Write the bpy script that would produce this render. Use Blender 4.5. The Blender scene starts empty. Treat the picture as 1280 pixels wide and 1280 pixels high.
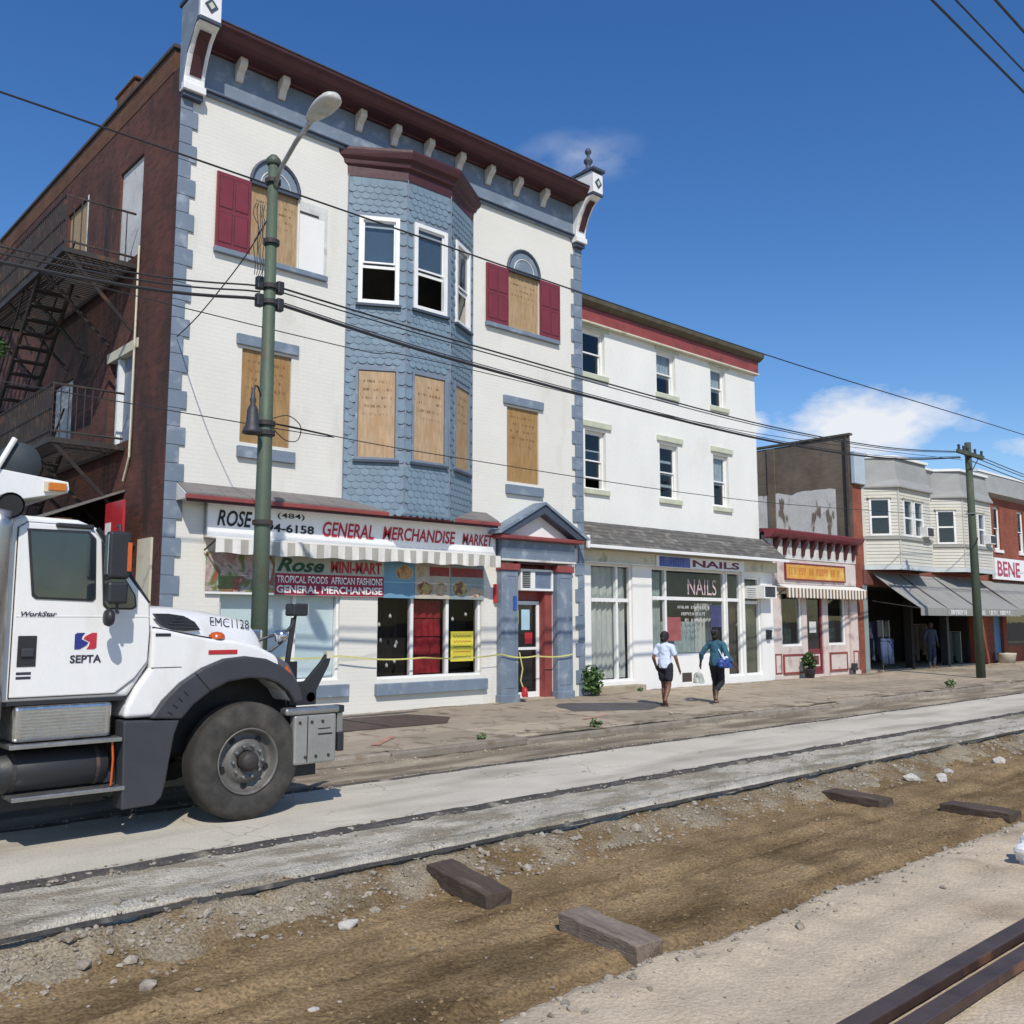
import bpy, bmesh, math, random
import numpy as np
from mathutils import Vector, Matrix, noise
random.seed(7); np.random.seed(7)
R = math.radians; PI = math.pi
scene = bpy.context.scene
COL = scene.collection

# ------------------------------------------------------------------ camera
cam = bpy.data.cameras.new('camera'); camo = bpy.data.objects.new('camera', cam); COL.objects.link(camo)
cam.sensor_width = 36.0; cam.lens = 32.856; cam.clip_start = 0.05; cam.clip_end = 3000
camo.location = (0, 0, 1.70); camo.rotation_euler = (R(90 + 6.6974), R(0.0267), R(-42.155))
scene.camera = camo

# ------------------------------------------------------------------ sky, sun, exposure
SUN_AZ = R(31); SUN_EL = R(46)          # sun stands behind the camera, a little to the left of the street's normal
to_sun = Vector((-math.sin(SUN_AZ)*math.cos(SUN_EL), -math.cos(SUN_AZ)*math.cos(SUN_EL), math.sin(SUN_EL)))
world = bpy.data.worlds.new('World'); scene.world = world; world.use_nodes = True
wn = world.node_tree.nodes; wl = world.node_tree.links; wn.clear()
wout = wn.new('ShaderNodeOutputWorld'); bg = wn.new('ShaderNodeBackground'); bg.inputs[1].default_value = 0.105
sky = wn.new('ShaderNodeTexSky'); sky.sky_type = 'NISHITA'; sky.sun_disc = False
sky.sun_elevation = SUN_EL
sky.sun_rotation = math.atan2(to_sun.x, to_sun.y)
sky.altitude = 0; sky.air_density = 1.0; sky.dust_density = 0.2; sky.ozone_density = 2.0
tc = wn.new('ShaderNodeTexCoord')
# cumulus: one bank over the far houses, a thin wisp, scattered ones low round the horizon
def wmath(op, a, b=None):
    n = wn.new('ShaderNodeMath'); n.operation = op
    for i, v in enumerate((a, b)):
        if v is None: continue
        if isinstance(v, (int, float)): n.inputs[i].default_value = v
        else: wl.new(v, n.inputs[i])
    return n.outputs[0]
def blob(d, sx, sz):
    d = Vector(d).normalized()
    e1 = Vector((d.y, -d.x, 0)).normalized(); e2 = e1.cross(d)
    def dot(v, s, o):
        n = wn.new('ShaderNodeVectorMath'); n.operation = 'DOT_PRODUCT'; n.inputs[1].default_value = v
        wl.new(tc.outputs['Generated'], n.inputs[0]); return wmath('DIVIDE', n.outputs['Value'], s)
    a = dot(e1, sx, 0); b = dot(e2, sz, 0)
    r = wmath('SQRT', wmath('ADD', wmath('POWER', a, 2.0), wmath('POWER', b, 2.0)))
    n = wn.new('ShaderNodeVectorMath'); n.operation = 'DOT_PRODUCT'; n.inputs[1].default_value = d
    wl.new(tc.outputs['Generated'], n.inputs[0])
    front = wmath('GREATER_THAN', n.outputs['Value'], 0.0)
    return wmath('MULTIPLY', wmath('MAXIMUM', wmath('SUBTRACT', 1.0, r), 0.0), front)
mpw = wn.new('ShaderNodeMapping'); mpw.inputs['Scale'].default_value = (1, 1, 2.0); wl.new(tc.outputs['Generated'], mpw.inputs[0])
cn = wn.new('ShaderNodeTexNoise'); cn.inputs['Scale'].default_value = 11; cn.inputs['Detail'].default_value = 9; cn.inputs['Roughness'].default_value = 0.58
wl.new(mpw.outputs[0], cn.inputs['Vector'])
cn2 = wn.new('ShaderNodeTexNoise'); cn2.inputs['Scale'].default_value = 3.4; cn2.inputs['Detail'].default_value = 6
wl.new(mpw.outputs[0], cn2.inputs['Vector'])
bank = wmath('MAXIMUM', blob((0.868, 0.445, 0.195), 0.165, 0.052), blob((0.80, 0.55, 0.200), 0.08, 0.034))
bank = wmath('MAXIMUM', bank, wmath('MULTIPLY', blob((0.95, 0.27, 0.165), 0.14, 0.028), 0.8))
sp = wn.new('ShaderNodeSeparateXYZ'); wl.new(tc.outputs['Generated'], sp.inputs[0])
low = wn.new('ShaderNodeMapRange'); low.inputs['From Min'].default_value = 0.20; low.inputs['From Max'].default_value = 0.05
wl.new(sp.outputs['Z'], low.inputs['Value'])
scat = wmath('MULTIPLY', wmath('MAXIMUM', wmath('SUBTRACT', cn2.outputs['Fac'], 0.53), 0.0), wmath('MULTIPLY', low.outputs[0], 3.0))
dens = wmath('ADD', wmath('ADD', wmath('MULTIPLY', bank, 1.1), scat), wmath('MULTIPLY', wmath('SUBTRACT', cn.outputs['Fac'], 0.56), 1.5))
dr = wn.new('ShaderNodeMapRange'); dr.inputs['From Min'].default_value = 0.30; dr.inputs['From Max'].default_value = 0.72
wl.new(dens, dr.inputs['Value'])
wisp = wmath('MULTIPLY', wmath('MULTIPLY', blob((0.647, 0.607, 0.461), 0.075, 0.03), 0.42), wmath('MULTIPLY', wmath('MAXIMUM', wmath('SUBTRACT', cn.outputs['Fac'], 0.44), 0.0), 3.5))
cf = wmath('MINIMUM', wmath('ADD', wmath('MULTIPLY', dr.outputs[0], 0.93), wisp), 0.95)
cmix = wn.new('ShaderNodeMix'); cmix.data_type = 'RGBA'
hsv = wn.new('ShaderNodeHueSaturation'); hsv.inputs['Saturation'].default_value = 1.32; hsv.inputs['Value'].default_value = 1.30; hsv.inputs['Hue'].default_value = .509; wl.new(sky.outputs[0], hsv.inputs['Color'])
wl.new(cf, cmix.inputs['Factor']); wl.new(hsv.outputs[0], cmix.inputs['A'])
cmix.inputs['B'].default_value = (8.3, 8.45, 8.8, 1)
wl.new(cmix.outputs['Result'], bg.inputs[0]); wl.new(bg.outputs[0], wout.inputs[0])

sl = bpy.data.lights.new('sun', 'SUN'); slo = bpy.data.objects.new('sun', sl); COL.objects.link(slo)
sl.energy = 3.9; sl.angle = R(0.53); sl.color = (1.0, 0.94, 0.845)
slo.rotation_euler = (-to_sun).to_track_quat('-Z', 'Y').to_euler(); slo.location = to_sun*60
vs = scene.view_settings; vs.view_transform = 'Standard'; vs.look = 'None'; vs.gamma = 1; vs.exposure = 0.0; vs.use_curve_mapping = False

# ------------------------------------------------------------------ materials
MATS = {}
def lin(c): return tuple(c) + (1.0,)
def material(name, col, rough=0.7, var=0.12, scale=2.5, fine=0.08, fscale=40, bump=0.0, bscale=60, metal=0.0, coat=0.0,
             col2=None, c2scale=1.2, c2lo=0.55, c2hi=0.7, stretch=(1, 1, 1), rnd=0.0, spec=0.5, c2stretch=None, bdist=0.01, crack=None):
    if name in MATS: return MATS[name]
    m = bpy.data.materials.new(name); m.use_nodes = True; n = m.node_tree.nodes; l = m.node_tree.links
    b = n['Principled BSDF']; t = n.new('ShaderNodeTexCoord')
    mp = n.new('ShaderNodeMapping'); mp.inputs['Scale'].default_value = stretch; l.new(t.outputs['Object'], mp.inputs[0])
    def nz(s, vec, det=4):
        k = n.new('ShaderNodeTexNoise'); k.inputs['Scale'].default_value = s; k.inputs['Detail'].default_value = det; l.new(vec, k.inputs['Vector']); return k.outputs['Fac']
    def mr(v, a, bb, c, d):
        k = n.new('ShaderNodeMapRange'); l.new(v, k.inputs['Value'])
        for i, x in zip(('From Min', 'From Max', 'To Min', 'To Max'), (a, bb, c, d)): k.inputs[i].default_value = x
        return k.outputs[0]
    def mul(a, bb):
        k = n.new('ShaderNodeMath'); k.operation = 'MULTIPLY'
        l.new(a, k.inputs[0])
        if isinstance(bb, float): k.inputs[1].default_value = bb
        else: l.new(bb, k.inputs[1])
        return k.outputs[0]
    base = n.new('ShaderNodeRGB'); base.outputs[0].default_value = lin(col); out = base.outputs[0]
    if col2:
        mp2 = n.new('ShaderNodeMapping'); mp2.inputs['Scale'].default_value = c2stretch or stretch; l.new(t.outputs['Object'], mp2.inputs[0])
        f = mr(nz(c2scale, mp2.outputs[0], 7), c2lo, c2hi, 0, 1)
        mx = n.new('ShaderNodeMix'); mx.data_type = 'RGBA'; l.new(f, mx.inputs['Factor']); l.new(out, mx.inputs['A']); mx.inputs['B'].default_value = lin(col2); out = mx.outputs['Result']
    if crack:
        nn = n.new('ShaderNodeTexNoise'); nn.inputs['Scale'].default_value = crack[0]*2.5; nn.inputs['Detail'].default_value = 5; l.new(t.outputs['Object'], nn.inputs['Vector'])
        ad = n.new('ShaderNodeVectorMath'); ad.operation = 'MULTIPLY_ADD'; l.new(nn.outputs['Color'], ad.inputs[0]); ad.inputs[1].default_value = (.5/crack[0],)*3; l.new(t.outputs['Object'], ad.inputs[2])
        vo = n.new('ShaderNodeTexVoronoi'); vo.feature = 'DISTANCE_TO_EDGE'; vo.inputs['Scale'].default_value = crack[0]; l.new(ad.outputs[0], vo.inputs['Vector'])
        cf_ = mul(mr(vo.outputs['Distance'], 0.0, crack[1]*crack[0], 1, 0), mr(nz(crack[0]*.7, t.outputs['Object']), .48, .6, 0, .85))
        mx = n.new('ShaderNodeMix'); mx.data_type = 'RGBA'; l.new(cf_, mx.inputs['Factor']); l.new(out, mx.inputs['A']); mx.inputs['B'].default_value = lin(crack[2]); out = mx.outputs['Result']
    v = mul(mr(nz(scale, mp.outputs[0]), 0.25, 0.75, 1-var, 1+var), mr(nz(fscale, mp.outputs[0]), 0.25, 0.75, 1-fine, 1+fine))
    if rnd:
        oi = n.new('ShaderNodeObjectInfo'); v = mul(v, mr(oi.outputs['Random'], 0, 1, 1-rnd, 1+rnd))
    hs = n.new('ShaderNodeVectorMath'); hs.operation = 'SCALE'; l.new(out, hs.inputs[0]); l.new(v, hs.inputs['Scale'])
    l.new(hs.outputs[0], b.inputs['Base Color'])
    l.new(mr(nz(scale*3, mp.outputs[0]), 0.3, 0.7, max(0.02, rough-0.08), min(1, rough+0.08)), b.inputs['Roughness'])
    b.inputs['Metallic'].default_value = metal; b.inputs['Coat Weight'].default_value = coat; b.inputs['Coat Roughness'].default_value = 0.06
    b.inputs['Specular IOR Level'].default_value = spec
    if bump:
        bp = n.new('ShaderNodeBump'); bp.inputs['Strength'].default_value = bump; bp.inputs['Distance'].default_value = bdist
        l.new(nz(bscale, mp.outputs[0], 6), bp.inputs['Height']); l.new(bp.outputs[0], b.inputs['Normal'])
    MATS[name] = m; return m

def brick_material(name, c1, c2, mortar, axis, painted=False, bump=0.5, soot=None, sootlo=.5, soothi=.75, rough=.85):
    m = bpy.data.materials.new(name); m.use_nodes = True; n = m.node_tree.nodes; l = m.node_tree.links; b = n['Principled BSDF']
    t = n.new('ShaderNodeTexCoord'); s = n.new('ShaderNodeSeparateXYZ'); l.new(t.outputs['Object'], s.inputs[0])
    c = n.new('ShaderNodeCombineXYZ'); l.new(s.outputs['X' if axis == 'x' else 'Y'], c.inputs[0]); l.new(s.outputs['Z'], c.inputs[1])
    k = n.new('ShaderNodeTexBrick'); k.inputs['Scale'].default_value = 1.0; k.inputs['Brick Width'].default_value = 0.215; k.inputs['Row Height'].default_value = 0.075
    k.inputs['Mortar Size'].default_value = 0.006; k.inputs['Mortar Smooth'].default_value = 0.3; k.inputs['Bias'].default_value = -0.2
    k.inputs['Color1'].default_value = lin(c1); k.inputs['Color2'].default_value = lin(c2); k.inputs['Mortar'].default_value = lin(mortar)
    l.new(c.outputs[0], k.inputs['Vector'])
    nz = n.new('ShaderNodeTexNoise'); nz.inputs['Scale'].default_value = 0.9; nz.inputs['Detail'].default_value = 8; l.new(t.outputs['Object'], nz.inputs['Vector'])
    mr = n.new('ShaderNodeMapRange'); mr.inputs['From Min'].default_value = .3; mr.inputs['From Max'].default_value = .7
    mr.inputs['To Min'].default_value = .96 if painted else .75; mr.inputs['To Max'].default_value = 1.03 if painted else 1.2; l.new(nz.outputs['Fac'], mr.inputs['Value'])
    sc = n.new('ShaderNodeVectorMath'); sc.operation = 'SCALE'; l.new(k.outputs['Color'], sc.inputs[0]); l.new(mr.outputs[0], sc.inputs['Scale'])
    out = sc.outputs[0]
    if soot:
        n2 = n.new('ShaderNodeTexNoise'); n2.inputs['Scale'].default_value = .8; n2.inputs['Detail'].default_value = 9; n2.inputs['Roughness'].default_value = .62
        mp = n.new('ShaderNodeMapping'); mp.inputs['Scale'].default_value = (1.3, 1.3, .45); mp.inputs['Location'].default_value = (3, 1, 2); l.new(t.outputs['Object'], mp.inputs[0]); l.new(mp.outputs[0], n2.inputs['Vector'])
        r2 = n.new('ShaderNodeMapRange'); r2.inputs['From Min'].default_value = sootlo; r2.inputs['From Max'].default_value = soothi; l.new(n2.outputs['Fac'], r2.inputs['Value'])
        mx = n.new('ShaderNodeMix'); mx.data_type = 'RGBA'; l.new(r2.outputs[0], mx.inputs['Factor']); l.new(out, mx.inputs['A']); mx.inputs['B'].default_value = lin(soot); out = mx.outputs['Result']
    l.new(out, b.inputs['Base Color']); b.inputs['Roughness'].default_value = rough; b.inputs['Specular IOR Level'].default_value = .3
    bp = n.new('ShaderNodeBump'); bp.inputs['Strength'].default_value = bump; bp.inputs['Distance'].default_value = .012; bp.invert = True
    ad = n.new('ShaderNodeMath'); ad.operation = 'ADD'
    n3 = n.new('ShaderNodeTexNoise'); n3.inputs['Scale'].default_value = 45; n3.inputs['Detail'].default_value = 4; l.new(t.outputs['Object'], n3.inputs['Vector'])
    ml = n.new('ShaderNodeMath'); ml.operation = 'MULTIPLY'; ml.inputs[1].default_value = .35; l.new(n3.outputs['Fac'], ml.inputs[0])
    l.new(k.outputs['Fac'], ad.inputs[0]); l.new(ml.outputs[0], ad.inputs[1]); l.new(ad.outputs[0], bp.inputs['Height']); l.new(bp.outputs[0], b.inputs['Normal'])
    MATS[name] = m; return m

def glass_material(name, tint=(0.9, 0.95, 0.95), refl=0.9, ior=1.5):
    m = bpy.data.materials.new(name); m.use_nodes = True; n = m.node_tree.nodes; l = m.node_tree.links; n.clear()
    o = n.new('ShaderNodeOutputMaterial'); tr = n.new('ShaderNodeBsdfTransparent'); tr.inputs[0].default_value = lin(tint)
    g = n.new('ShaderNodeBsdfGlossy'); g.inputs['Roughness'].default_value = 0.02; g.inputs[0].default_value = (refl, refl, refl, 1)
    f0 = ((ior-1)/(ior+1))**2; lw = n.new('ShaderNodeLayerWeight'); lw.inputs['Blend'].default_value = .5; mx = n.new('ShaderNodeMixShader')
    pw = n.new('ShaderNodeMath'); pw.operation = 'POWER'; pw.inputs[1].default_value = 5.0; l.new(lw.outputs['Facing'], pw.inputs[0]); fr = n.new('ShaderNodeMath'); fr.operation = 'MULTIPLY_ADD'; fr.inputs[1].default_value = 1-f0; fr.inputs[2].default_value = f0; l.new(pw.outputs[0], fr.inputs[0])
    nz = n.new('ShaderNodeTexNoise'); nz.inputs['Scale'].default_value = 1.4; t = n.new('ShaderNodeTexCoord'); l.new(t.outputs['Object'], nz.inputs['Vector'])
    bp = n.new('ShaderNodeBump'); bp.inputs['Strength'].default_value = .12; bp.inputs['Distance'].default_value = .02; l.new(nz.outputs['Fac'], bp.inputs['Height']); l.new(bp.outputs[0], g.inputs['Normal'])
    l.new(fr.outputs[0], mx.inputs[0]); l.new(tr.outputs[0], mx.inputs[1]); l.new(g.outputs[0], mx.inputs[2]); l.new(mx.outputs[0], o.inputs[0])
    MATS[name] = m; return m

def plywood_material(name, col, rows=True):
    m = bpy.data.materials.new(name); m.use_nodes = True; n = m.node_tree.nodes; l = m.node_tree.links; b = n['Principled BSDF']
    t = n.new('ShaderNodeTexCoord')
    def nz(s, sc, det=6, rg=.6, loc=(0, 0, 0)):
        mp = n.new('ShaderNodeMapping'); mp.inputs['Scale'].default_value = s; mp.inputs['Location'].default_value = loc; l.new(t.outputs['Object'], mp.inputs[0])
        k = n.new('ShaderNodeTexNoise'); k.inputs['Scale'].default_value = sc; k.inputs['Detail'].default_value = det; k.inputs['Roughness'].default_value = rg; l.new(mp.outputs[0], k.inputs['Vector']); return k.outputs['Fac']
    def mr(v, a, bb, c, d):
        k = n.new('ShaderNodeMapRange'); l.new(v, k.inputs['Value'])
        for i, x in zip(('From Min', 'From Max', 'To Min', 'To Max'), (a, bb, c, d)): k.inputs[i].default_value = x
        return k.outputs[0]
    def mx(f, a, bb):
        k = n.new('ShaderNodeMix'); k.data_type = 'RGBA'; l.new(f, k.inputs['Factor'])
        if isinstance(a, tuple): k.inputs['A'].default_value = lin(a)
        else: l.new(a, k.inputs['A'])
        if isinstance(bb, tuple): k.inputs['B'].default_value = lin(bb)
        else: l.new(bb, k.inputs['B'])
        return k.outputs['Result']
    c = mx(mr(nz((3, 3, .5), 6), .3, .7, 0, 1), tuple(x*1.12 for x in col), tuple(x*.72 for x in col))
    c = mx(mr(nz((1, 1, 1), 2.3), .5, .75, 0, .55), c, (col[0]*.8, col[1]*.62, col[2]*.42))
    if rows:      # stencilled notice: rows of small dark marks in the upper half
        g = n.new('ShaderNodeTexCoord'); sp = n.new('ShaderNodeSeparateXYZ'); l.new(g.outputs['Generated'], sp.inputs[0])
        w = n.new('ShaderNodeMath'); w.operation = 'SINE'; k = n.new('ShaderNodeMath'); k.operation = 'MULTIPLY'; k.inputs[1].default_value = 66; l.new(sp.outputs['Z'], k.inputs[0]); l.new(k.outputs[0], w.inputs[0])
        row = mr(w.outputs[0], .35, .6, 0, 1)
        up = mr(sp.outputs['Z'], .42, .6, 0, 1); dn = mr(sp.outputs['Z'], .95, .88, 0, 1)
        e1 = mr(sp.outputs['X'], .08, .13, 0, 1); e2 = mr(sp.outputs['X'], .93, .88, 0, 1)
        oi = n.new('ShaderNodeObjectInfo'); sh = n.new('ShaderNodeVectorMath'); sh.operation = 'ADD'; l.new(t.outputs['Object'], sh.inputs[0]); cb = n.new('ShaderNodeCombineXYZ'); ml = n.new('ShaderNodeMath'); ml.operation = 'MULTIPLY'; ml.inputs[1].default_value = 37; l.new(oi.outputs['Random'], ml.inputs[0]); l.new(ml.outputs[0], cb.inputs[0]); l.new(cb.outputs[0], sh.inputs[1])
        mp_ = n.new('ShaderNodeMapping'); mp_.inputs['Scale'].default_value = (1, 1, .25); l.new(sh.outputs[0], mp_.inputs[0]); k_ = n.new('ShaderNodeTexNoise'); k_.inputs['Scale'].default_value = 26; k_.inputs['Detail'].default_value = 3; l.new(mp_.outputs[0], k_.inputs['Vector'])
        tx = mr(k_.outputs['Fac'], .50, .56, 0, .7)
        f = row
        for q in (up, dn, e1, e2, tx):
            k = n.new('ShaderNodeMath'); k.operation = 'MULTIPLY'; l.new(f, k.inputs[0]); l.new(q, k.inputs[1]); f = k.outputs[0]
        c = mx(f, c, (.13, .07, .04))
    l.new(c, b.inputs['Base Color']); b.inputs['Roughness'].default_value = .8; b.inputs['Specular IOR Level'].default_value = .2
    MATS[name] = m; return m

def collage_material(name, cols, scale=2.2, seed=0.0):
    m = bpy.data.materials.new(name); m.use_nodes = True; n = m.node_tree.nodes; l = m.node_tree.links; b = n['Principled BSDF']
    t = n.new('ShaderNodeTexCoord'); mp = n.new('ShaderNodeMapping'); mp.inputs['Location'].default_value = (seed, seed, seed); l.new(t.outputs['Object'], mp.inputs[0])
    nz = n.new('ShaderNodeTexNoise'); nz.inputs['Scale'].default_value = scale; nz.inputs['Detail'].default_value = 3; nz.inputs['Distortion'].default_value = .8; l.new(mp.outputs[0], nz.inputs['Vector'])
    cr = n.new('ShaderNodeValToRGB'); cr.color_ramp.interpolation = 'EASE'
    el = cr.color_ramp.elements; N = len(cols)
    el[0].position = .3; el[0].color = lin(cols[0]); el[1].position = .7; el[1].color = lin(cols[-1])
    for i in range(1, N-1):
        e = el.new(.3+.4*i/(N-1)); e.color = lin(cols[i])
    l.new(nz.outputs['Fac'], cr.inputs[0])
    n2 = n.new('ShaderNodeTexNoise'); n2.inputs['Scale'].default_value = scale*7; n2.inputs['Detail'].default_value = 2; l.new(mp.outputs[0], n2.inputs['Vector'])
    mr = n.new('ShaderNodeMapRange'); mr.inputs['To Min'].default_value = .55; mr.inputs['To Max'].default_value = 1.4; l.new(n2.outputs['Fac'], mr.inputs['Value'])
    sc = n.new('ShaderNodeVectorMath'); sc.operation = 'SCALE'; l.new(cr.outputs[0], sc.inputs[0]); l.new(mr.outputs[0], sc.inputs['Scale'])
    l.new(sc.outputs[0], b.inputs['Base Color']); b.inputs['Roughness'].default_value = .5
    MATS[name] = m; return m

WHITE = material('white_paint', (.80, .79, .75), .6, .05, 1.5, .03, 30, col2=(.60, .58, .52), c2scale=1.0, c2lo=.62, c2hi=.85, stretch=(1, 1, .4))
TRIM = material('white_trim', (.78, .78, .76), .5, .05, 3)
CREAMTRIM = material('cream_trim', (.62, .58, .45), .6, .1, 3, col2=(.35, .32, .22), c2scale=3)
SAGE = material('sage_trim', (.50, .53, .40), .7, .12, 4)
BLUE = material('slate_blue_paint', (.170, .215, .275), .65, .12, 2, .06, 30, col2=(.29, .33, .38), c2scale=4, c2lo=.55, c2hi=.72)
BLUED = material('dark_blue_paint', (.050, .066, .10), .6, .12, 2, .06, 30)
SHING = material('blue_shingle', (.165, .235, .295), .7, .12, 1.4, .1, 30, rnd=.09)
MAROON = material('maroon_paint', (.062, .016, .019), .55, .15, 3, .08, 40)
SHUT = material('red_shutter_paint', (.185, .026, .038), .5, .12, 3)
REDTRIM = material('brick_red_paint', (.26, .055, .050), .6, .2, 2.5, col2=(.16, .05, .045), c2scale=4)
BRONZE = material('weathered_cap', (.10, .085, .055), .7, .3, 4)
WBRICK = brick_material('white_painted_brick', (.735, .715, .65), (.72, .70, .635), (.70, .68, .615), 'x', True, .28, soot=(.53, .49, .405), sootlo=.55, soothi=.85, rough=.7)
DBRICK = brick_material('sooty_red_brick', (.135, .050, .036), (.075, .032, .026), (.095, .070, .056), 'y', False, .8, soot=(.036, .028, .025), sootlo=.46, soothi=.68)
DBRICKX = brick_material('sooty_red_brick_front', (.115, .036, .026), (.075, .026, .022), (.055, .042, .036), 'x', False, .6)
OBRICK = brick_material('orange_brick', (.30, .075, .04), (.22, .055, .033), (.19, .14, .11), 'x', False, .5)
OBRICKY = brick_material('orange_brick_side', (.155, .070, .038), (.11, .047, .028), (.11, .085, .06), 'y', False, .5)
GBRICK = brick_material('grey_brown_side', (.195, .155, .118), (.155, .122, .092), (.17, .14, .11), 'y', False, .4, soot=(.11, .092, .075), sootlo=.5, soothi=.7)
PLY = [plywood_material('plywood_a', (.42, .295, .17)), plywood_material('plywood_b', (.47, .335, .21)), plywood_material('plywood_c', (.36, .225, .10))]
PLYP = plywood_material('plywood_plain', (.40, .29, .17), False)
PWHITE = material('weathered_white_board', (.60, .59, .56), .7, .12, 2, .1, 20, col2=(.33, .31, .29), c2scale=2.2, c2lo=.55, c2hi=.7)
GLASS = glass_material('window_glass', ior=1.55); GLASSD = glass_material('window_glass_dark', (.62, .68, .70), ior=1.75); GLASSB = glass_material('window_glass_shop', (.7, .7, .7), .6, 1.35)
BLACKGL = material('black_glass', (.012, .012, .014), .08, .1, 3, spec=.6)
ROOM = material('dim_room_wall', (.22, .20, .17), .9, .2, 2)
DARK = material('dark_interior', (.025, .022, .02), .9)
ROOFM = material('tar_roof', (.06, .055, .05), .9, .2, 2)
SLATE = material('worn_shingle_roof', (.105, .10, .092), .9, .28, 2.2, .25, 22, .6, 40, col2=(.25, .23, .20), c2scale=3, c2lo=.52, c2hi=.72, stretch=(1, 1, 3))
PENT = material('old_wood_pent_roof', (.175, .16, .15), .85, .25, 3, .2, 25, .4, 30, stretch=(.5, 3, 3))
IRON = material('rusty_iron', (.035, .03, .028), .65, .3, 4, .15, 40, col2=(.10, .05, .03), c2scale=5, c2lo=.55, c2hi=.7)
STEEL = material('galvanised_steel', (.42, .42, .41), .35, .12, 5, metal=.85)
CHROME = material('polished_alloy', (.62, .62, .62), .22, .1, 6, metal=.95)
RUBBER = material('tyre_rubber', (.036, .034, .031), .85, .2, 6, .15, 50, .3, 60, col2=(.085, .075, .062), c2scale=3, c2lo=.45, c2hi=.7)
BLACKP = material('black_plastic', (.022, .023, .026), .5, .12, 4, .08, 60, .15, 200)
GREYP = material('charcoal_plastic', (.040, .042, .050), .55, .12, 4, .08, 60, .15, 200)
TRUCKW = material('white_truck_paint', (.78, .78, .765), .3, .04, 1.2, .02, 30, coat=.5, col2=(.56, .53, .46), c2scale=2.2, c2lo=.55, c2hi=.85, stretch=(1, 1, .6))
RED = material('signal_red', (.45, .025, .03), .4, .08)
AMBER = material('amber_lens', (.55, .16, .01), .25, .1)
ORANGE = material('orange_lens', (.55, .10, .02), .25, .1)
POLEG = material('green_pole_paint', (.075, .105, .07), .6, .22, 2.5, .12, 40, .2, 40, col2=(.10, .075, .05), c2scale=3, c2lo=.55, c2hi=.7, stretch=(1, 1, .5))
WOODP = material('weathered_green_wood_pole', (.055, .075, .05), .85, .25, 2, .2, 30, .4, 40, col2=(.12, .09, .06), c2scale=2, stretch=(1, 1, .2))
WIRE = material('black_cable', (.025, .025, .028), .6)
CONC = material('track_concrete', (.545, .505, .42), .9, .12, 1.3, .14, 60, .5, 70, spec=.1, crack=(.9, .012, (.2, .17, .13)), col2=(.38, .35, .285), c2scale=.9, c2lo=.48, c2hi=.66, c2stretch=(.35, 1.8, 1))
CONCR = material('rough_concrete', (.50, .465, .385), .95, .16, 4, .35, 60, 1.0, 45, spec=.1, col2=(.30, .265, .20), c2scale=2.4, c2lo=.47, c2hi=.60, c2stretch=(.5, 1.4, 1), bdist=.03)
DIRT = material('trench_earth', (.228, .162, .087), .95, .38, 1.6, .5, 45, .9, 22, spec=.06, col2=(.105, .070, .034), c2scale=1.9, c2lo=.46, c2hi=.72, c2stretch=(.4, 1.8, 1), bdist=.03)
CLOD = material('earth_clods', (.24, .175, .095), .95, .4, 9, .3, 60, spec=.06, col2=(.13, .09, .045), c2scale=7)
RUBBLE = material('rubble_earth', (.285, .24, .17), .95, .25, 2, .5, 55, 1.0, 40, spec=.08, col2=(.185, .128, .066), c2scale=2.2, c2lo=.45, c2hi=.6, bdist=.03)
SAND = material('dusty_sand', (.50, .415, .30), .95, .14, 1.4, .2, 60, .6, 35, spec=.08, col2=(.36, .285, .195), c2scale=1.3, c2lo=.55, c2hi=.75, bdist=.02)
GUTTER = material('dusty_asphalt', (.20, .165, .12), .95, .25, 1.5, .3, 60, .7, 50, spec=.1, col2=(.37, .315, .235), c2scale=1.8, c2lo=.45, c2hi=.62, c2stretch=(.3, 1.6, 1))
WALK = material('sidewalk_concrete', (.375, .315, .235), .92, .16, 1.6, .2, 50, .5, 60, spec=.12, crack=(.8, .010, (.07, .055, .035)), col2=(.17, .135, .095), c2scale=1.9, c2lo=.52, c2hi=.70, rnd=.18)
KERB = material('worn_kerb_stone', (.26, .225, .18), .9, .2, 3, .2, 40, .5, 40, rnd=.15, col2=(.17, .13, .09), c2scale=3)
EARTH = material('far_ground', (.22, .19, .15), .95, .2, .3)
STONE = material('stone_chips', (.33, .29, .235), .9, .4, 9, .2, 60, spec=.1, col2=(.17, .135, .09), c2scale=6)
TIMBER = material('old_timber', (.075, .053, .038), .9, .3, 5, .25, 40, .8, 30, stretch=(4, .5, 4), col2=(.15, .115, .085), c2scale=3, c2lo=.52, c2hi=.68)
TIMBERG = material('grey_timber', (.215, .17, .135), .9, .3, 5, .25, 40, .8, 30, stretch=(4, .5, 4), col2=(.13, .09, .07), c2scale=3, c2lo=.5, c2hi=.65)
RAILM = material('brown_rail_steel', (.075, .045, .036), .6, .25, 5, .15, 60, metal=.35, col2=(.20, .095, .06), c2scale=4)
RAILT = material('worn_rail_head', (.085, .06, .052), .55, .25, 5, metal=.25)
TAR_SHADE = material('tar_and_edge_shade', (.080, .074, .068), .9, .3, 4, .3, 40, .6, 40, spec=.1, col2=(.30, .27, .215), c2scale=2.6, c2lo=.58, c2hi=.72)
LEAF = material('green_leaf', (.055, .12, .025), .6, .3, 6, rnd=.2)
LEAF2 = material('dry_weed', (.10, .12, .04), .7, .3, 6)
YTAPE = material('yellow_tape', (.55, .52, .16), .5, .1, 8)
BLK = material('black_lettering', (.012, .012, .012), .6)
REDL = material('red_lettering', (.42, .015, .03), .5)
SIGNW = material('white_sign_board', (.80, .80, .80), .45, .04, 1.5)
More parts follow.
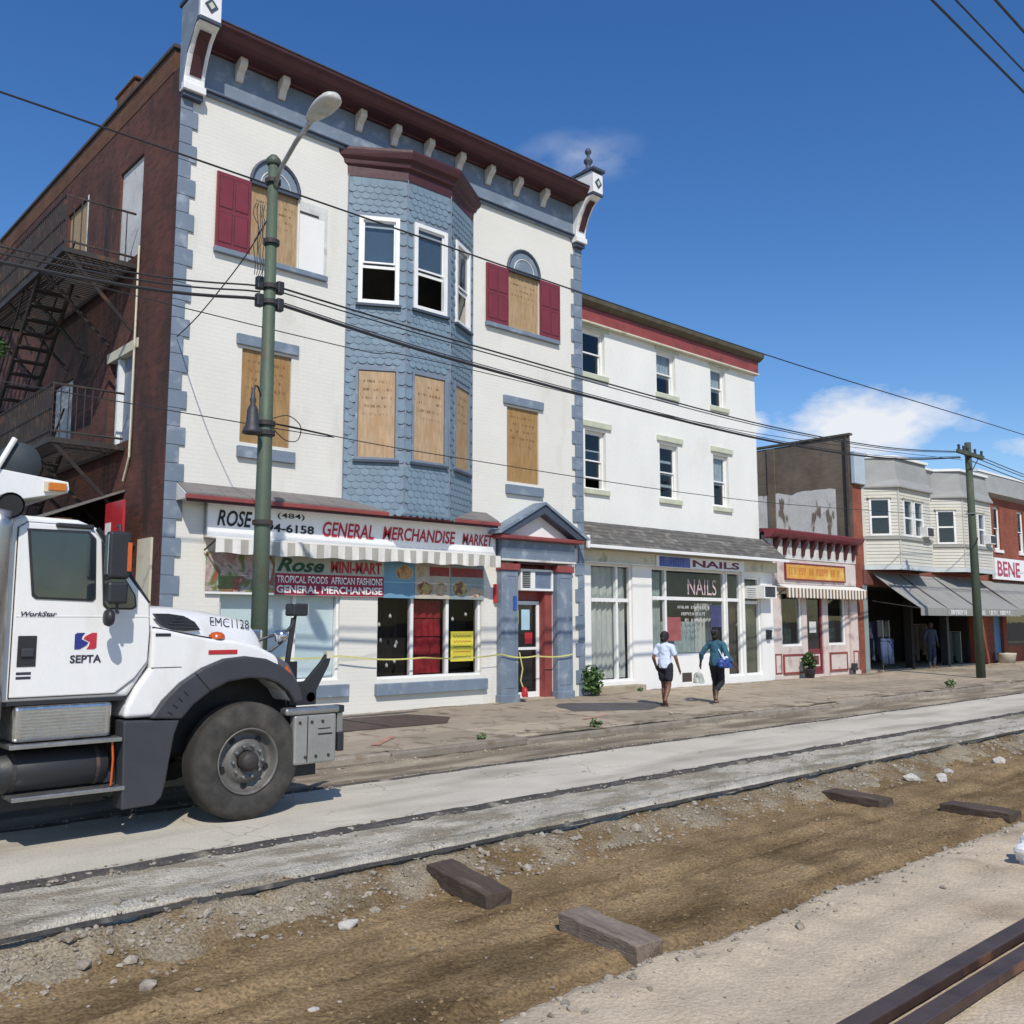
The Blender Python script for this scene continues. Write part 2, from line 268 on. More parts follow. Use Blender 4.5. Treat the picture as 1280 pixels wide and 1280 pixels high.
# ------------------------------------------------------------------ mesh building
class MB:
    def __init__(s): s.v = []; s.f = []
    def add(s, vs, fs):
        o = len(s.v); s.v += [tuple(p) for p in vs]; s.f += [tuple(i+o for i in q) for q in fs]; return s
    def box(s, x0, x1, y0, y1, z0, z1):
        if x0 > x1: x0, x1 = x1, x0
        if y0 > y1: y0, y1 = y1, y0
        if z0 > z1: z0, z1 = z1, z0
        return s.add([(x0,y0,z0),(x1,y0,z0),(x1,y1,z0),(x0,y1,z0),(x0,y0,z1),(x1,y0,z1),(x1,y1,z1),(x0,y1,z1)],
                     [(0,3,2,1),(4,5,6,7),(0,1,5,4),(1,2,6,5),(2,3,7,6),(3,0,4,7)])
    def prism(s, poly, a0, a1, axis='y'):
        """poly: list of 2D points; axis y: (x,z) pairs run along y; axis x: (y,z) run along x; axis z: (x,y) run along z"""
        n = len(poly)
        def P(p, a): return (p[0], a, p[1]) if axis == 'y' else ((a, p[0], p[1]) if axis == 'x' else (p[0], p[1], a))
        vs = [P(p, a0) for p in poly]+[P(p, a1) for p in poly]
        return s.add(vs, [tuple(range(n)), tuple(range(2*n-1, n-1, -1))]+[(i, i+n, (i+1) % n+n, (i+1) % n) for i in range(n)])
    def tube(s, pts, r, n=8, caps=True):
        pts = [Vector(p) for p in pts]; rs = r if isinstance(r, (list, tuple)) else [r]*len(pts)
        vs = []; fs = []; ref = None
        for i, p in enumerate(pts):
            d = (pts[min(i+1, len(pts)-1)]-pts[max(i-1, 0)]).normalized()
            if ref is None:
                ref = Vector((0, 0, 1)) if abs(d.z) < .9 else Vector((1, 0, 0))
            a = d.cross(ref).normalized(); b = a.cross(d).normalized(); ref = b
            for k in range(n):
                t = 2*PI*k/n; vs.append(p+(a*math.cos(t)+b*math.sin(t))*rs[i])
        for i in range(len(pts)-1):
            for k in range(n): fs.append((i*n+k, i*n+(k+1) % n, (i+1)*n+(k+1) % n, (i+1)*n+k))
        if caps: fs += [tuple(range(n-1, -1, -1)), tuple(range((len(pts)-1)*n, len(pts)*n))]
        return s.add(vs, fs)
    def lathe(s, prof, c, axis='z', n=24, close=False):
        """prof: (radius, height) pairs round an axis through c"""
        vs = []; fs = []; m = len(prof)
        for k in range(n):
            t = 2*PI*k/n; ca, sa = math.cos(t), math.sin(t)
            for (r, h) in prof:
                if axis == 'z': vs.append((c[0]+r*ca, c[1]+r*sa, c[2]+h))
                elif axis == 'y': vs.append((c[0]+r*ca, c[1]+h, c[2]+r*sa))
                else: vs.append((c[0]+h, c[1]+r*ca, c[2]+r*sa))
        for k in range(n):
            k2 = (k+1) % n
            for i in range(m-1): fs.append((k*m+i, k2*m+i, k2*m+i+1, k*m+i+1))
            if close: fs.append((k*m+m-1, k2*m+m-1, k2*m, k*m))
        return s.add(vs, fs)
    def sheet(s, grid):
        """grid[i][j] of points"""
        h = len(grid); w = len(grid[0]); return s.add([p for row in grid for p in row], [(i*w+j, i*w+j+1, (i+1)*w+j+1, (i+1)*w+j) for i in range(h-1) for j in range(w-1)])
    def mesh(s, name, off=(0, 0, 0), recalc=True):
        me = bpy.data.meshes.new(name); ox, oy, oz = off
        me.from_pydata([(x-ox, y-oy, z-oz) for x, y, z in s.v], [], s.f)
        if recalc:
            bm = bmesh.new(); bm.from_mesh(me); bmesh.ops.recalc_face_normals(bm, faces=bm.faces); bm.to_mesh(me); bm.free()
        return me
    def build(s, name, mat, parent=None, bev=0, smooth=False, seg=2, solid=0, recalc=True, stuff=False):
        if mat.name.startswith('window_glass'):      # panes are single sheets facing the street
            y_ = [sum(s.v[i][1] for i in f)/len(f) for f in s.f]; s.f = [f for f, y in zip(s.f, y_) if y == min(y_)]; recalc = False
        off = wloc(parent) if parent else (0, 0, 0)
        me = s.mesh(name, off, recalc); me.materials.append(mat)
        o = bpy.data.objects.new(name, me); COL.objects.link(o)
        if parent: o.parent = parent
        if smooth: me.polygons.foreach_set('use_smooth', [True]*len(me.polygons))
        if solid:
            k = o.modifiers.new('solid', 'SOLIDIFY'); k.thickness = solid; k.offset = 0
        if bev:
            k = o.modifiers.new('bevel', 'BEVEL'); k.width = bev; k.segments = seg; k.limit_method = 'ANGLE'; k.angle_limit = R(35)
        if stuff: o['kind'] = 'stuff'
        return o
def wloc(o):
    v = Vector((0, 0, 0))
    while o: v += o.location; o = o.parent
    return v
def tag(o, label, cat, group=None):
    o['label'] = label; o['category'] = cat
    if group: o['group'] = group
    return o
def thing(name, label, cat, loc, group=None):
    o = bpy.data.objects.new(name, None); COL.objects.link(o); o.location = loc; o.empty_display_size = .2
    return tag(o, label, cat, group)
def struct(o): o['kind'] = 'structure'; return o
def box(name, mat, parent, *a, **k): return MB().box(*a).build(name, mat, parent, **k)
def inst(name, me, loc, parent=None, rot=None, scale=None):
    o = bpy.data.objects.new(name, me); COL.objects.link(o)
    if parent: o.parent = parent; o.location = Vector(loc)-wloc(parent)
    else: o.location = loc
    if rot: o.rotation_euler = rot
    if scale: o.scale = scale
    return o
def sharedmesh(mb, name, mat): me = mb.mesh(name); me.materials.append(mat); return me
def text(name, body, mat, parent, x0, x1, z0, z1, y, bold=0.0, shear=0.0, face='y', depth=.004):
    """flat lettering fitted in the rectangle x0..x1, z0..z1 on a plane facing -Y"""
    c = bpy.data.curves.new(name, 'FONT'); c.body = body; c.size = 1; c.extrude = 0.0; c.offset = bold; c.shear = shear; c.resolution_u = 3
    o = bpy.data.objects.new(name, c); COL.objects.link(o); bpy.context.view_layer.update()
    me = bpy.data.meshes.new_from_object(o.evaluated_get(bpy.context.evaluated_depsgraph_get())); bpy.data.objects.remove(o)
    co = np.array([v.co for v in me.vertices]); mn = co.min(0); mx = co.max(0); sz = np.maximum(mx-mn, 1e-6)
    off = wloc(parent) if parent else Vector((0, 0, 0))
    for v in me.vertices:
        u = (v.co.x-mn[0])/sz[0]; w = (v.co.y-mn[1])/sz[1]
        v.co = Vector((x0+(x1-x0)*u, y-depth, z0+(z1-z0)*w))-off
    me.materials.clear(); me.materials.append(mat)
    q = bpy.data.objects.new(name, me); COL.objects.link(q)
    if parent: q.parent = parent
    return q
def wall_mb(x0, x1, z0, z1, y, openings, depth=.22):
    """front wall facing -Y with real openings and their reveals"""
    xs = sorted({x0, x1, *[v for o in openings for v in o[:2]]}); zs = sorted({z0, z1, *[v for o in openings for v in o[2:4]]})
    mb = MB()
    for i in range(len(xs)-1):
        for j in range(len(zs)-1):
            cx = (xs[i]+xs[i+1])/2; cz = (zs[j]+zs[j+1])/2
            if any(o[0] < cx < o[1] and o[2] < cz < o[3] for o in openings): continue
            mb.add([(xs[i], y, zs[j]), (xs[i+1], y, zs[j]), (xs[i+1], y, zs[j+1]), (xs[i], y, zs[j+1])], [(0, 1, 2, 3)])
    for a, b, c, d in [o[:4] for o in openings]:
        mb.add([(a, y, c), (b, y, c), (b, y, d), (a, y, d), (a, y+depth, c), (b, y+depth, c), (b, y+depth, d), (a, y+depth, d)],
               [(0, 4, 5, 1), (1, 5, 6, 2), (2, 6, 7, 3), (3, 7, 4, 0)])
    return mb
def ring(mb, x0, x1, z0, z1, y0, y1, w, wb=None):
    wb = wb or w
    mb.box(x0, x0+w, y0, y1, z0, z1).box(x1-w, x1, y0, y1, z0, z1).box(x0+w, x1-w, y0, y1, z1-w, z1).box(x0+w, x1-w, y0, y1, z0, z0+wb); return mb
def sash(parent, x0, x1, z0, z1, y, mat=TRIM, opened=0.0, glass=GLASSD, bars=False):
    """double-hung window set in the plane y: window (frame) > two sashes with panes"""
    w = ring(MB(), x0, x1, z0, z1, y, y+.10, .055).build('window', mat, parent, bev=.006)
    zm = (z0+z1)/2; a, b = x0+.055, x1-.055
    for (lo, hi, dy, up) in ((zm-.02, z1-.055, .02, 0), (z0+.055, zm+.02, .055, opened)):
        lo2, hi2 = lo+up, hi+up
        ring(MB(), a, b, lo2, hi2, y+dy, y+dy+.032, .035).build('sash', mat, w)
        box('pane', glass, w, a+.035, b-.035, y+dy+.012, y+dy+.018, lo2+.035, hi2-.035)
    return w
def curtain(parent, x0, x1, z0, z1, y, mat, folds=9, amp=.03, flare=0.0, name='curtain'):
    n = 60; g = []
    for j in range(7):
        t = j/6; row = []
        for i in range(n+1):
            u = i/n; x = x0+(x1-x0)*u
            row.append((x, y+amp*math.sin(u*folds*2*PI+.8*math.sin(u*9)+t*flare)+amp*.4*noise.noise((x*7, t*3, z0)), z0+(z1-z0)*t))
        g.append(row)
    return MB().sheet(g).build(name, mat, parent, smooth=True, recalc=False)
# ------------------------------------------------------------------ ground
def axis_steps(a, b, n0, n1, step):   # dense between n0..n1, growing outside
    v = [n0]
    while v[-1] < n1: v.append(v[-1]+step)
    s = step; r = [v[-1]]
    while r[-1] < b: s *= 1.09; r.append(min(b, r[-1]+s))
    s = step; l = [n0]
    while l[-1] > a: s *= 1.2; l.append(max(a, l[-1]-s))
    return l[::-1][:-1]+v+r[1:]
def fbm(x, y, s, o=4, z=0.0): return noise.fractal((x*s, y*s, z), 1.0, 2.0, o)
def field(name, xs, ys, fz, mat):
    mb = MB().sheet([[(x, y, fz(x, y)) for x in xs] for y in ys])
    o = mb.build(name, mat, smooth=True, recalc=False); return struct(o)
g = MB().add([(-900, -900, -.62), (1500, -900, -.62), (1500, 1500, -.62), (-900, 1500, -.62)], [(0, 1, 2, 3)]).build('ground', EARTH, recalc=False); struct(g)
XS = axis_steps(-14, 95, 1.2, 14, .045)
def smooth(a, b, t): t = max(0, min(1, (t-a)/(b-a))); return t*t*(3-2*t)
# near side: dusty sand with an irregular edge that falls into the trench
def z_sand(x, y):
    e = 3.46+.08*fbm(x, 0, .55, 4, 3.3)+.04*fbm(x, 0, 3, 3, 8)
    h = -.12+.022*fbm(x, y, .8, 4)+.010*fbm(x, y, 5, 3, 2)
    h += .035*math.exp(-((y-e+.3)/.16)**2)*max(0, fbm(x, y, 2.2, 3, 5)+.3)
    h -= .018*sum(math.exp(-((y-yc-.12*fbm(x, 0, .2, 2, 60))/.11)**4)*(1+.3*math.sin(x*38)) for yc in (2.62, 3.05))*smooth(-.2, .3, fbm(x, 1, .35, 2, 66))
    return h-.42*smooth(e-.04, e+.22, y)
field('sand', XS, axis_steps(-14, 4.0, .9, 3.72, .045), z_sand, SAND)
# trench bottom: raked earth, rising as a rubble bank towards the track slab
def z_dirt(x, y):
    h = -.36+.02*fbm(x, y, .7, 4, 11)+.012*fbm(x*.5, y*2.2, 3, 4, 4)
    w = .10*fbm(x, 0, .25, 2, 50)
    for yc in (3.92, 5.02):      # wheel ruts with pressed-up shoulders and lug marks
        q = (y-yc-w)/.13; h += -.030*math.exp(-q*q*q*q)*(1+.25*math.sin(x*42))+.020*math.exp(-((abs(q)-1.35)/.35)**2)
    h += .030*max(0, fbm(x, y, 3.5, 4, 70)-.1)+.014*fbm(x, y, 14, 3, 80)
    bank = smooth(5.75+.30*fbm(x, 0, .5, 3, 20), 6.40, y)
    return h+bank*(.165+.04*fbm(x, y, 1.6, 4, 7))
field('trench_earth', XS, axis_steps(3.2, 6.9, 3.3, 6.8, .045), z_dirt, DIRT)
def z_bank(x, y):
    c = 6.14+.10*fbm(x, 0, .6, 3, 31); w = .30+.18*fbm(x, 0, .9, 3, 40)
    return z_dirt(x, y)-.035+.065*math.exp(-((y-c)/w)**4)*(1+.5*fbm(x, y, 2.6, 4, 9))+.02*fbm(x, y, 7, 3, 1)
field('rubble_bank', XS, axis_steps(5.2, 6.9, 5.3, 6.8, .04), z_bank, RUBBLE)
# track slab: smooth bed, rail slot, rough outer strip with a broken edge
def z_slab(x, y): return -.12+.006*fbm(x, y, 1.2, 3, 2)
XS2 = axis_steps(-14, 95, 1.2, 14, .09)
field('track_slab', XS2, [7.27+.17*i for i in range(13)], z_slab, CONC)
def z_rough(x, y):
    e = 6.28+.022*fbm(x, 0, .5, 4, 13)+.012*fbm(x, 0, 4, 3, 3)
    h = -.13+.008*fbm(x, y, 3, 4, 6)+.010*fbm(x, y, 11, 2)
    lip = math.exp(-((y-e-.12)/.07)**2)*.022
    return h+lip-.28*smooth(e+.02, e-.05, y)
field('track_slab_edge', XS, axis_steps(6.12, 7.30, 6.14, 7.27, .04), z_rough, CONCR)
def z_gut(x, y):
    return -.122+.012*fbm(x, y, 1.0, 4, 3)+.010*fbm(x, y, 5, 3, 17)-.030*smooth(9.28, 8.95, y)-.018*smooth(9.35, 9.9, y)+.03*smooth(10.15, 10.4, y)*(1+fbm(x, y, 2, 3))
field('gutter_asphalt', axis_steps(-14, 95, 2, 24, .12), [8.90+.05*i for i in range(31)], z_gut, GUTTER)
# rails set in the slab, and a dark strip drawn as edge shadow
def rail_or_shade_line(name, label, y, w, z, mat, slot, wob=.012):
    t = thing(name, label, 'rail', (10, y, z), 'rails of the new track')
    mb = MB(); xs = [-4+.11*i for i in range(500)]+[51+.6*i for i in range(60)]
    g = [[], [], [], []]
    for x in xs:
        dy = wob*fbm(x, y, .8, 3)+.4*wob*fbm(x, y, 4, 3); 
        g[0].append((x, y-w/2+dy-.35*w-.02*abs(fbm(x, 3, 2, 2)), z-.012)); g[1].append((x, y-w/2+dy, z+.010+.012*fbm(x, y, 3, 3))); g[2].append((x, y+w/2+dy, z+.010+.010*fbm(x, y, 4, 3, 7))); g[3].append((x, y+w/2+dy+.3*w+.02*abs(fbm(x, 5, 2, 2)), z-.012))
    mb.sheet(g).build('boot_or_shade_strip', slot, t, recalc=False)
    mb = MB().box(-14, 90, y-w*.16, y+w*.16, z-.02, z+.012).build('rail_head', mat, t, bev=.006)
    return t
rail_or_shade_line('rail_or_edge_shade', 'dark rail in its rubber boot between smooth and rough concrete', 7.30, .10, -.118, TAR_SHADE, TAR_SHADE)
rail_or_shade_line('rail_or_edge_shade', 'dark strip drawn as the shadow line along the near edge of the rough concrete above the rubble', 6.245, .022, -.152, TAR_SHADE, TAR_SHADE, .03)  # no rail here: dark strip stands for the shadow under the slab edge
rail_or_shade_line('rail_or_edge_shade', 'thin dark rail along the far edge of the pale track slab', 9.22, .055, -.118, TAR_SHADE, TAR_SHADE, .03)
# a bundle of rails lying ready on the sand in the near corner
def loose_rail(label, y, z, tilt, mat):
    t = thing('tram_rail', label, 'rail', (6, y, z), 'rails in the near corner')
    # section: foot, web, grooved head
    sec = [(-.10, 0), (.08, 0), (.08, .012), (.012, .03), (.012, .095), (.05, .108), (.05, .15), (-.05, .15), (-.05, .108), (-.012, .095), (-.012, .03), (-.10, .012)]
    c, s = math.cos(tilt), math.sin(tilt)
    sec = [(y+a*c-b*s, z+a*s+b*c) for a, b in sec]
    MB().prism(sec, -8, 26, 'x').build('rail_body', mat, t, bev=.003)
    a = [(y+p*c-q*s, z+p*s+q*c) for p, q in ((-.046, .1505), (.046, .1505), (.042, .154), (-.042, .154))]
    MB().prism(a, -8, 26, 'x').build('rail_head', RAILT, t)
    return t
loose_rail('brown steel rail lying on the sand, the farther of the pair', 2.21, -.20, 0, RAILM)
loose_rail('rust brown steel rail lying on the sand, nearest to the camera', 2.04, -.20, 0, RAILM)

# pavement: bed, individual slabs, kerb stones
walk = struct(MB().box(-14, 95, 10.48, 16.4, -.5, -.03).build('pavement', WALK))
slabs = []
px0 = -2.0; i = 0
for r_, (ya, yb) in enumerate(((10.52, 11.72), (11.735, 13.2), (13.215, 15.06))):
    x = -1.0-.4*r_
    while x < 48:
        w = random.choice((1.45, 1.5, 1.55, 1.8)); w = w if x < 30 else w*1.6
        yy = yb+ (.34 if r_ == 2 and x > 15.95 else 0)
        mb = MB().box(-w/2+.006, w/2-.006, -(yy-ya)/2, (yy-ya)/2, -.09, 0)
        o = mb.build('paving_slab', WALK, walk, bev=.008, seg=1)
        o.location = (x+w/2, (ya+yy)/2, random.uniform(-.006, .006)); o.rotation_euler = (R(random.uniform(-.25, .25)), R(random.uniform(-.25, .25)), 0)
        x += w
kerb = struct(MB().box(-14, 95, 10.36, 10.50, -.5, -.06).build('kerb_bed', KERB))
x = -3.0
while x < 60:
    w = random.uniform(1.5, 2.6); d = random.uniform(-.03, .004) if random.random() < .75 else -.06
    if abs(x-11.2) < 1.0: d = -.03
    o = MB().box(-w/2+.01, w/2-.01, -.075, .075, -.12, 0).build('kerb_stone', KERB, kerb, bev=.025)
    o.location = (x+w/2, 10.42+random.uniform(-.02, .02), d); o.rotation_euler = (0, R(random.uniform(-.4, .4)), R(random.uniform(-.5, .5))); x += w
field('pavement_dirt', axis_steps(-4, 60, 4, 24, .07), [10.46+.05*i for i in range(22)], lambda x, y: -.001+.018*fbm(x, y, 1.3, 4, 23)+.012*fbm(x, y, 6, 3, 29)-.030*smooth(10.75, 11.4, y)-.012*smooth(10.55, 10.44, y), GUTTER)
field('pavement_dirt', axis_steps(5, 60, 6, 24, .09), [14.5+.05*i for i in range(19)], lambda x, y: .000+.016*fbm(x, y, 1.3, 4, 43)+.010*fbm(x, y, 6, 3, 49)-.028*smooth(15.0, 14.5, y), GUTTER)
# cellar hatch and patches in the pavement
PATCH = material('brown_steel_plate', (.075, .05, .04), .7, .3, 2, .2, 30)
PATCH2 = material('grey_asphalt_patch', (.085, .08, .078), .9, .25, 2, .2, 40)
t = thing('cellar_hatch', 'dark brown steel cellar hatch in the pavement below the red shop window', 'hatch', (8.8, 13.5, .01))
MB().prism([(7.2, 12.75), (9.95, 12.62), (10.55, 13.3), (10.25, 14.2), (8.9, 14.3), (7.5, 14.3)], .004, .022, 'z').build('plate', PATCH, t, bev=.004)
MB().box(8.85, 8.9, 12.72, 14.28, .0225, .03).build('seam', IRON, t)
MB().add([(10.45, 12.4, .012), (10.7, 13.1, .012), (11.3, 13.35, .012), (11.0, 12.8, .012)], [(0, 1, 2, 3)])
t = tag(MB().prism([(13.0, 12.6), (14.4, 11.9), (15.0, 12.2), (15.7, 12.6), (15.2, 13.2), (14.0, 14.0), (13.6, 13.7)], .004, .012, 'z').build('asphalt_patch', PATCH2), 'dark grey asphalt patch in the pavement in front of the pilastered doorway', 'asphalt patch')
t = tag(MB().prism([(9.0, 14.55), (10.3, 14.5), (10.9, 14.7), (9.4, 14.75)], .004, .012, 'z').build('asphalt_patch', PATCH2), 'thin dark stain strip at the foot of the white shop wall', 'asphalt patch')
SPRAY = material('orange_spray_paint', (.42, .225, .16), .95, .3, 9)
for a, b, lb in (((7.45, 11.05), (8.25, 11.75), 'faded orange sprayed mark on the pavement ahead of the truck'), ((12.1, 11.5), (13.0, 11.75), 'faint orange sprayed dash on the pavement near the doorway')):
    d = Vector((b[0]-a[0], b[1]-a[1])); nrm = Vector((-d.y, d.x)).normalized()*.09
    mb = MB(); n_ = 14; g = [[], []]
    for k in range(n_+1):
        p = Vector(a)+d*k/n_; w = .5+.5*abs(noise.noise((k*.7, a[0], 0)))
        g[0].append((p.x-nrm.x*w, p.y-nrm.y*w, .0115)); g[1].append((p.x+nrm.x*w, p.y+nrm.y*w, .0115))
    tag(mb.sheet(g).build('spray_mark', SPRAY, recalc=False), lb, 'paint mark')

# stones: a few rock shapes scattered as one mass
def rock_shape(seed):
    bm = bmesh.new(); bmesh.ops.create_icosphere(bm, subdivisions=1, radius=1)
    for v in bm.verts: v.co *= 1+.6*noise.noise(v.co*1.7+Vector((seed*7, 0, 0)))
    vs = np.array([v.co for v in bm.verts]); fs = np.array([[q.index for q in f.verts] for f in bm.faces]); bm.free(); return vs, fs
ROCKS = [rock_shape(i) for i in range(6)]
def scatter(name, label, cat, spots, mat):
    V = []; F = []; o = 0
    for (x, y, z, s) in spots:
        vs, fs = ROCKS[random.randrange(6)]
        a = random.uniform(0, 6.28); c, si = math.cos(a), math.sin(a); sc = np.array([s*random.uniform(.7, 1.4), s*random.uniform(.7, 1.3), s*random.uniform(.4, .8)])
        p = vs*sc; p = np.stack([p[:, 0]*c-p[:, 1]*si, p[:, 0]*si+p[:, 1]*c, p[:, 2]], 1)+np.array([x, y, z]); V.append(p); F.append(fs+o); o += len(vs)
    V = np.concatenate(V); F = np.concatenate(F); me = bpy.data.meshes.new(name); me.from_pydata(V.tolist(), [], F.tolist()); me.materials.append(mat)
    ob = bpy.data.objects.new(name, me); COL.objects.link(ob); ob['kind'] = 'stuff'; tag(ob, label, cat); return ob
sp_ = []
for _ in range(3000):
    x = .8+random.random()**1.6*26; y = 6.05+random.gauss(0, .19)
    if y > 6.42: continue
    z = max(z_dirt(x, y), z_bank(x, y), z_rough(x, y) if y > 6.2 else -1); s = abs(random.gauss(.007, .008))+.004
    if random.random() < .02: s *= 2.2
    sp_.append((x, y, z+s*.2, s))
scatter('gravel', 'broken stone and concrete rubble on the bank below the track slab', 'rubble', sp_, STONE)
sp_ = []
for _ in range(1500):
    x = 1.6+random.random()**1.3*16; y = 3.48+random.gauss(.02, .14); z = max(z_sand(x, y), z_dirt(x, y)); s = abs(random.gauss(.008, .009))+.004; sp_.append((x, y, z+s*.2, s))
for _ in range(420):
    x = 1.5+random.random()*12; y = random.uniform(2.4, 3.3); s = random.uniform(.003, .010); sp_.append((x, y, z_sand(x, y)+s*.2, s))
scatter('gravel', 'pale loose stones along the sandy lip of the trench', 'gravel', sp_, STONE)
sp_ = []
for _ in range(5200):
    x = .8+random.random()**1.4*18; y = random.uniform(3.55, 5.8); s = abs(random.gauss(.004, .007))+.003
    if fbm(x, y, .9, 3, 90) < -.05+.5*random.random(): continue
    sp_.append((x, y, z_dirt(x, y)+s*.1, s))
scatter('earth_clods', 'brown clods and crumbs of earth over the trench floor', 'earth', sp_, CLOD)
sp_ = []
for _ in range(260):
    x = .8+random.random()**1.3*18; y = random.uniform(3.7, 5.7); s = abs(random.gauss(.004, .005))+.003; sp_.append((x, y, z_dirt(x, y)+s*.2, s))
for _ in range(900):
    x = .8+random.random()**1.3*18; y = random.uniform(6.35, 7.2); s = abs(random.gauss(.006, .005))+.003; sp_.append((x, y, z_rough(x, y)+s*.2, s))
for _ in range(1400):
    x = 1+random.random()**1.5*24; y = 7.30+random.choice((-1, 1))*abs(random.gauss(.05, .05)) if random.random() < .5 else 9.25+random.gauss(0, .10); s = abs(random.gauss(.005, .006))+.003; sp_.append((x, y, -.115+s*.2, s))
for _ in range(700):
    x = 3+random.random()**1.2*24; y = 10.33-abs(random.gauss(0, .12)); s = abs(random.gauss(.006, .007))+.003; sp_.append((x, y, z_gut(x, y)+s*.2, s))
scatter('gravel', 'small stones strewn over the trench earth and rough concrete', 'gravel', sp_, STONE)
CHUNK = material('white_concrete_chunk', (.48, .455, .41), .95, .15, 5, .2, 40, .6, 30)
chunks = [(12.2, 5.75, .11, 'large white broken concrete chunk on the bank, leftmost of the far heap'), (12.75, 5.6, .09, 'pale broken concrete chunk in the far heap, middle one'), (13.2, 5.7, .08, 'small pale concrete chunk on the right end of the far heap'), (12.45, 5.45, .07, 'small concrete lump in front of the white far heap'),
          (2.75, 4.62, .03, 'flat pale stone lying alone on the trench earth at lower left'), (14.7, 5.6, .12, 'dark concrete lump on the bank at the right edge'), (3.6, 5.62, .06, 'grey flat chunk at the foot of the bank left of the first timber')]
for (x, y, s, lb) in chunks:
    vs, fs = ROCKS[random.randrange(6)]; mb = MB().add([(x+p[0]*s*1.3, y+p[1]*s, max(z_dirt(x, y), z_bank(x, y))+s*.25+p[2]*s*.6) for p in vs], fs.tolist())
    tag(mb.build('concrete_chunk', CHUNK, bev=.01), lb, 'concrete chunk', 'concrete chunks by the trench')
# timbers: sawn-off sleeper ends left in the trench
def timber(label, cx, cy, L, w, h, rz, mat, tiltx=0, lift=-.02):
    mb = MB(); n = 14; prof = [(-w/2, 0), (w/2, 0), (w/2, h), (-w/2, h)]
    g = []
    for i in range(n+1):
        t_ = i/n; y = -L/2+L*t_; row = []
        for a, b in prof:
            k = 1+.05*noise.noise((a*9, y*5, b*9+cx)); row.append((a*k+.008*noise.noise((a*30, y*11, b*30)), y+(.03*noise.noise((a*14, b*14, cx)) if i in (0, n) else 0), b*k+(.012*noise.noise((a*20, y*7, cx)) if b else 0)))
        g.append(row+[row[0]])
    mb.sheet(g); w5 = 5
    mb.f.append((0, 1, 2, 3)); mb.f.append(tuple(n*w5+q for q in (3, 2, 1, 0)))
    o = mb.build('timber_sleeper', mat, bev=.008); o.location = (cx, cy, z_dirt(cx, cy)+lift); o.rotation_euler = (R(tiltx), R(random.uniform(-3, 3)), rz)
    return tag(o, label, 'timber', 'sleeper ends left in the trench')
timber('dark weathered timber block, nearest the bank in the left of the trench', 4.72, 5.72, .78, .24, .13, R(-4), TIMBER, 5, .012)
timber('pale grey timber block beside the sandy lip, nearest to the camera', 4.72, 4.28, .74, .23, .135, R(-5), TIMBERG, 2, -.03)
timber('dark timber beam below the bank in the far right of the trench', 10.38, 5.55, .75, .26, .12, R(-6), TIMBER)
timber('dark timber beam half buried by the sand at the right edge', 10.68, 4.30, .74, .26, .11, R(-4), TIMBER)
BAGM = material('white_plastic_sheet', (.72, .72, .72), .4, .15, 8)
def crumple(name, label, cat, c, r, mat, seed, sq=.8):
    bm = bmesh.new(); bmesh.ops.create_icosphere(bm, subdivisions=4, radius=1)
    for v in bm.verts:
        k = 1+.30*noise.fractal(v.co*1.6+Vector((seed, 0, 0)), 1, 2, 4)-.10*abs(noise.noise(v.co*5)); v.co = Vector((v.co.x*r*k, v.co.y*r*k, max(-.3, v.co.z)*r*k*sq))+Vector(c)
    me = bpy.data.meshes.new(name); bm.to_mesh(me); bm.free(); me.materials.append(mat); o = bpy.data.objects.new(name, me); COL.objects.link(o); return tag(o, label, cat)
crumple('plastic_sack', 'crumpled white plastic sack on the sand at the right edge', 'sack', (7.86, 2.74, -.07), .17, BAGM, 3, 1.0)
# ------------------------------------------------------------------ corner building (white front, blue trim, brick flank)
D = 15.12
b1 = thing('corner_building', 'tall white painted brick corner building with blue shingled bay and boarded windows', 'building', (10.95, D, 0))
BX0, BX1 = 5.98, 15.94
ops = [(7.31, 8.28, 8.22, 9.63), (13.55, 14.53, 8.25, 9.62), (7.26, 8.23, 4.83, 6.52), (13.54, 14.51, 4.77, 6.45), (7.0, 9.37, .63, 2.9), (10.2, 12.82, .60, 2.9), (13.74, 14.92, 0, 3.0),
       (9.6, 12.3, 4.5, 6.8), (9.6, 12.3, 7.5, 9.9)]
wall_mb(BX0, BX1, -.3, 11.75, D, ops, .25).build('front_wall', WBRICK, b1, recalc=False)
YB = 29.0
side_ops = [(16.75, 17.95, 8.42, 10.35), (19.85, 21.15, 8.9, 10.58), (16.72, 18.05, 4.95, 6.62), (20.2, 21.5, 4.95, 6.75), (24, 25.2, 8.9, 10.5), (24, 25.2, 5.0, 6.7)]
ys = sorted({D, YB, *[v for o in side_ops for v in o[:2]]}); zs = sorted({-.3, 11.35, *[v for o in side_ops for v in o[2:]]})
mb = MB()
for i in range(len(ys)-1):
    for j in range(len(zs)-1):
        cy_, cz_ = (ys[i]+ys[i+1])/2, (zs[j]+zs[j+1])/2
        if any(o[0] < cy_ < o[1] and o[2] < cz_ < o[3] for o in side_ops): continue
        mb.add([(BX0, ys[i+1], zs[j]), (BX0, ys[i], zs[j]), (BX0, ys[i], zs[j+1]), (BX0, ys[i+1], zs[j+1])], [(0, 1, 2, 3)])
for a, b, c, d in side_ops:
    e = BX0+.2; mb.add([(BX0, a, c), (BX0, b, c), (BX0, b, d), (BX0, a, d), (e, a, c), (e, b, c), (e, b, d), (e, a, d)], [(0, 1, 5, 4), (1, 2, 6, 5), (2, 3, 7, 6), (3, 0, 4, 7)])
mb.build('side_wall', DBRICK, b1, recalc=False)
box('parapet', OBRICKY, b1, BX0-.01, BX0+.3, D+.35, YB, 11.352, 11.78)
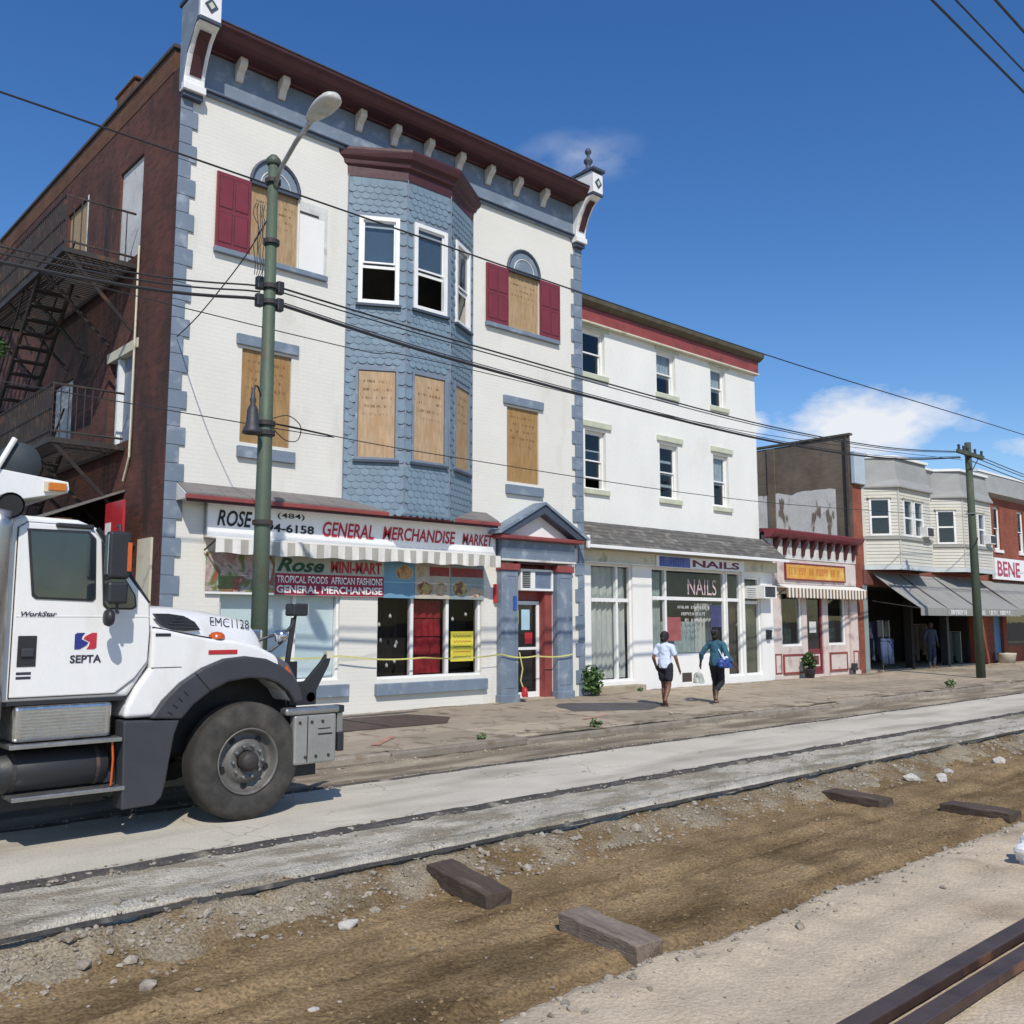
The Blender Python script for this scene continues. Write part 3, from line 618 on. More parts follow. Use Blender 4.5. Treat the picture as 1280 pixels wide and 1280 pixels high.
box('parapet_coping', ROOFM, b1, BX0-.05, BX0+.34, D+.3, YB+.04, 11.782, 11.86, bev=.01)
MB().box(BX0+.31, BX1-.02, D+.3, YB-.02, 11.40, 11.50).build('roof', ROOFM, b1)
MB().box(BX1-.25, BX1, D+.26, YB, -.3, 11.75).build('party_wall', DBRICK, b1)
MB().box(BX0+.02, BX1-.26, YB-.25, YB, -.3, 11.39).build('rear_wall', DBRICKX, b1)
for zf in (3.95, 7.3): box('floor', DARK, b1, BX0+.25, BX1-.26, D+.27, YB-.26, zf, zf+.15)
box('inner_partition', ROOM, b1, BX0+.25, BX1-.26, D+2.2, D+2.3, 4.2, 11.3)
ch = MB().box(6.02, 6.45, 17.55, 18.55, 11.6, 12.18).build('chimney', OBRICKY, b1, bev=.03)
MB().box(5.99, 6.48, 17.5, 18.6, 12.182, 12.25).build('chimney_cap', OBRICKY, ch, bev=.03)
# quoins
zq = -.02; k = 0
while zq < 10.95:
    h = .31; wide = (k % 2 == 1)
    w = .30 if wide else .20
    top = min(zq+h-.006, 10.95)
    MB().box(BX0-.012, BX0+w, D-.035, D+.0, zq, top).build('quoin', BLUE, b1, bev=.006, seg=1)
    if zq > 3.9: MB().box(BX1-w-.05, BX1+.012, D-.035, D, zq, top).build('quoin', BLUE, b1, bev=.006, seg=1)
    else: MB().box(BX1-w+.02, BX1+.012, D-.035, D, zq, top).build('quoin', BLUE, b1, bev=.006, seg=1)
    zq += h; k += 1
# frieze, mouldings, crown cornice
box('frieze', BLUE, b1, BX0+.35, BX1-.3, D-.05, D-.002, 11.02, 11.72)
for z0, z1, p in ((10.90, 10.95, .07), (10.953, 10.985, .12), (10.988, 11.018, .09)): box('frieze_moulding', BLUED if p > .1 else BLUE, b1, BX0+.35, BX1-.3, D-p, D-.002, z0, z1, bev=.008)
cor = [(D-.003, 11.70), (D-.12, 11.70), (D-.14, 11.73), (D-.36, 11.76), (D-.39, 11.735), (D-.45, 11.745), (D-.50, 11.80), (D-.58, 11.92), (D-.61, 11.95), (D-.62, 12.00), (D+.3, 12.10), (D+.3, 11.80), (D-.003, 11.80)]
MB().prism(cor, BX0+.32, BX1-.28, 'x').build('crown_cornice', MAROON, b1, bev=.006)
box('cornice_gutter', IRON, b1, BX0+.33, BX1-.29, D-.63, D-.56, 12.008, 12.03)
# modillions: curled blocks under the cornice
sec = [(D-.052, 11.36), (D-.052, 11.695), (D-.135, 11.73), (D-.28, 11.75), (D-.29, 11.62), (D-.24, 11.57), (D-.16, 11.50), (D-.12, 11.40), (D-.10, 11.36)]
me = sharedmesh(MB().prism(sec, -.072, .072, 'x'), 'modillion', material('aged_cream_paint', (.60, .57, .49), .6, .1, 3))
for k in range(10): 
    o = inst('modillion', me, (6.98+.845*k, 0, 0), b1); 
    m_ = o.modifiers.new('b', 'BEVEL'); m_.width = .012; m_.segments = 2
# end consoles
def console(x0, x1, fin):
    prof = [(D, 10.82), (D-.10, 10.82), (D-.16, 10.95), (D-.16, 11.05), (D-.20, 11.2), (D-.28, 11.4), (D-.42, 11.62), (D-.56, 11.74), (D-.70, 11.80), (D-.74, 11.86), (D-.74, 12.32), (D-.68, 12.40), (D, 12.40)]
    c = MB().prism(prof, x0, x1, 'x').build('end_console', TRIM, b1, bev=.015)
    # recessed dark panel following the curve, framed white
    pp = [(D-.17, 11.08), (D-.215, 11.2), (D-.295, 11.4), (D-.435, 11.62), (D-.555, 11.715)]
    w = (x1-x0); mb = MB(); g = [[], []]
    for (y, z) in pp: g[0].append((x0+w*.22, y-.008, z)); g[1].append((x1-w*.22, y-.008, z))
    mb.sheet(g).build('console_panel', MAROON, c, recalc=False, solid=.01)
    box('console_foot', TRIM, c, x0-.015, x1+.015, D-.20, D+.0, 10.80, 10.93, bev=.01)
    box('console_drop', BLUED, c, x0+.01, x1-.01, D-.14, D, 10.70, 10.80, bev=.01)
    box('console_neck', BLUED, c, x0-.01, x1+.01, D-.745, D-.3, 11.80, 11.87, bev=.01)
    xc = (x0+x1)/2; q = .12
    MB().prism([(xc, 12.10-q*1.15), (xc+q, 12.10), (xc, 12.10+q*1.15), (xc-q, 12.10)], D-.752, D-.735).build('diamond', BLUED, c)
    MB().prism([(xc, 12.10-q*.6), (xc+q*.5, 12.10), (xc, 12.10+q*.6), (xc-q*.5, 12.10)], D-.758, D-.75).build('diamond', SAGE, c)
    box('console_cap', BLUED, c, x0-.04, x1+.04, D-.79, D+.1, 12.40, 12.47, bev=.012)
    # stepped side face, blue on the flank
    if fin:
        MB().lathe([(0, 0), (.16, 0), (.17, .04), (.09, .10), (.05, .2), (.11, .28), (.11, .33), (.04, .40), (.03, .46), (.075, .52), (.08, .57), (.05, .62), (0, .65)], (xc, D-.42, 12.47), n=16).build('finial', BLUED, c, smooth=True)
    return c
c = console(BX0-.03, BX0+.34, True)
MB().prism([(D+.0, 10.84), (D-.08, 10.84), (D-.14, 11.05), (D-.26, 11.4), (D-.54, 11.75), (D-.68, 11.88), (D-.70, 12.36), (D, 12.36)], BX0-.05, BX0-.032, 'x').build('console_side', BLUE, c)
console(BX1-.30, BX1+.03, True)
# shingled bay
A = Vector((9.36, D)); B = Vector((10.38, D-.57)); C_ = Vector((11.47, D-.57)); E_ = Vector((12.53, D))
bay = MB().add([(*p, z) for z in (3.74, 10.5) for p in (A, B, C_, E_)], [(0, 1, 2, 3)]).build('bay_floor', BLUED, b1, recalc=False)
ZR = [(3.74, 4.77), (4.77, 6.53), (6.53, 7.84), (7.84, 9.60), (9.60, 10.5)]
faces = ((A, B, .24, 1.00), (B, C_, .18, .97), (C_, E_, .26, 1.01))
mb = MB()
for P, Q, t0, t1 in faces:
    L = (Q-P).length; e = (Q-P)/L
    def W(t_, z): p = P+e*t_; return (p.x, p.y, z)
    for q, (za, zb) in enumerate(ZR):
        cols = [(0, L)] if q % 2 == 0 else [(0, t0), (t1, L)]
        for a, b in cols: mb.add([W(a, za), W(b, za), W(b, zb), W(a, zb)], [(0, 1, 2, 3)])
mb.build('bay_wall', BLUE, b1, recalc=False)
# scalloped shingles, each a piece
SW, SH = .16, .128
def shingle_mb(w):
    h = SH*1.55; pts = [(-w/2, h), (-w/2, .055)]
    for k in range(1, 6):
        a = PI+PI*k/6; pts.append((w/2*math.cos(a), .055+.055*math.sin(a)))
    pts += [(w/2, .055), (w/2, h)]
    m_ = MB(); n_ = len(pts)
    vs = [(x, -.020+.016*(z/h), z) for x, z in pts]+[(x, -.004+.002*(z/h), z) for x, z in pts]
    m_.add(vs, [tuple(range(n_))]+[(i, (i+1) % n_, (i+1) % n_+n_, i+n_) for i in range(n_)]); return m_
cand = []
shm = {}
for fi, (P, Q, t0, t1) in enumerate(faces):
    L = (Q-P).length; e = (Q-P)/L; nc = 7; w = L/nc
    ang = math.atan2(e.y, e.x); shm[fi] = sharedmesh(shingle_mb(w-.006), 'shingle', SHING)
    nr = int((10.42-3.70)/SH)
    for r_ in range(nr):
        z = 3.70+r_*SH; off = .5 if r_ % 2 else 0
        for c0 in range(nc+(1 if off else 0)):
            t_ = (c0+.5-off)*w
            if t_ < w*.3 or t_ > L-w*.3:
                if off: continue
            inw = any(za-.13 < z < zb+.02 for za, zb in (ZR[1], ZR[3])) and t0-.05 < t_ < t1+.05
            if inw: continue
            p = P+e*t_; cand.append((fi, p.x, p.y, z, ang))
order = sorted(range(len(cand)), key=lambda i: (cand[i][0] == 2, cand[i][3]))
rest = MB()
for q, i in enumerate(order):
    fi, x, y, z, ang = cand[i]
    if q < 300:
        inst('shingle', shm[fi], (x, y, z), b1, (0, 0, ang))
    else:
        me = shm[fi]; c, s = math.cos(ang), math.sin(ang)
        rest.add([(x+v.co.x*c-v.co.y*s, y+v.co.x*s+v.co.y*c, z+v.co.z) for v in me.vertices], [tuple(p.vertices) for p in me.polygons])
rest.build('upper_shingles', SHING, b1, recalc=False, stuff=True)
for p in (A, B, C_, E_):
    MB().tube([(p.x, p.y-.012, 3.7), (p.x, p.y-.012, 10.45)], .013, 6).build('corner_bead', BLUE, b1)
# bay windows
def on_face(P, Q):
    L = (Q-P).length; e = (Q-P)/L; ang = math.atan2(e.y, e.x)
    return Vector((P.x, P.y, 0)), ang
for fi, (P, Q, t0, t1) in enumerate(faces):
    o3, ang = on_face(P, Q)
    rot = (0, 0, ang)
    def put(mbx, name, mat, par=b1, **k):
        o = mbx.build(name, mat, None, **k); o.parent = par
        if par is b1: o.location = o3-wloc(b1); o.rotation_euler = rot
        return o
    ply = PLY[(1, 0, 2)[fi]] if fi else PLY[1]
    # boarded lower
    bd = put(MB().box(t0+.03, t1-.03, -.012, .02, ZR[1][0]+.03, ZR[1][1]-.02), 'boarded_window', (PLY[1], PLY[1], PLY[0])[fi])
    put(ring(MB(), t0-.03, t1+.03, ZR[1][0], ZR[1][1]+.04, -.035, .03, .05), 'board_frame', BLUE, bd)
    put(MB().box(t0-.06, t1+.06, -.075, .0, ZR[1][0]-.05, ZR[1][0]), 'sill', BLUED, bd)
    # upper sash, lower half open
    z0, z1 = ZR[3]; fr = put(ring(MB(), t0-.02, t1+.02, z0, z1+.02, -.045, .06, .085), 'window', TRIM, bev=.006)
    put(MB().box(t0-.06, t1+.06, -.085, .0, z0-.05, z0-.002), 'sill', BLUED, fr)
    a, b = t0+.06, t1-.06; zm = (z0+z1)/2-.05
    put(ring(MB(), a, b, zm, z1-.06, 0.0, .03, .035), 'sash', TRIM, fr); put(MB().box(a+.035, b-.035, .012, .018, zm+.035, z1-.1), 'pane', GLASSD, fr)
    put(ring(MB(), a, b, zm-.09, z1-.16, .035, .06, .035, .06), 'sash', TRIM, fr); put(MB().box(a+.035, b-.035, .045, .05, zm-.05, z1-.2), 'pane', GLASSD, fr)
# bay roof cornice
def offs(d):
    return [Vector((A.x-d*1.05, D)), Vector((B.x-d*.27, D-.57-d)), Vector((C_.x+d*.27, D-.57-d)), Vector((E_.x+d*1.05, D))]
rings_ = [(.02, 10.42), (.03, 10.62), (.10, 10.66), (.12, 10.74), (.20, 10.80), (.24, 10.92), (.24, 10.97), (-.3, 11.02)]
mb = MB().sheet([[(*p, z) for p in offs(d)] for d, z in rings_]); mb.build('bay_cornice', MAROON, b1, recalc=False)
# boarded windows in the wall
def boarded(x0, x1, z0, z1, ply, lintel=True):
    w = box('boarded_window', ply, b1, x0+.01, x1-.01, D+.035, D+.06, z0+.01, z1-.01)
    if lintel:
        box('lintel', BLUE, w, x0-.12, x1+.12, D-.06, D+.1, z1+.045, z1+.235, bev=.008)
        box('sill', BLUE, w, x0-.05, x1+.09, D-.08, D+.1, z0-.28, z0-.075, bev=.008)
    return w
boarded(*ops[2], PLY[2]); boarded(*ops[3], PLY[2])
for idx, (x0, x1, z0, z1) in ((0, ops[0]), (1, ops[1])):
    w = boarded(x0, x1, z0, z1, PLY[0], False)
    box('sill', BLUE, w, x0-.66, x1+.62, D-.09, D+.05, z0-.10, z0-.005, bev=.008)
    xc = (x0+x1)/2; r_ = (x1-x0)/2
    zc = z1; arc = [(xc+r_*math.cos(PI*k/14), zc+.52*math.sin(PI*k/14)) for k in range(15)]
    MB().prism(arc, D-.025, D-.002).build('arch_panel', BLUE, w)
    a2 = [(xc+(r_+.0)*math.cos(PI*k/14), zc+.52*math.sin(PI*k/14)) for k in range(15)]
    MB().tube([(x, D-.035, z) for x, z in a2], .035, 6).build('arch_trim', BLUED, w)
    MB().tube([(xc+r_*.62*math.cos(PI*k/14), D-.03, zc+.31*math.sin(PI*k/14)) for k in range(15)], .014, 6).build('arch_trim', PWHITE, w)
    box('arch_base', BLUED, w, x0, x1, D-.06, D, zc-.05, zc+.02)
    for side in (0, 1):
        a = x0-.65 if side == 0 else x1+.005; b = x0-.005 if side == 0 else x1+.65
        if idx == 0 and side == 1:      # bare backing board where the shutter has gone
            s_ = box('bare_board', PWHITE, w, a+.02, b-.03, D-.02, D-.003, z0+.0, z1-.06)
            box('hinge_gap', IRON, s_, a+.02, a+.42, D-.028, D-.021, z1-.30, z1-.26); box('board_rail', WHITE, s_, a+.02, b-.1, D-.03, D-.021, z0+.02, z1-.33)
            continue
        s_ = box('shutter', SHUT, w, a, b, D-.055, D-.015, z0+.0, z1-.03, bev=.006)
        mm = (a+b)/2
        for (pa, pb) in ((a+.06, mm-.03), (mm+.03, b-.06)):
            for (qa, qb) in ((z0+.10, z0+.64), (z0+.74, z1-.12)):
                box('shutter_panel', SHUT, s_, pa, pb, D-.064, D-.0555, qa, qb, bev=.012, seg=1)
                ring(MB(), pa-.012, pb+.012, qa-.012, qb+.012, D-.0585, D-.0553, .012).build('panel_groove', MAROON, s_)
# flank boards
def flank(name, mat, a, b, c, d, dx=.05, par=None): return MB().box(BX0+dx, BX0+dx+.03, a, b, c, d).build(name, mat, par or b1)
w = flank('boarded_door', PWHITE, 16.76, 17.94, 8.43, 10.34)
w = flank('boarded_window', PLYP, 19.86, 21.14, 8.91, 10.57); MB().box(BX0-.01, BX0+.06, 19.8, 19.86, 8.85, 10.6).build('jamb', PWHITE, w)
w = flank('side_door', BLUE, 16.73, 18.04, 4.96, 6.6, .12); MB().box(BX0-.02, BX0+.12, 16.6, 18.15, 6.6, 6.78).build('lintel', CREAMTRIM, w); MB().box(BX0+.01, BX0+.13, 17.55, 17.63, 4.96, 6.58).build('jamb', TRIM, w)
flank('boarded_window', PWHITE, 20.22, 21.48, 4.96, 6.74); flank('boarded_window', PLYP, 24.02, 25.18, 8.92, 10.48); flank('boarded_window', PLYP, 24.02, 25.18, 5.02, 6.68)
MB().tube([(BX0-.05, 16.65, 8.5), (BX0-.05, 16.66, 4.6), (BX0-.05, 16.9, 4.2)], .02, 6).build('conduit', CREAMTRIM, b1)
box('flank_panel', CREAMTRIM, b1, BX0-.04, BX0-.003, 15.5, 16.1, .8, 3.1)
# pediment doorway
pl_ = [(13.24, 13.72), (14.92, 15.40)]
dw = box('doorway', MAROON, b1, 13.72, 14.92, D+.30, D+.34, 0, 3.0)
for a, b in pl_:
    p = box('pilaster', BLUE, dw, a, b, D-.17, D-.002, .0, 2.80, bev=.01)
    ring(MB(), a+.06, b-.06, .3, 2.7, D-.18, D-.169, .02).build('pilaster_moulding', BLUE, p)
    box('pilaster_base', BLUE, p, a-.03, b+.03, D-.20, D-.003, -.02, .16, bev=.01); box('capital', REDTRIM, p, a-.03, b+.03, D-.21, D-.003, 2.803, 2.95, bev=.012)
box('entablature', BLUE, dw, 13.2, 15.44, D-.22, D-.003, 3.05, 3.46, bev=.01); box('entablature_moulding', PWHITE, dw, 13.18, 15.46, D-.25, D-.004, 3.0, 3.048, bev=.01)
box('soffit', MAROON, dw, 13.72, 14.92, D-.16, D+.3, 2.952, 2.998)
box('pediment_cornice', REDTRIM, dw, 13.03, 15.6, D-.38, D-.003, 3.462, 3.55, bev=.015)
MB().prism([(13.12, 3.552), (15.5, 3.552), (14.31, 4.14)], D-.16, D-.003).build('tympanum', WHITE, dw)
for s in (-1, 1):
    xa, xm = 14.31+s*1.33, 14.31
    poly = [(xa, 3.555), (xa-s*.30, 3.555), (xm, 4.07), (xm, 4.27)] if s < 0 else [(xm, 4.27), (xm, 4.07), (xa-s*.30, 3.555), (xa, 3.555)]
    MB().prism(poly, D-.40, D-.004).build('raking_cornice', BLUED, dw, bev=.012)
    p2 = [(xa+s*.05, 3.56), (xa+s*.0, 3.60), (xm, 4.32), (xm, 4.272), (xa, 3.557)]
    MB().prism([(xa+s*.07, 3.557), (xa+s*.07, 3.60), (xm, 4.33), (xm, 4.274), (xa+s*.002, 3.557)], D-.44, D-.005).build('raking_moulding', BLUE, dw)
dr_ = ring(MB(), 13.80, 14.70, .04, 2.16, D+.20, D+.27, .085, .12).build('shop_door', TRIM, dw, bev=.006)
box('door_glass', BLACKGL, dr_, 13.885, 14.615, D+.23, D+.24, .16, 2.075); box('door_rail', TRIM, dr_, 13.885, 14.615, D+.205, D+.265, 1.08, 1.14)
box('door_jamb', REDTRIM, dw, 14.70, 14.92, D+.02, D+.299, 0.002, 2.95); box('transom_board', REDTRIM, dw, 13.72, 14.70, D+.21, D+.299, 2.18, 2.95); box('threshold', WALK, dw, 13.72, 14.92, D-.1, D+.3, -.03, .04)
box('door_handle', STEEL, dr_, 13.90, 13.93, D+.15, D+.2, 1.0, 1.3)
for (a, b, c, d, mt, lb) in ((13.90, 14.08, 1.66, 1.96, material('pale_yellow_paper', (.65, .62, .28), .6), 'small pale yellow notice in the shop door glass'), (14.17, 14.42, 1.52, 1.97, material('pale_blue_paper', (.40, .58, .68), .6), 'pale blue notice in the shop door glass'), (14.27, 14.50, 1.22, 1.46, RED, 'red open sign in the shop door glass')):
    tag(box('notice', mt, None, a, b, D+.221, D+.226, c, d), lb, 'notice')
# window air conditioner over the door
ac = thing('air_conditioner', 'white window air conditioner above the shop door', 'air conditioner', (14.35, D, 2.35))
ring(MB(), 13.90, 14.90, 2.38, 2.86, D-.06, D+.2, .05).build('casing', TRIM, ac, bev=.01); box('grille', material('louvre_grey', (.33, .33, .31), .6), ac, 13.95, 14.2, D-.03, D+.19, 2.43, 2.81); box('post', TRIM, ac, 14.2, 14.33, D-.06, D+.19, 2.43, 2.81)
box('coil', material('coil_blue_grey', (.14, .18, .26), .4, .2, 9), ac, 14.33, 14.85, D-.02, D+.19, 2.43, 2.81)
for k in range(9): box('fin', GREYP, ac, 13.955, 14.195, D-.04, D-.031, 2.45+k*.04, 2.465+k*.04)
# shop windows
def shopwin(x0, x1, z0, z1, mulls, sillr):
    w = ring(MB(), x0, x1, z0, z1, D+.06, D+.16, .05).build('shop_window', TRIM, b1, bev=.005)
    for m in mulls: box('mullion', TRIM, w, m-.035, m+.035, D+.055, D+.16, z0+.05, z1-.05, bev=.005)
    box('sill', BLUE, w, sillr[0], sillr[1], D-.10, D+.1, z0-.30, z0-.075, bev=.012)
    xs_ = [x0+.05]+list(mulls)+[x1-.05]
    for a, b in zip(xs_[:-1], xs_[1:]): box('pane', GLASSB if x0 > 10 else GLASS, w, a+.035, b-.035, D+.10, D+.106, z0+.05, z1-.05)
    return w
shopwin(10.2, 12.82, .60, 2.9, (11.06, 11.95), (10.16, 12.93)); w = shopwin(7.0, 9.37, .63, 2.9, (8.45,), (6.9, 9.55))
PALEB = material('pale_blue_blind', (.60, .67, .70), .4, .08, 2)
box('blind', PALEB, w, 7.06, 9.31, D+.15, D+.17, .69, 2.2)
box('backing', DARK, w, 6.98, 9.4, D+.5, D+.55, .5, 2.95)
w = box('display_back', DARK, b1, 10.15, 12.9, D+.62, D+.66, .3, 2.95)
# red garments hung behind the middle pane
REDC = material('red_cloth', (.36, .02, .03), .8, .35, 5, .3, 14)
for k in range(4):
    z1 = 2.13-.37*k; g = curtain(None, 11.12, 11.90, z1-.35, z1, D+.22, REDC, (4, 5, 3, 4)[k], .02, k, 'red_garment')
    tag(g, ('topmost', 'second', 'third', 'lowest')[k]+' red garment hung behind the middle pane of the shop window', 'garment', 'red garments in the shop window')
tr_ = sorted([(random.uniform(10.35, 10.98), random.uniform(.8, 1.95)) for k in range(7)])+[(12.2, 1.75), (12.55, 1.85)]
for k, (x, z) in enumerate(tr_):
    t = MB().lathe([(0, -.03), (.028, -.03), (.03, .02), (.012, .035), (.012, .05), (0, .05)], (x, D+.2, z), n=10).build('hanging_trinket', TRIM, smooth=True)
    MB().tube([(x, D+.2, z+.05), (x, D+.2, 2.15)], .002, 4).build('string', WIRE, t)
    tag(t, 'pale trinket hanging in the dark shop window, '+('first', 'second', 'third', 'fourth', 'fifth', 'sixth', 'seventh', 'eighth', 'ninth')[k]+' from the left', 'trinket', 'trinkets hanging in the shop window')
YEL = material('yellow_poster_paper', (.72, .62, .06), .6, .06, 3)
po = tag(box('poster', YEL, None, 12.07, 12.67, D+.085, D+.095, .89, 1.5), 'yellow handwritten poster in the right shop window', 'poster')
for k in range(5):
    g = [[], []]; 
    for i in range(16):
        x = 12.13+.48*i/15; z = 1.40-.105*k+.018*math.sin(i*2.4+k)+.01*math.cos(i*4.1); g[0].append((x, D+.082, z-.008)); g[1].append((x, D+.082, z+.008))
    MB().sheet(g).build('handwriting', REDL if k % 2 else BLK, po, recalc=False)
# pent roof over the shop front
pr_ = thing('pent_roof', 'narrow weathered pent roof with red fascia above the shop sign', 'roof', (9.5, D, 3.7))
x = 6.18
while x < 12.95:
    w_ = random.uniform(.28, .4); x2 = min(12.95, x+w_)
    MB().prism([(D-.003, 4.02), (D-.42, 3.80), (D-.42, 3.775), (D-.003, 3.98)], x+.003, x2-.003, 'x').build('roof_board', PENT, pr_)
    x = x2
box('fascia', REDTRIM, pr_, 6.16, 12.97, D-.45, D-.41, 3.70, 3.772, bev=.008); box('fascia_moulding', MAROON, pr_, 6.2, 12.93, D-.405, D-.36, 3.66, 3.705)
MB().prism([(D-.003, 4.0), (D-.40, 3.79), (D-.40, 3.70), (D-.003, 3.70)], 6.165, 6.18, 'x').build('end_board', PWHITE, pr_)
box('soffit', PWHITE, pr_, 6.2, 12.93, D-.36, D-.12, 3.705, 3.72)
# sign board
sg = thing('shop_sign', 'long white shop sign with black and red capitals under the pent roof', 'sign', (10, D, 3.15))
box('board', SIGNW, sg, 6.68, 13.12, D-.10, D-.003, 3.12, 3.70, bev=.005)
ring(MB(), 6.67, 13.13, 3.11, 3.71, D-.11, D-.004, .02).build('frame', STEEL, sg)
text('lettering', 'ROSE', BLK, sg, 6.86, 7.50, 3.32, 3.60, D-.105, .02, .25)
text('lettering', '(484)', BLK, sg, 7.98, 8.52, 3.51, 3.63, D-.105, .01)
text('lettering', '494-6158', BLK, sg, 7.62, 8.72, 3.28, 3.43, D-.105, .025)
text('lettering', 'GENERAL', REDL, sg, 8.90, 10.02, 3.26, 3.54, D-.105, .02, .2)
text('lettering', 'MERCHANDISE', REDL, sg, 10.22, 12.02, 3.28, 3.54, D-.105, .02, .2)
text('lettering', 'MARKET', REDL, sg, 12.20, 13.04, 3.29, 3.53, D-.105, .02, .2)
# striped awning
STR = [material('awning_white', (.72, .70, .64), .85, .06), material('awning_grey_stripe', (.40, .38, .33), .85, .08)]
aw = thing('striped_awning', 'shallow white awning with beige striped valance over the shop windows', 'awning', (9.7, D, 3.0))
MB().prism([(D-.115, 3.14), (D-.52, 3.085), (D-.52, 3.06), (D-.115, 3.11)], 6.66, 12.76, 'x').build('cover', STR[0], aw, bev=.004)
x = 6.66; k = 0
while x < 12.75:
    g = []
    for j in range(4):
        row = []
        for i in range(5):
            u = x+.145*i/4; row.append((u, D-.524+.012*math.sin(u*5.2)*(j/3)+.010*math.sin(u*23)*(j/3), 3.06-(.23+.012*math.sin(u*9))*j/3))
        g.append(row)
    MB().sheet(g).build('valance_stripe', STR[k % 2], aw, recalc=False, solid=.004); x += .145; k += 1
for xx in (6.68, 9.7, 12.72): MB().tube([(xx, D-.05, 2.9), (xx, D-.5, 3.05)], .015, 6).build('awning_arm', IRON, aw)
MB().prism([(D-.115, 3.11), (D-.52, 3.06), (D-.52, 2.84), (D-.115, 2.92)], 12.76, 12.772, 'x').build('end_flap', STR[0], aw)
# banners under the awning
bn = thing('banner', 'collage banner of flowers at the left end of the shop front', 'banner', (7.3, D, 2.5))
box('sheet', collage_material('flower_collage', [(.05, .03, .06), (.33, .22, .22), (.45, .36, .33), (.12, .18, .06), (.35, .06, .05), (.5, .5, .5)], 2.6), bn, 6.72, 7.98, D-.05, D-.03, 2.21, 2.88); box('lower_edge', TRIM, bn, 6.72, 7.98, D-.055, D-.028, 2.17, 2.208)
bn = thing('banner', 'green and red printed banner naming the shop, beside the street light pole', 'banner', (9.2, D, 2.5))
box('sheet', material('banner_green_grey', (.42, .46, .40), .5, .12, 2), bn, 7.985, 10.3, D-.055, D-.035, 2.17, 2.88)
box('red_band', material('banner_crimson', (.33, .012, .05), .5, .1), bn, 7.99, 10.3, D-.058, D-.0555, 2.18, 2.56)
GRL = material('dark_green_lettering', (.015, .075, .04), .6)
text('lettering', 'Rose', GRL, bn, 8.02, 8.98, 2.59, 2.84, D-.06, .03, .35)
text('lettering', 'MINI-MART', REDL, bn, 9.12, 10.24, 2.60, 2.82, D-.06, .03)
text('lettering', 'TROPICAL FOODS  AFRICAN FASHIONS', TRIM, bn, 7.70+.32, 10.26, 2.39, 2.52, D-.062, .02)
text('lettering', 'GENERAL MERCHANDISE', TRIM, bn, 8.02, 10.26, 2.21, 2.35, D-.062, .03)
PRB = material('poster_sky_blue', (.15, .31, .44), .5, .12, 2); PRG = material('poster_grey_green', (.26, .33, .33), .5, .2, 3); PRC = material('poster_cream', (.44, .40, .33), .5, .2, 3)
DISH = [collage_material('dish_print_%d' % q, c, 6, q*4.7) for q, c in enumerate(([(.20, .07, .03), (.42, .20, .07), (.50, .32, .14), (.16, .05, .02)], [(.10, .16, .04), (.45, .32, .20), (.52, .42, .30), (.28, .07, .04)], [(.30, .08, .03), (.16, .06, .03), (.46, .33, .12), (.36, .38, .08)]))]
def ellipse(cx, cz, rx, rz, y0, y1, n=18): return MB().prism([(cx+rx*math.cos(2*PI*k/n), cz+rz*math.sin(2*PI*k/n)*(1+.12*math.sin(5*2*PI*k/n))) for k in range(n)], y0, y1)
food = [((10.31, 11.06), PRB, [(10.80, 2.66, .19, .13, 0)], None, 'blue food poster with one dish above the left dark pane'),
        ((11.06, 11.95), PRC, [(11.30, 2.36, .20, .13, 2), (11.68, 2.36, .19, .14, 1), (11.22, 2.70, .12, .12, 1)], (11.42, 11.92), 'pale food poster with several dishes above the red middle pane'),
        ((11.95, 12.86), PRG, [(12.20, 2.38, .18, .15, 2), (12.60, 2.30, .22, .10, 1)], (11.98, 12.82), 'grey green food poster with red strip above the yellow notice')]
for (a, b), m_, dishes, strip, lb in food:
    p_ = tag(box('food_poster', m_, None, a+.004, b-.004, D-.03, D-.012, 2.16, 2.88), lb, 'poster')
    for (cx, cz, rx, rz, q) in dishes: ellipse(cx, cz, rx*1.12, rz*1.1, D-.0325, D-.0305).build('plate_print', PRC, p_); ellipse(cx, cz, rx, rz, D-.0345, D-.0326).build('dish_print', DISH[q], p_)
    if strip: box('red_strip', material('faded_crimson', (.26, .035, .035), .5, .3, 8), p_, strip[0], strip[1], D-.036, D-.0346, 2.62, 2.80)
# caution tape across the front
tp = thing('caution_tape', 'yellow caution tape stretched across the shop front', 'tape', (11, D, .9))
P_ = [(7.6, 14.95, 1.12), (9.3, 14.98, 1.08), (11.2, 14.96, 1.0), (13.2, 14.90, 1.02), (14.2, 14.90, .96), (15.5, 14.88, 1.0)]
g = [[], []]
for a, b in zip(P_[:-1], P_[1:]):
    for k in range(8):
        t_ = k/8; p = Vector(a).lerp(Vector(b), t_); p.z -= .05*math.sin(PI*t_); tw = 1.4*noise.noise((p.x*.9, 3, 0)); g[0].append(p+Vector((0, -.015*math.sin(tw), -.015*math.cos(tw)))); g[1].append(p+Vector((0, .015*math.sin(tw), .015*math.cos(tw))))
MB().sheet(g).build('strip', YTAPE, tp, recalc=False)
MB().tube([(13.72, D-.2, 1.05), (13.78, D-.24, .7), (13.74, D-.22, .45), (13.82, D-.25, .2)], .016, 5).build('loose_end', YTAPE, tp)
tag(crumple('rag', 'red rag hanging at the left pilaster foot', 'rag', (13.80, D-.28, .16), .07, RED, 9, 2.4), 'red rag hanging at the foot of the left pilaster', 'rag')
tag(box('wall_sticker', material('blue_sticker', (.03, .08, .35), .4), None, 13.56, 13.66, D-.186, D-.181, 1.95, 2.25), 'small blue sticker on the left blue pilaster', 'sticker')
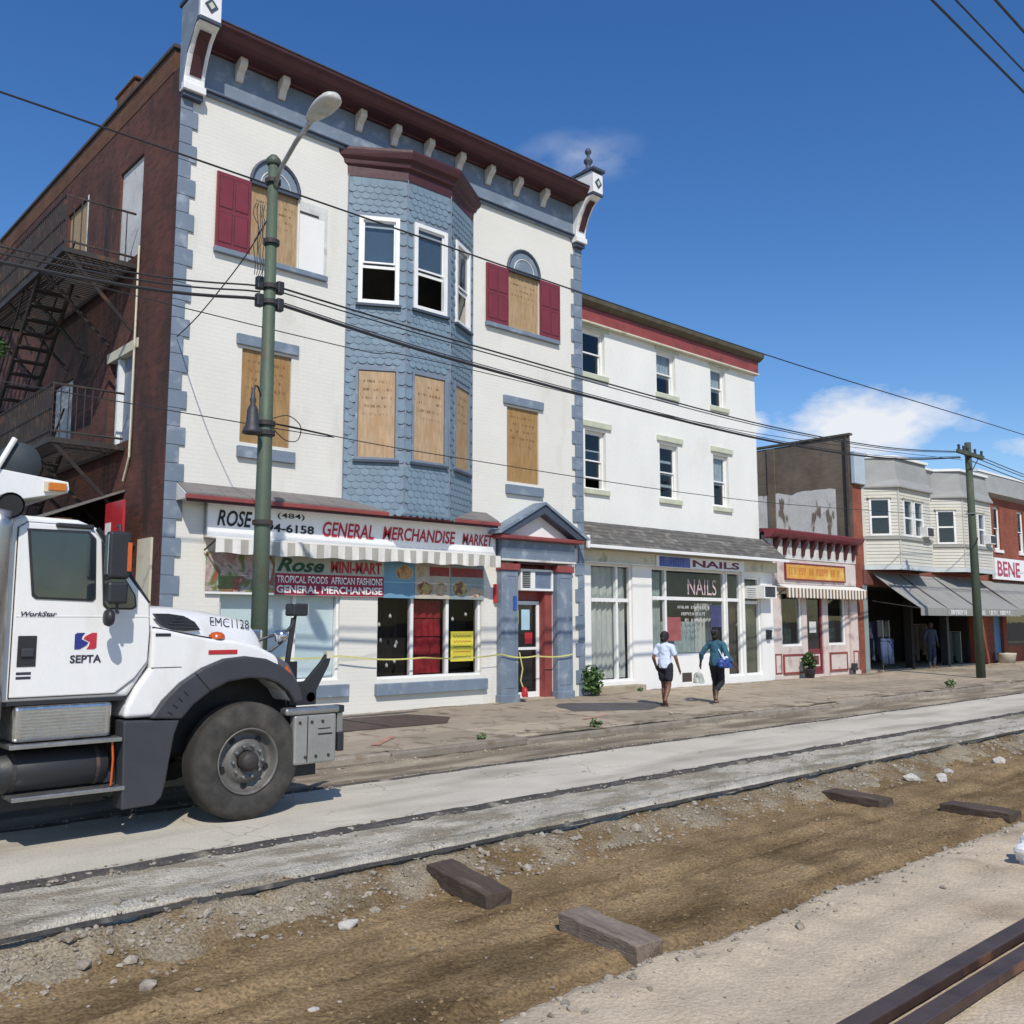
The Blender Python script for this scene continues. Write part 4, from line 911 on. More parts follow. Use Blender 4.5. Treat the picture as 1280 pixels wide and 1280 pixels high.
tag(box('alarm_box', RED, None, 13.14, 13.2, D-.08, D, 2.1, 2.5, bev=.01), 'narrow red alarm box beside the left pilaster', 'alarm box')
# lean-to and red sign on the flank
lt = thing('lean_to', 'dark lean-to shed with slanting board roof against the brick flank', 'shed', (5.2, 18, 0))
for k in range(14): MB().prism([(BX0-.01, 4.05), (4.3, 3.35), (4.3, 3.31), (BX0-.01, 4.01)], 16.9+k*.45, 16.9+k*.45+.44, 'y').build('roof_board', PENT, lt)
box('shed_wall', DARK, lt, 4.4, 4.48, 16.95, 23.1, -.2, 3.3); box('shed_wall', DARK, lt, 4.48, BX0-.02, 16.95, 17.0, -.2, 3.3)
rs = thing('flank_sign', 'red and white sign panel on the brick flank above the truck mirror', 'sign', (5.8, 16.4, 2.7))
MB().box(5.62, 5.66, 15.95, 16.8, 2.6, 3.75).build('panel', RED, rs); MB().box(5.612, 5.6195, 16.5, 16.75, 2.9, 3.4).build('white_field', TRIM, rs); MB().box(5.66, BX0, 16.3, 16.34, 3.0, 3.04).build('bracket', IRON, rs)
# fire escape
fe = thing('fire_escape', 'black iron fire escape with two railed platforms on the brick flank', 'fire escape', (5.3, 19, 4.8))
def platform(z, y0, y1, tag_):
    p = MB().box(4.70, 4.76, y0, y1, z-.09, z).box(BX0-.08, BX0-.02, y0, y1, z-.09, z).box(4.76, BX0-.08, y0, y0+.06, z-.09, z).box(4.76, BX0-.08, y1-.06, y1, z-.09, z).build('platform', IRON, fe)
    y = y0+.09
    while y < y1-.08:
        MB().box(4.762, BX0-.082, y, y+.045, z-.025, z-.002).build('slat', IRON, p); y += .105
    MB().tube([(4.73, y0+.03, z+.52), (4.73, y1-.03, z+.52)], .018, 6).build('rail', IRON, p)
    for zz in (.95, .12):
        MB().tube([(BX0-.05, y0+.03, z+zz), (4.73, y0+.03, z+zz), (4.73, y1-.03, z+zz)], .022, 6).build('rail', IRON, p)
    k = 0
    while 4.73+k*.13 < BX0-.1: MB().tube([(4.73+k*.13, y0+.03, z), (4.73+k*.13, y0+.03, z+.95)], .011, 5).build('baluster', IRON, p); k += 1
    k = 1
    while y0+k*.11 < y1: MB().tube([(4.73, y0+.03+k*.11, z), (4.73, y0+.03+k*.11, z+.95)], .013, 5).build('baluster', IRON, p); k += 1
    for yy in (y0+.05, y0+1.3, y0+2.5, y0+3.7, y1-.1):
        MB().tube([(4.74, yy, z-.05), (BX0-.02, yy, z-1.25)], .035, 6).build('brace', IRON, p)
    return p
platform(8.22, 16.85, 22.5, 'u'); platform(4.86, 17.0, 23.6, 'l')
def stair(y0, z0, y1, z1, xa, xb):
    s_ = MB()
    for x in (xa, xb): s_.tube([(x, y0, z0), (x, y1, z1)], .045, 6)
    s_ = s_.build('stair_stringer', IRON, fe)
    n_ = int(abs(z1-z0)/.21)
    for k in range(1, n_):
        t_ = k/n_; y = y0+(y1-y0)*t_; z = z0+(z1-z0)*t_; MB().box(xa, xb, y-.10, y+.10, z-.015, z+.015).build('tread', IRON, s_)
    for x in (xa, xb): MB().tube([(x, y0, z0+.85), (x, y1, z1+.85)], .018, 6).build('handrail', IRON, s_)
stair(22.3, 4.9, 18.6, 8.2, 4.8, 5.4); stair(18.7, 4.9, 21.6, 2.4, 4.8, 5.4); stair(22.4, 8.25, 26.4, 11.6, 4.8, 5.4); stair(23.5, 4.8, 26.5, 2.2, 4.8, 5.4)
# creeper hanging at the far end of the escape
def leaves(n, c, r, size, mat, seed):
    rr = random.Random(seed); mb = MB()
    for _ in range(n):
        d = Vector((rr.gauss(0, 1), rr.gauss(0, 1), rr.gauss(0, 1))).normalized()*rr.random()**.4; p = Vector(c)+Vector((d.x*r[0], d.y*r[1], d.z*r[2]))
        a = Vector((rr.gauss(0, 1), rr.gauss(0, 1), rr.gauss(0, .6))).normalized(); b = a.cross(Vector((rr.gauss(0, 1), rr.gauss(0, 1), 1))).normalized(); s = size*rr.uniform(.6, 1.3)
        mb.add([p-a*s, p+b*s*.45, p+a*s, p-b*s*.45], [(0, 1, 2, 3)])
    return mb
v = thing('creeper', 'green creeper leaves on the far end of the fire escape', 'plant', (4.3, 20, 4.9)); leaves(160, (4.35, 20.1, 7.0), (.35, .6, .3), .09, LEAF, 4).build('leaves', LEAF, v, recalc=False); MB().tube([(4.4, 20.2, 7.1), (4.55, 20.3, 6.2), (4.7, 20.3, 4.9)], .02, 5).build('stem', IRON, v)
# shades drawn half down behind the upper bay sashes, near-side turn lamp cluster is on the truck below
for fi, (P, Q, t0, t1) in enumerate(faces):
    o3, ang = on_face(P, Q); o = MB().box(t0+.03, t1-.03, .09, .10, (8.75, 8.70, 8.9)[fi], 9.62).build('window_shade', material('grey_blue_shade', (.36, .40, .46), .8, .12, 3), None); o.parent = b1; o.location = o3-wloc(b1); o.rotation_euler = (0, 0, ang)
def scribble(name, mat, parent, x0, x1, z0, z1, y, n, w, seed):
    """unreadable lettering: rows of letter-like strokes, flat on the board"""
    rr = random.Random(seed); mb = MB(); cw = (x1-x0)/n
    for k in range(n):
        a = x0+k*cw; b = a+cw*.74
        if rr.random() < .12: continue
        mb.box(a, a+w, y-.002, y, z0, z1)
        if rr.random() < .75: mb.box(b-w, b, y-.0015, y+.0005, z0 if rr.random() < .6 else (z0+z1)/2, z1)
        for q in (0, .5, 1):
            if rr.random() < .55: zz = z0+(z1-z0-w)*q; mb.box(a+w, b-w, y-.001, y+.001, zz, zz+w)
    return mb.build(name, mat, parent, stuff=True)
# ------------------------------------------------------------------ white three-storey house with the nail shop
U = 15.70; F2 = 15.45
b2 = thing('nail_shop_house', 'plain white three storey house with red cornice above a nail shop', 'building', (20, F2, 0))
w1 = [(16.60, 17.42, 7.90, 9.05), (19.50, 20.32, 7.86, 9.05), (21.95, 22.68, 7.88, 9.05), (16.66, 17.42, 4.97, 6.46), (19.57, 20.36, 4.98, 6.47), (21.98, 22.72, 4.96, 6.47)]
PLAST = material('white_render', (.765, .765, .715), .8, .05, 1.0, .04, 30, .25, 30, col2=(.62, .62, .55), c2scale=.8, c2lo=.6, c2hi=.85, stretch=(1, 1, .5))
wall_mb(15.96, 24.2, 3.6, 9.75, U, w1, .2).build('front_wall', PLAST, b2, recalc=False)
MB().box(23.95, 24.2, U+.21, 27, -.2, 9.7).box(15.96, 16.1, U+.21, 27, -.2, 9.7).box(16.1, 23.95, 26.8, 27, -.2, 9.7).build('side_walls', PLAST, b2); box('roof', ROOFM, b2, 15.97, 24.19, U+.02, 27, 9.70, 9.755)
MB().add([(24.2, U, 3.6), (24.2, U+.3, 3.6), (24.2, U+.3, 9.75), (24.2, U, 9.75)], [(0, 1, 2, 3)]).build('corner_return', PLAST, b2, recalc=False)
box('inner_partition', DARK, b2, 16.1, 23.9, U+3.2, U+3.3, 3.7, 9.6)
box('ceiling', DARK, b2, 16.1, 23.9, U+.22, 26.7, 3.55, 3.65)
box('cornice', REDTRIM, b2, 15.97, 24.24, U-.13, U-.002, 9.20, 9.56, bev=.01); box('cornice_moulding', CREAMTRIM, b2, 15.97, 24.25, U-.16, U-.003, 9.15, 9.197, bev=.008)
MB().prism([(U-.003, 9.563), (U-.16, 9.563), (U-.30, 9.66), (U-.32, 9.74), (U-.32, 9.79), (U+.2, 9.82), (U+.2, 9.76), (U-.003, 9.757)], 15.97, 24.3, 'x').build('cornice_cap', BRONZE, b2, bev=.006)
for i, (x0, x1, z0, z1) in enumerate(w1):
    w = sash(b2, x0, x1, z0, z1, U+.10, TRIM, (0, .0, 0, .25, 0, .0)[i], GLASSD)
    box('sill', SAGE, w, x0-.06, x1+.09, U-.07, U+.12, z0-.13, z0-.002, bev=.008)
    if i >= 3: box('lintel', SAGE, w, x0-.12, x1+.18, U-.06, U+.03, z1+.07, z1+.22, bev=.01)
    else: box('lintel', SAGE, w, x0-.05, x1+.16, U-.03, U+.03, z1+.01, z1+.10, bev=.006)
    CURT = material('grey_lace', (.62, .64, .66), .9, .15, 6)
    if i in (1, 2, 5): curtain(w, x0+.07, x1-.07, (z0+z1)/2-.1, z1-.06, U+.19, CURT, 5, .012)
    if i == 4: 
        for k in range(3): box('blind_slat', CURT, w, x0+.09, x1-.09, U+.18, U+.2, z0+.35+k*.33, z0+.42+k*.33)
# shop front
f_ops = [(16.55, 18.08, .24, 3.12), (18.84, 22.10, .80, 3.10), (22.14, 22.86, .18, 3.10), (22.98, 23.80, .18, 2.98)]
wall_mb(15.96, 24.42, -.2, 3.58, F2, f_ops, .18).build('shop_wall', WHITE, b2, recalc=False)
MB().add([(24.42, F2, -.2), (24.42, F2+.5, -.2), (24.42, F2+.5, 3.58), (24.42, F2, 3.58)], [(0, 1, 2, 3)]).build('shop_wall_return', WHITE, b2, recalc=False)
pr2 = thing('pent_roof', 'deep grey shingled pent roof above the nail shop front', 'roof', (20, F2, 3.5))
rows_ = 7
for r_ in range(rows_):
    t0, t1 = r_/rows_, (r_+1)/rows_
    x = 15.98
    while x < 24.5:
        w_ = random.uniform(.45, .75); x2 = min(24.55, x+w_)
        def pp(t_): return (F2-.48+(U-.003-F2+.48)*t_, 3.47+(4.14-3.47)*t_)
        (ya, za), (yb, zb) = pp(t0), pp(min(1, t1+.03)); e = random.uniform(0, .006)
        MB().prism([(ya, za+.03+e), (yb, zb+.012), (yb, zb), (ya, za+.008)], x+.003, x2-.003, 'x').build('shingle', SLATE, pr2, recalc=True); x = x2
MB().prism([(F2-.47, 3.46), (U-.004, 4.12), (U-.004, 3.60), (F2-.02, 3.585), (F2-.47, 3.45)], 15.99, 24.53, 'x').build('roof_body', CREAMTRIM, pr2)
box('gutter_board', TRIM, pr2, 15.98, 24.56, F2-.52, F2-.483, 3.43, 3.51, bev=.01)
box('soffit_board', CREAMTRIM, pr2, 15.99, 24.53, F2-.12, F2-.004, 3.14, 3.43); box('lower_moulding', TRIM, pr2, 15.99, 18.8, F2-.15, F2-.005, 3.115, 3.138)
box('downpipe_elbow', TRIM, pr2, 15.90, 15.975, F2-.55, F2-.45, 3.4, 3.72, bev=.03)
GLAZ = material('bare_aluminium_frame', (.60, .60, .57), .4, .06, 4, metal=.3)
def glazed(name, x0, x1, z0, z1, vm, hm, y=F2+.06):
    w = ring(MB(), x0, x1, z0, z1, y, y+.09, .06).build(name, TRIM, b2, bev=.005)
    for m in vm: box('mullion', TRIM, w, m-.035, m+.035, y-.002, y+.092, z0+.06, z1-.06)
    xs_ = [x0+.06]+list(vm)+[x1-.06]
    for h in hm: 
        for a, b in zip(xs_[:-1], xs_[1:]): box('transom', TRIM, w, a+.035, b-.035, y, y+.09, h-.045, h+.045)
    zs_ = [z0+.06]+list(hm)+[z1-.06]
    for a, b in zip(xs_[:-1], xs_[1:]):
        for c, d in zip(zs_[:-1], zs_[1:]): box('pane', GLASS, w, a+.03, b-.03, y+.04, y+.046, c+.045, d-.045)
    return w
CUR2 = material('old_net_curtain', (.40, .39, .365), .9, .2, 5, stretch=(3, 3, .4)); CUR3 = material('green_grey_curtain', (.27, .31, .30), .9, .2, 5)
w = glazed('curtained_door', 16.55, 18.08, .24, 3.12, (17.55,), (2.23,))
curtain(w, 16.62, 18.02, .32, 2.18, F2+.22, CUR2, 8, .03); curtain(w, 16.62, 18.02, 2.27, 3.05, F2+.22, CUR2, 6, .03, 2.0)
box('step', WALK, w, 16.5, 18.2, F2-.3, F2+.05, -.02, .16, bev=.015)
w = glazed('shop_window', 18.84, 22.10, .80, 3.10, (19.47,), (2.31,))
curtain(w, 18.9, 19.45, .86, 3.0, F2+.25, CUR3, 5, .03); curtain(w, 19.5, 21.3, .86, 1.7, F2+.5, CUR3, 9, .03, 0, 'lower_curtain'); curtain(w, 21.2, 22.0, .86, 2.2, F2+.45, CUR2, 5, .02)
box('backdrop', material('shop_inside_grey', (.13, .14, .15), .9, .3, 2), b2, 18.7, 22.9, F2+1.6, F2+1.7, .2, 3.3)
w = glazed('shop_door', 22.14, 22.86, .18, 3.10, (), (2.31,)); box('door_leaf', material('brown_door', (.06, .045, .03), .6, .2, 4), w, 22.2, 22.8, F2+.2, F2+.24, .2, 2.28)
w = glazed('side_door', 22.98, 23.80, .18, 2.98, (), (2.25,)); box('door_leaf', material('olive_door', (.10, .095, .06), .5, .25, 4), w, 23.04, 23.74, F2+.16, F2+.2, .2, 2.2)
box('kick_vent', material('vent_dark', (.06, .045, .04), .8), b2, 20.02, 20.42, F2-.012, F2+.01, .13, .36)
sg = thing('shop_sign', 'narrow white sign with blue and dark red lettering over the nail shop window', 'sign', (20.8, F2, 3.1))
box('board', SIGNW, sg, 18.85, 22.75, F2-.17, F2-.125, 3.10, 3.40, bev=.005)
PURP = material('indigo_lettering', (.06, .06, .28), .5); DRED = material('dark_red_lettering', (.16, .015, .06), .5)
text('lettering', 'NAILS', DRED, sg, 20.35, 22.5, 3.15, 3.34, F2-.172, .03)
box('blue_field', material('sign_blue_field', (.10, .13, .40), .5, .25, 5), sg, 18.95, 20.24, F2-.173, F2-.1705, 3.12, 3.385); scribble('blurred_lettering', PURP, sg, 19.0, 20.2, 3.15, 3.36, F2-.176, 6, .034, 3)
PINKL = material('pale_pink_window_lettering', (.62, .45, .48), .6)
t = tag(text('window_lettering', 'NAILS', PINKL, None, 20.45, 21.75, 2.42, 2.85, F2+.094, .0), 'pale pink outlined lettering painted on the upper nail shop window', 'window lettering')
wn_ = thing('window_lettering', 'three pale lines of painted notice on the nail shop window', 'window lettering', (20.7, F2, 1.7))
for k in range(3):
    (scribble('lettering_line', PWHITE, wn_, 20.0+.15*k, 21.4-.1*k, 2.04-.17*k, 2.12-.17*k, F2+.09, 17-2*k, .014, 20+k))
tag(box('poster', material('faded_red_poster', (.30, .085, .085), .6, .25, 4), None, 19.52, 20.12, F2+.085, F2+.092, 1.2, 1.82), 'faded red poster in the lower left of the nail shop window', 'poster')
tag(box('poster', material('navy_poster', (.05, .055, .14), .6, .25, 4), None, 21.45, 21.95, F2+.085, F2+.092, 1.55, 2.15), 'navy poster in the nail shop window above the second walker', 'poster')
ac = thing('air_conditioner', 'white window air conditioner over the side door of the nail shop', 'air conditioner', (23.8, F2, 2.4))
ring(MB(), 23.46, 24.10, 2.36, 2.74, F2-.35, F2+.1, .04).build('casing', TRIM, ac, bev=.01); box('coil', GREYP, ac, 23.5, 24.06, F2-.32, F2+.05, 2.4, 2.7); box('grille', PWHITE, ac, 22.98, 23.45, F2-.08, F2+.02, 2.36, 2.72); 
for k in range(5): box('fin', GREYP, ac, 23.0, 23.43, F2-.086, F2-.081, 2.40+k*.06, 2.415+k*.06)
mbx = thing('letter_box', 'small black letter box on the white pier right of the side door', 'letter box', (24.08, F2, 1.2)); box('case', BLACKP, mbx, 23.99, 24.17, F2-.1, F2-.002, 1.18, 1.46, bev=.012); box('flap', IRON, mbx, 23.985, 24.175, F2-.112, F2-.1, 1.38, 1.44)
# leafy weed clump at the joint of the two houses
bu = thing('leafy_weed', 'bushy green weed growing at the foot of the quoined corner', 'plant', (16.0, 14.95, 0)); leaves(420, (16.05, 14.98, .36), (.30, .28, .38), .075, LEAF, 11).build('leaves', LEAF, bu, recalc=False)
for k in range(5): MB().tube([(16.05, 15.0, -.02), (16.05+random.uniform(-.2, .2), 14.98+random.uniform(-.15, .15), .5)], .008, 5).build('stem', LEAF2, bu)
for (x, y, s, lb) in ((24.98, 10.62, .16, 'green weed tuft at the kerb near the far wooden pole'), (11.4, 10.56, .11, 'low weed tuft on the kerb ahead of the doorway'), (9.0, 10.6, .08, 'small weed tuft on the kerb behind the truck bumper'), (17.9, 15.1, .10, 'thin weed at the foot of the nail shop wall')):
    q = thing('weed_tuft', lb, 'plant', (x, y, 0), 'weed tufts'); leaves(60, (x, y, s*.6), (s, s*.8, s*.7), s*.35, LEAF, int(x*10)).build('leaves', LEAF, q, recalc=False)

# ------------------------------------------------------------------ low pink shop
F3 = 15.60
PINK = material('pale_pink_paint', (.62, .535, .49), .6, .08, 2, col2=(.45, .35, .32), c2scale=3)
b3 = thing('pink_shop', 'low pink shop with maroon bracketed cornice and striped awning', 'building', (27.3, F3, 0))
o3_ = [(25.10, 26.25, .95, 2.62), (26.55, 27.50, .06, 2.62), (27.82, 28.93, .95, 2.62)]
wall_mb(24.44, 29.72, -.2, 3.72, F3, o3_, .2).build('front_wall', PINK, b3, recalc=False); box('roof', ROOFM, b3, 24.44, 29.72, F3+.02, 22, 4.3, 4.38); box('upper_wall', PWHITE, b3, 24.45, 29.7, F3+.0, F3+.2, 3.722, 4.3)
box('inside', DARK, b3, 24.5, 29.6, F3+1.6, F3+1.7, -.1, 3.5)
MB().prism([(F3-.003, 4.20), (F3-.22, 4.22), (F3-.34, 4.32), (F3-.38, 4.42), (F3-.38, 4.46), (F3+.2, 4.50), (F3+.2, 4.38), (F3-.003, 4.38)], 24.30, 29.74, 'x').build('cornice', SHUT, b3, bev=.006)
box('frieze', PWHITE, b3, 24.46, 29.7, F3-.05, F3-.002, 3.62, 4.198)
me = sharedmesh(MB().prism([(F3-.052, 3.72), (F3-.10, 3.72), (F3-.13, 3.9), (F3-.24, 4.10), (F3-.26, 4.20), (F3-.052, 4.20)], -.06, .06, 'x'), 'bracket', MAROON)
for k in range(10): inst('bracket', me, (24.75+.525*k, 0, 0), b3)
box('sign_frame', PINK, b3, 24.85, 29.60, F3-.08, F3-.003, 2.85, 3.58, bev=.01)
for i, (x0, x1, z0, z1) in enumerate(o3_):
    if i == 1:
        w = ring(MB(), x0, x1, z0, z1, F3+.04, F3+.12, .09, .1).build('door', SHUT, b3, bev=.005); box('door_glass', BLACKGL, w, x0+.09, x1-.09, F3+.08, F3+.09, .85, z1-.12); box('door_panel', SHUT, w, x0+.09, x1-.09, F3+.07, F3+.1, .16, .85); ring(MB(), x0+.16, x1-.16, .3, .68, F3+.055, F3+.069, .05).build('panel_moulding', PINK, w); box('door_notice', PWHITE, w, x0+.25, x1-.3, F3+.07, F3+.078, 1.35, 1.7)
    else:
        w = ring(MB(), x0, x1, z0, z1, F3+.03, F3+.12, .07).build('shop_window', TRIM, b3, bev=.005); box('pane', GLASSD, w, x0+.07, x1-.07, F3+.07, F3+.076, z0+.07, z1-.07); box('display', collage_material('display_%d' % i, [(.02, .05, .04), (.08, .10, .08), (.03, .03, .03), (.16, .10, .05)], 2.2, i), w, x0+.08, x1-.08, F3+.35, F3+.37, z0+.07, z0+1.0)
        for (a, b) in ((x0, x1),):
            ring(MB(), a, b, .12, .72, F3-.04, F3-.002, .06).build('stall_riser_panel', REDTRIM, w); box('stall_riser', PINK, w, a+.06, b-.06, F3-.025, F3-.003, .18, .66)
for a in (24.5, 29.15): 
    p = box('pilaster', PINK, b3, a, a+.45, F3-.09, F3-.003, 0, 2.6, bev=.01); ring(MB(), a+.05, a+.4, .15, .75, F3-.105, F3-.0905, .04).build('pilaster_panel', REDTRIM, p); box('pilaster_foot', PINK, p, a-.02, a+.47, F3-.12, F3-.004, -.02, .1)
sg = thing('shop_sign', 'yellow and orange framed sign board on the low pink shop', 'sign', (27, F3, 3)); box('board', material('orange_sign', (.62, .30, .05), .5, .12, 3, col2=(.68, .50, .12), c2scale=2), sg, 25.25, 28.75, F3-.13, F3-.083, 3.00, 3.46); ring(MB(), 25.2, 28.8, 2.96, 3.50, F3-.14, F3-.082, .05).build('frame', SHUT, sg)
scribble('blurred_lettering', material('ochre_lettering', (.50, .19, .04), .5), sg, 25.4, 28.6, 3.14, 3.36, F3-.134, 22, .035, 8)
aw = thing('striped_awning', 'small awning with brown and cream striped valance on the pink shop', 'awning', (27.4, F3, 2.6)); MB().prism([(F3-.09, 2.84), (F3-.42, 2.72), (F3-.42, 2.70), (F3-.09, 2.80)], 24.75, 29.65, 'x').build('cover', STR[0], aw)
x = 24.75; k = 0
BRN = material('brown_stripe', (.22, .13, .06), .85, .1)
while x < 29.6:
    MB().prism([(x, 2.705), (x+.1, 2.705), (x+.1, 2.44), (x+.05, 2.40), (x, 2.44)], F3-.43, F3-.42).build('valance_stripe', (BRN, STR[0])[k % 2], aw); x += .1; k += 1
for xx in (24.78, 29.62): MB().tube([(xx, F3-.01, 2.45), (xx, F3-.4, 2.7)], .015, 6).build('awning_arm', IRON, aw)
q = thing('potted_plant', 'dark leafy potted plant on the pavement by the pink shop door', 'potted plant', (26.0, 15.25, 0)); MB().lathe([(0, 0), (.13, 0), (.18, .26), (.20, .28), (.17, .28), (.15, .22), (0, .22)], (26.0, 15.25, .0), n=16).build('pot', GREYP, q, smooth=True); leaves(220, (26.0, 15.25, .52), (.22, .22, .28), .08, LEAF, 31).build('leaves', LEAF, q, recalc=False); MB().tube([(26, 15.25, .2), (26, 15.25, .55)], .015, 5).build('stem', LEAF2, q)
q = thing('letter_box', 'grey letter box fixed low beside the pink shop pilaster', 'letter box', (29.0, 15.4, .1)); box('case', GREYP, q, 28.95, 29.12, F3-.28, F3-.12, .12, .35, bev=.02); box('foot', IRON, q, 29.0, 29.07, F3-.22, F3-.16, -.01, .12)

# ------------------------------------------------------------------ cream two-storey house with bays
F4 = 15.60
CREAM = material('cream_siding', (.55, .535, .465), .6, .06, 2, .04, 30)
MANS = material('grey_mansard', (.30, .305, .29), .7, .10, 1.5, .1, 30, .3, 40, stretch=(1, 1, 2))
b4 = thing('bay_front_house', 'cream sided two storey house with twin bays and grey mansard top', 'building', (34.8, F4, 0))
mb = MB().add([(29.75, 24, -.2), (29.75, F4, -.2), (29.75, F4, 8.05), (29.75, 24, 7.95)], [(0, 1, 2, 3)]); mb.build('side_wall', GBRICK, b4, recalc=False)
OLDW = material('flaking_whitewash', (.62, .61, .58), .85, .12, 2, .15, 25, col2=(.20, .16, .125), c2scale=2.4, c2lo=.56, c2hi=.62, c2stretch=(1, 1.6, .5), stretch=(1, 1.2, 1))
g = []; 
for j in range(12):
    row = []
    for i in range(24):
        y = 16.2+ (20.5-16.2)*i/23; zt = 6.28+.14*noise.noise((y*1.7, 0, 0))+.06*noise.noise((y*7, 2, 0)); row.append((29.742, y, 4.3+(zt-4.3)*j/11))
    g.append(row)
MB().sheet(g).build('whitewash', OLDW, b4, recalc=False)
box('chimney_strip', GBRICK, b4, 29.70, 29.748, 18.55, 18.85, 4.3, 8.0); box('wall_coping', BRONZE, b4, 29.70, 29.9, F4-.02, 24, 8.06, 8.13)
MB().tube([(29.70, 15.75, 8.0), (29.70, 15.75, 4.4)], .05, 8).build('downpipe', IRON, b4)
wall_mb(29.75, 39.95, 2.9, 7.4, F4, [(30.9, 33.6, 4.5, 6.0), (36.3, 38.9, 4.5, 6.0)], .2).build('front_wall', OBRICK, b4, recalc=False); box('roof', ROOFM, b4, 29.76, 39.94, F4+.02, 24, 7.3, 7.4); MB().box(29.76, 39.94, 23.9, 24, -.2, 7.4).box(39.7, 39.94, F4+.21, 23.9, -.2, 7.3).build('rear_wall', OBRICK, b4)
box('inside', DARK, b4, 29.9, 39.7, F4+3, F4+3.1, -.1, 7.2); box('shade_lining', DARK, b4, 39.2, 39.29, F4+.26, F4+2.99, .05, 3.4); box('shop_ceiling', DARK, b4, 29.9, 39.19, F4+.26, F4+2.99, 2.95, 3.05)  # dark lining added so the sunlit inner wall looks shaded
box('fascia_panel', material('pale_blue_metal', (.42, .50, .55), .5, .08), b4, 29.72, 30.45, F4-.14, F4-.003, 6.38, 7.48, bev=.01)
def bay4(xa, xb, xc, xd, p, zlo, zhi, wins):
    P = [Vector((xa, F4)), Vector((xb, F4-p)), Vector((xc, F4-p)), Vector((xd, F4))]
    bw = MB().add([(*q, zlo) for q in P], [(0, 1, 2, 3)]).build('bay_soffit', DARK, b4, recalc=False)
    mb = MB(); sid = MB()
    for fi in range(3):
        a, b = P[fi], P[fi+1]; L = (b-a).length; e = (b-a)/L; nn = Vector((e.y, -e.x))
        o = [w for w in wins if w[0] == fi]; zr = [(zlo, 4.62), (4.62, 5.92), (5.92, zhi)]
        def W(t_, z, d=0): q = a+e*t_+nn*d; return (q.x, q.y, z)
        for k, (z0, z1) in enumerate(zr):
            cuts = [(0, L)]
            if k == 1 and o:
                cuts = []; t = 0
                for w in o: cuts.append((t, w[1])); t = w[2]
                cuts.append((t, L))
            z = z0
            while z < z1-.005:       # lapped boards
                zt = min(z+.115, z1)
                for c, d in cuts: sid.add([W(c, z, .022), W(d, z, .022), W(d, zt, .004), W(c, zt, .004), W(c, z, .0), W(d, z, .0)], [(0, 1, 2, 3), (4, 5, 1, 0)])
                z = zt
        ang = math.atan2(e.y, e.x)
        def put(m_, name, mat, par=b4):
            ob = m_.build(name, mat, None); ob.parent = par
            if par is b4: ob.location = Vector((a.x, a.y, 0))-wloc(b4); ob.rotation_euler = (0, 0, ang)
            return ob
        for w in o:
            t0, t1 = w[1], w[2]; fr = put(ring(MB(), t0, t1, 4.62, 5.92, -.04, .08, .07), 'window', TRIM)
            put(MB().box(t0+.07, t1-.07, -.01, .03, 5.24, 5.30), 'meeting_rail', TRIM, fr); put(MB().box(t0+.07, t1-.07, .01, .016, 4.69, 5.85), 'pane', GLASSD, fr); put(MB().box(t0-.05, t1+.05, -.09, 0, 5.92, 5.97), 'head', CREAMTRIM, fr)
        put(MB().box(-.02, L+.02, -.07, -.023, 4.50, 4.60), 'sill_band', material('grey_band', (.30, .30, .27), .6), b4); put(MB().box(-.02, .07, -.035, -.001, zlo, zhi), 'corner_board', CREAM, b4); put(MB().box(-.02, L+.02, -.06, -.001, zlo-.06, zlo+.1), 'base_board', material('pale_base_board', (.50, .54, .54), .6), b4)
    sid.build('siding', CREAM, b4, recalc=False, stuff=True)
    # mansard apron over the bay
    off = lambda d: [(xa-d*.5, F4), (xb-d*.4, F4-p-d), (xc+d*.4, F4-p-d), (xd+d*.5, F4)]
    MB().sheet([[(*q, z) for q in off(d)] for d, z in ((.0, zhi-.01), (.14, zhi), (.14, zhi+.05), (.02, zhi+.3), (-.08, zhi+1.05))]).build('mansard', MANS, b4, recalc=False)
    MB().sheet([[(*q, z) for q in off(d)] for d, z in ((-.03, zhi+1.03), (.02, zhi+1.04), (.02, zhi+1.13), (-.4, zhi+1.16))]).build('mansard_trim', TRIM, b4, recalc=False)
    return bw
bay4(30.40, 31.15, 33.62, 34.4, .9, 3.52, 6.28, [(0, .22, .92), (1, .35, 1.05), (1, 1.15, 1.85)])
bay4(35.60, 36.42, 39.05, 39.85, .9, 3.62, 6.38, [(0, .25, .95), (1, .45, 1.1), (1, 1.35, 2.0)])
MB().sheet([[(x, F4-.10-.0*i, z) for x in (30.4, 34.6, 36.0, 39.9)] for i, z in enumerate((6.3, 7.5))]).build('mansard_back', MANS, b4, recalc=False); box('mansard_trim_back', TRIM, b4, 30.45, 39.93, F4-.2, F4+.1, 7.42, 7.50)
for (x, y, z, lb) in ((33.05, 14.45, 4.66, 'window air conditioner jutting from the first cream bay'), (38.6, 14.45, 4.72, 'window air conditioner jutting from the second cream bay')):
    ac = thing('air_conditioner', lb, 'air conditioner', (x, y, z)); box('casing', TRIM, ac, x-.26, x+.26, y, y+.35, z, z+.36, bev=.01); box('coil', GREYP, ac, x-.22, x+.22, y-.012, y-.001, z+.04, z+.32)
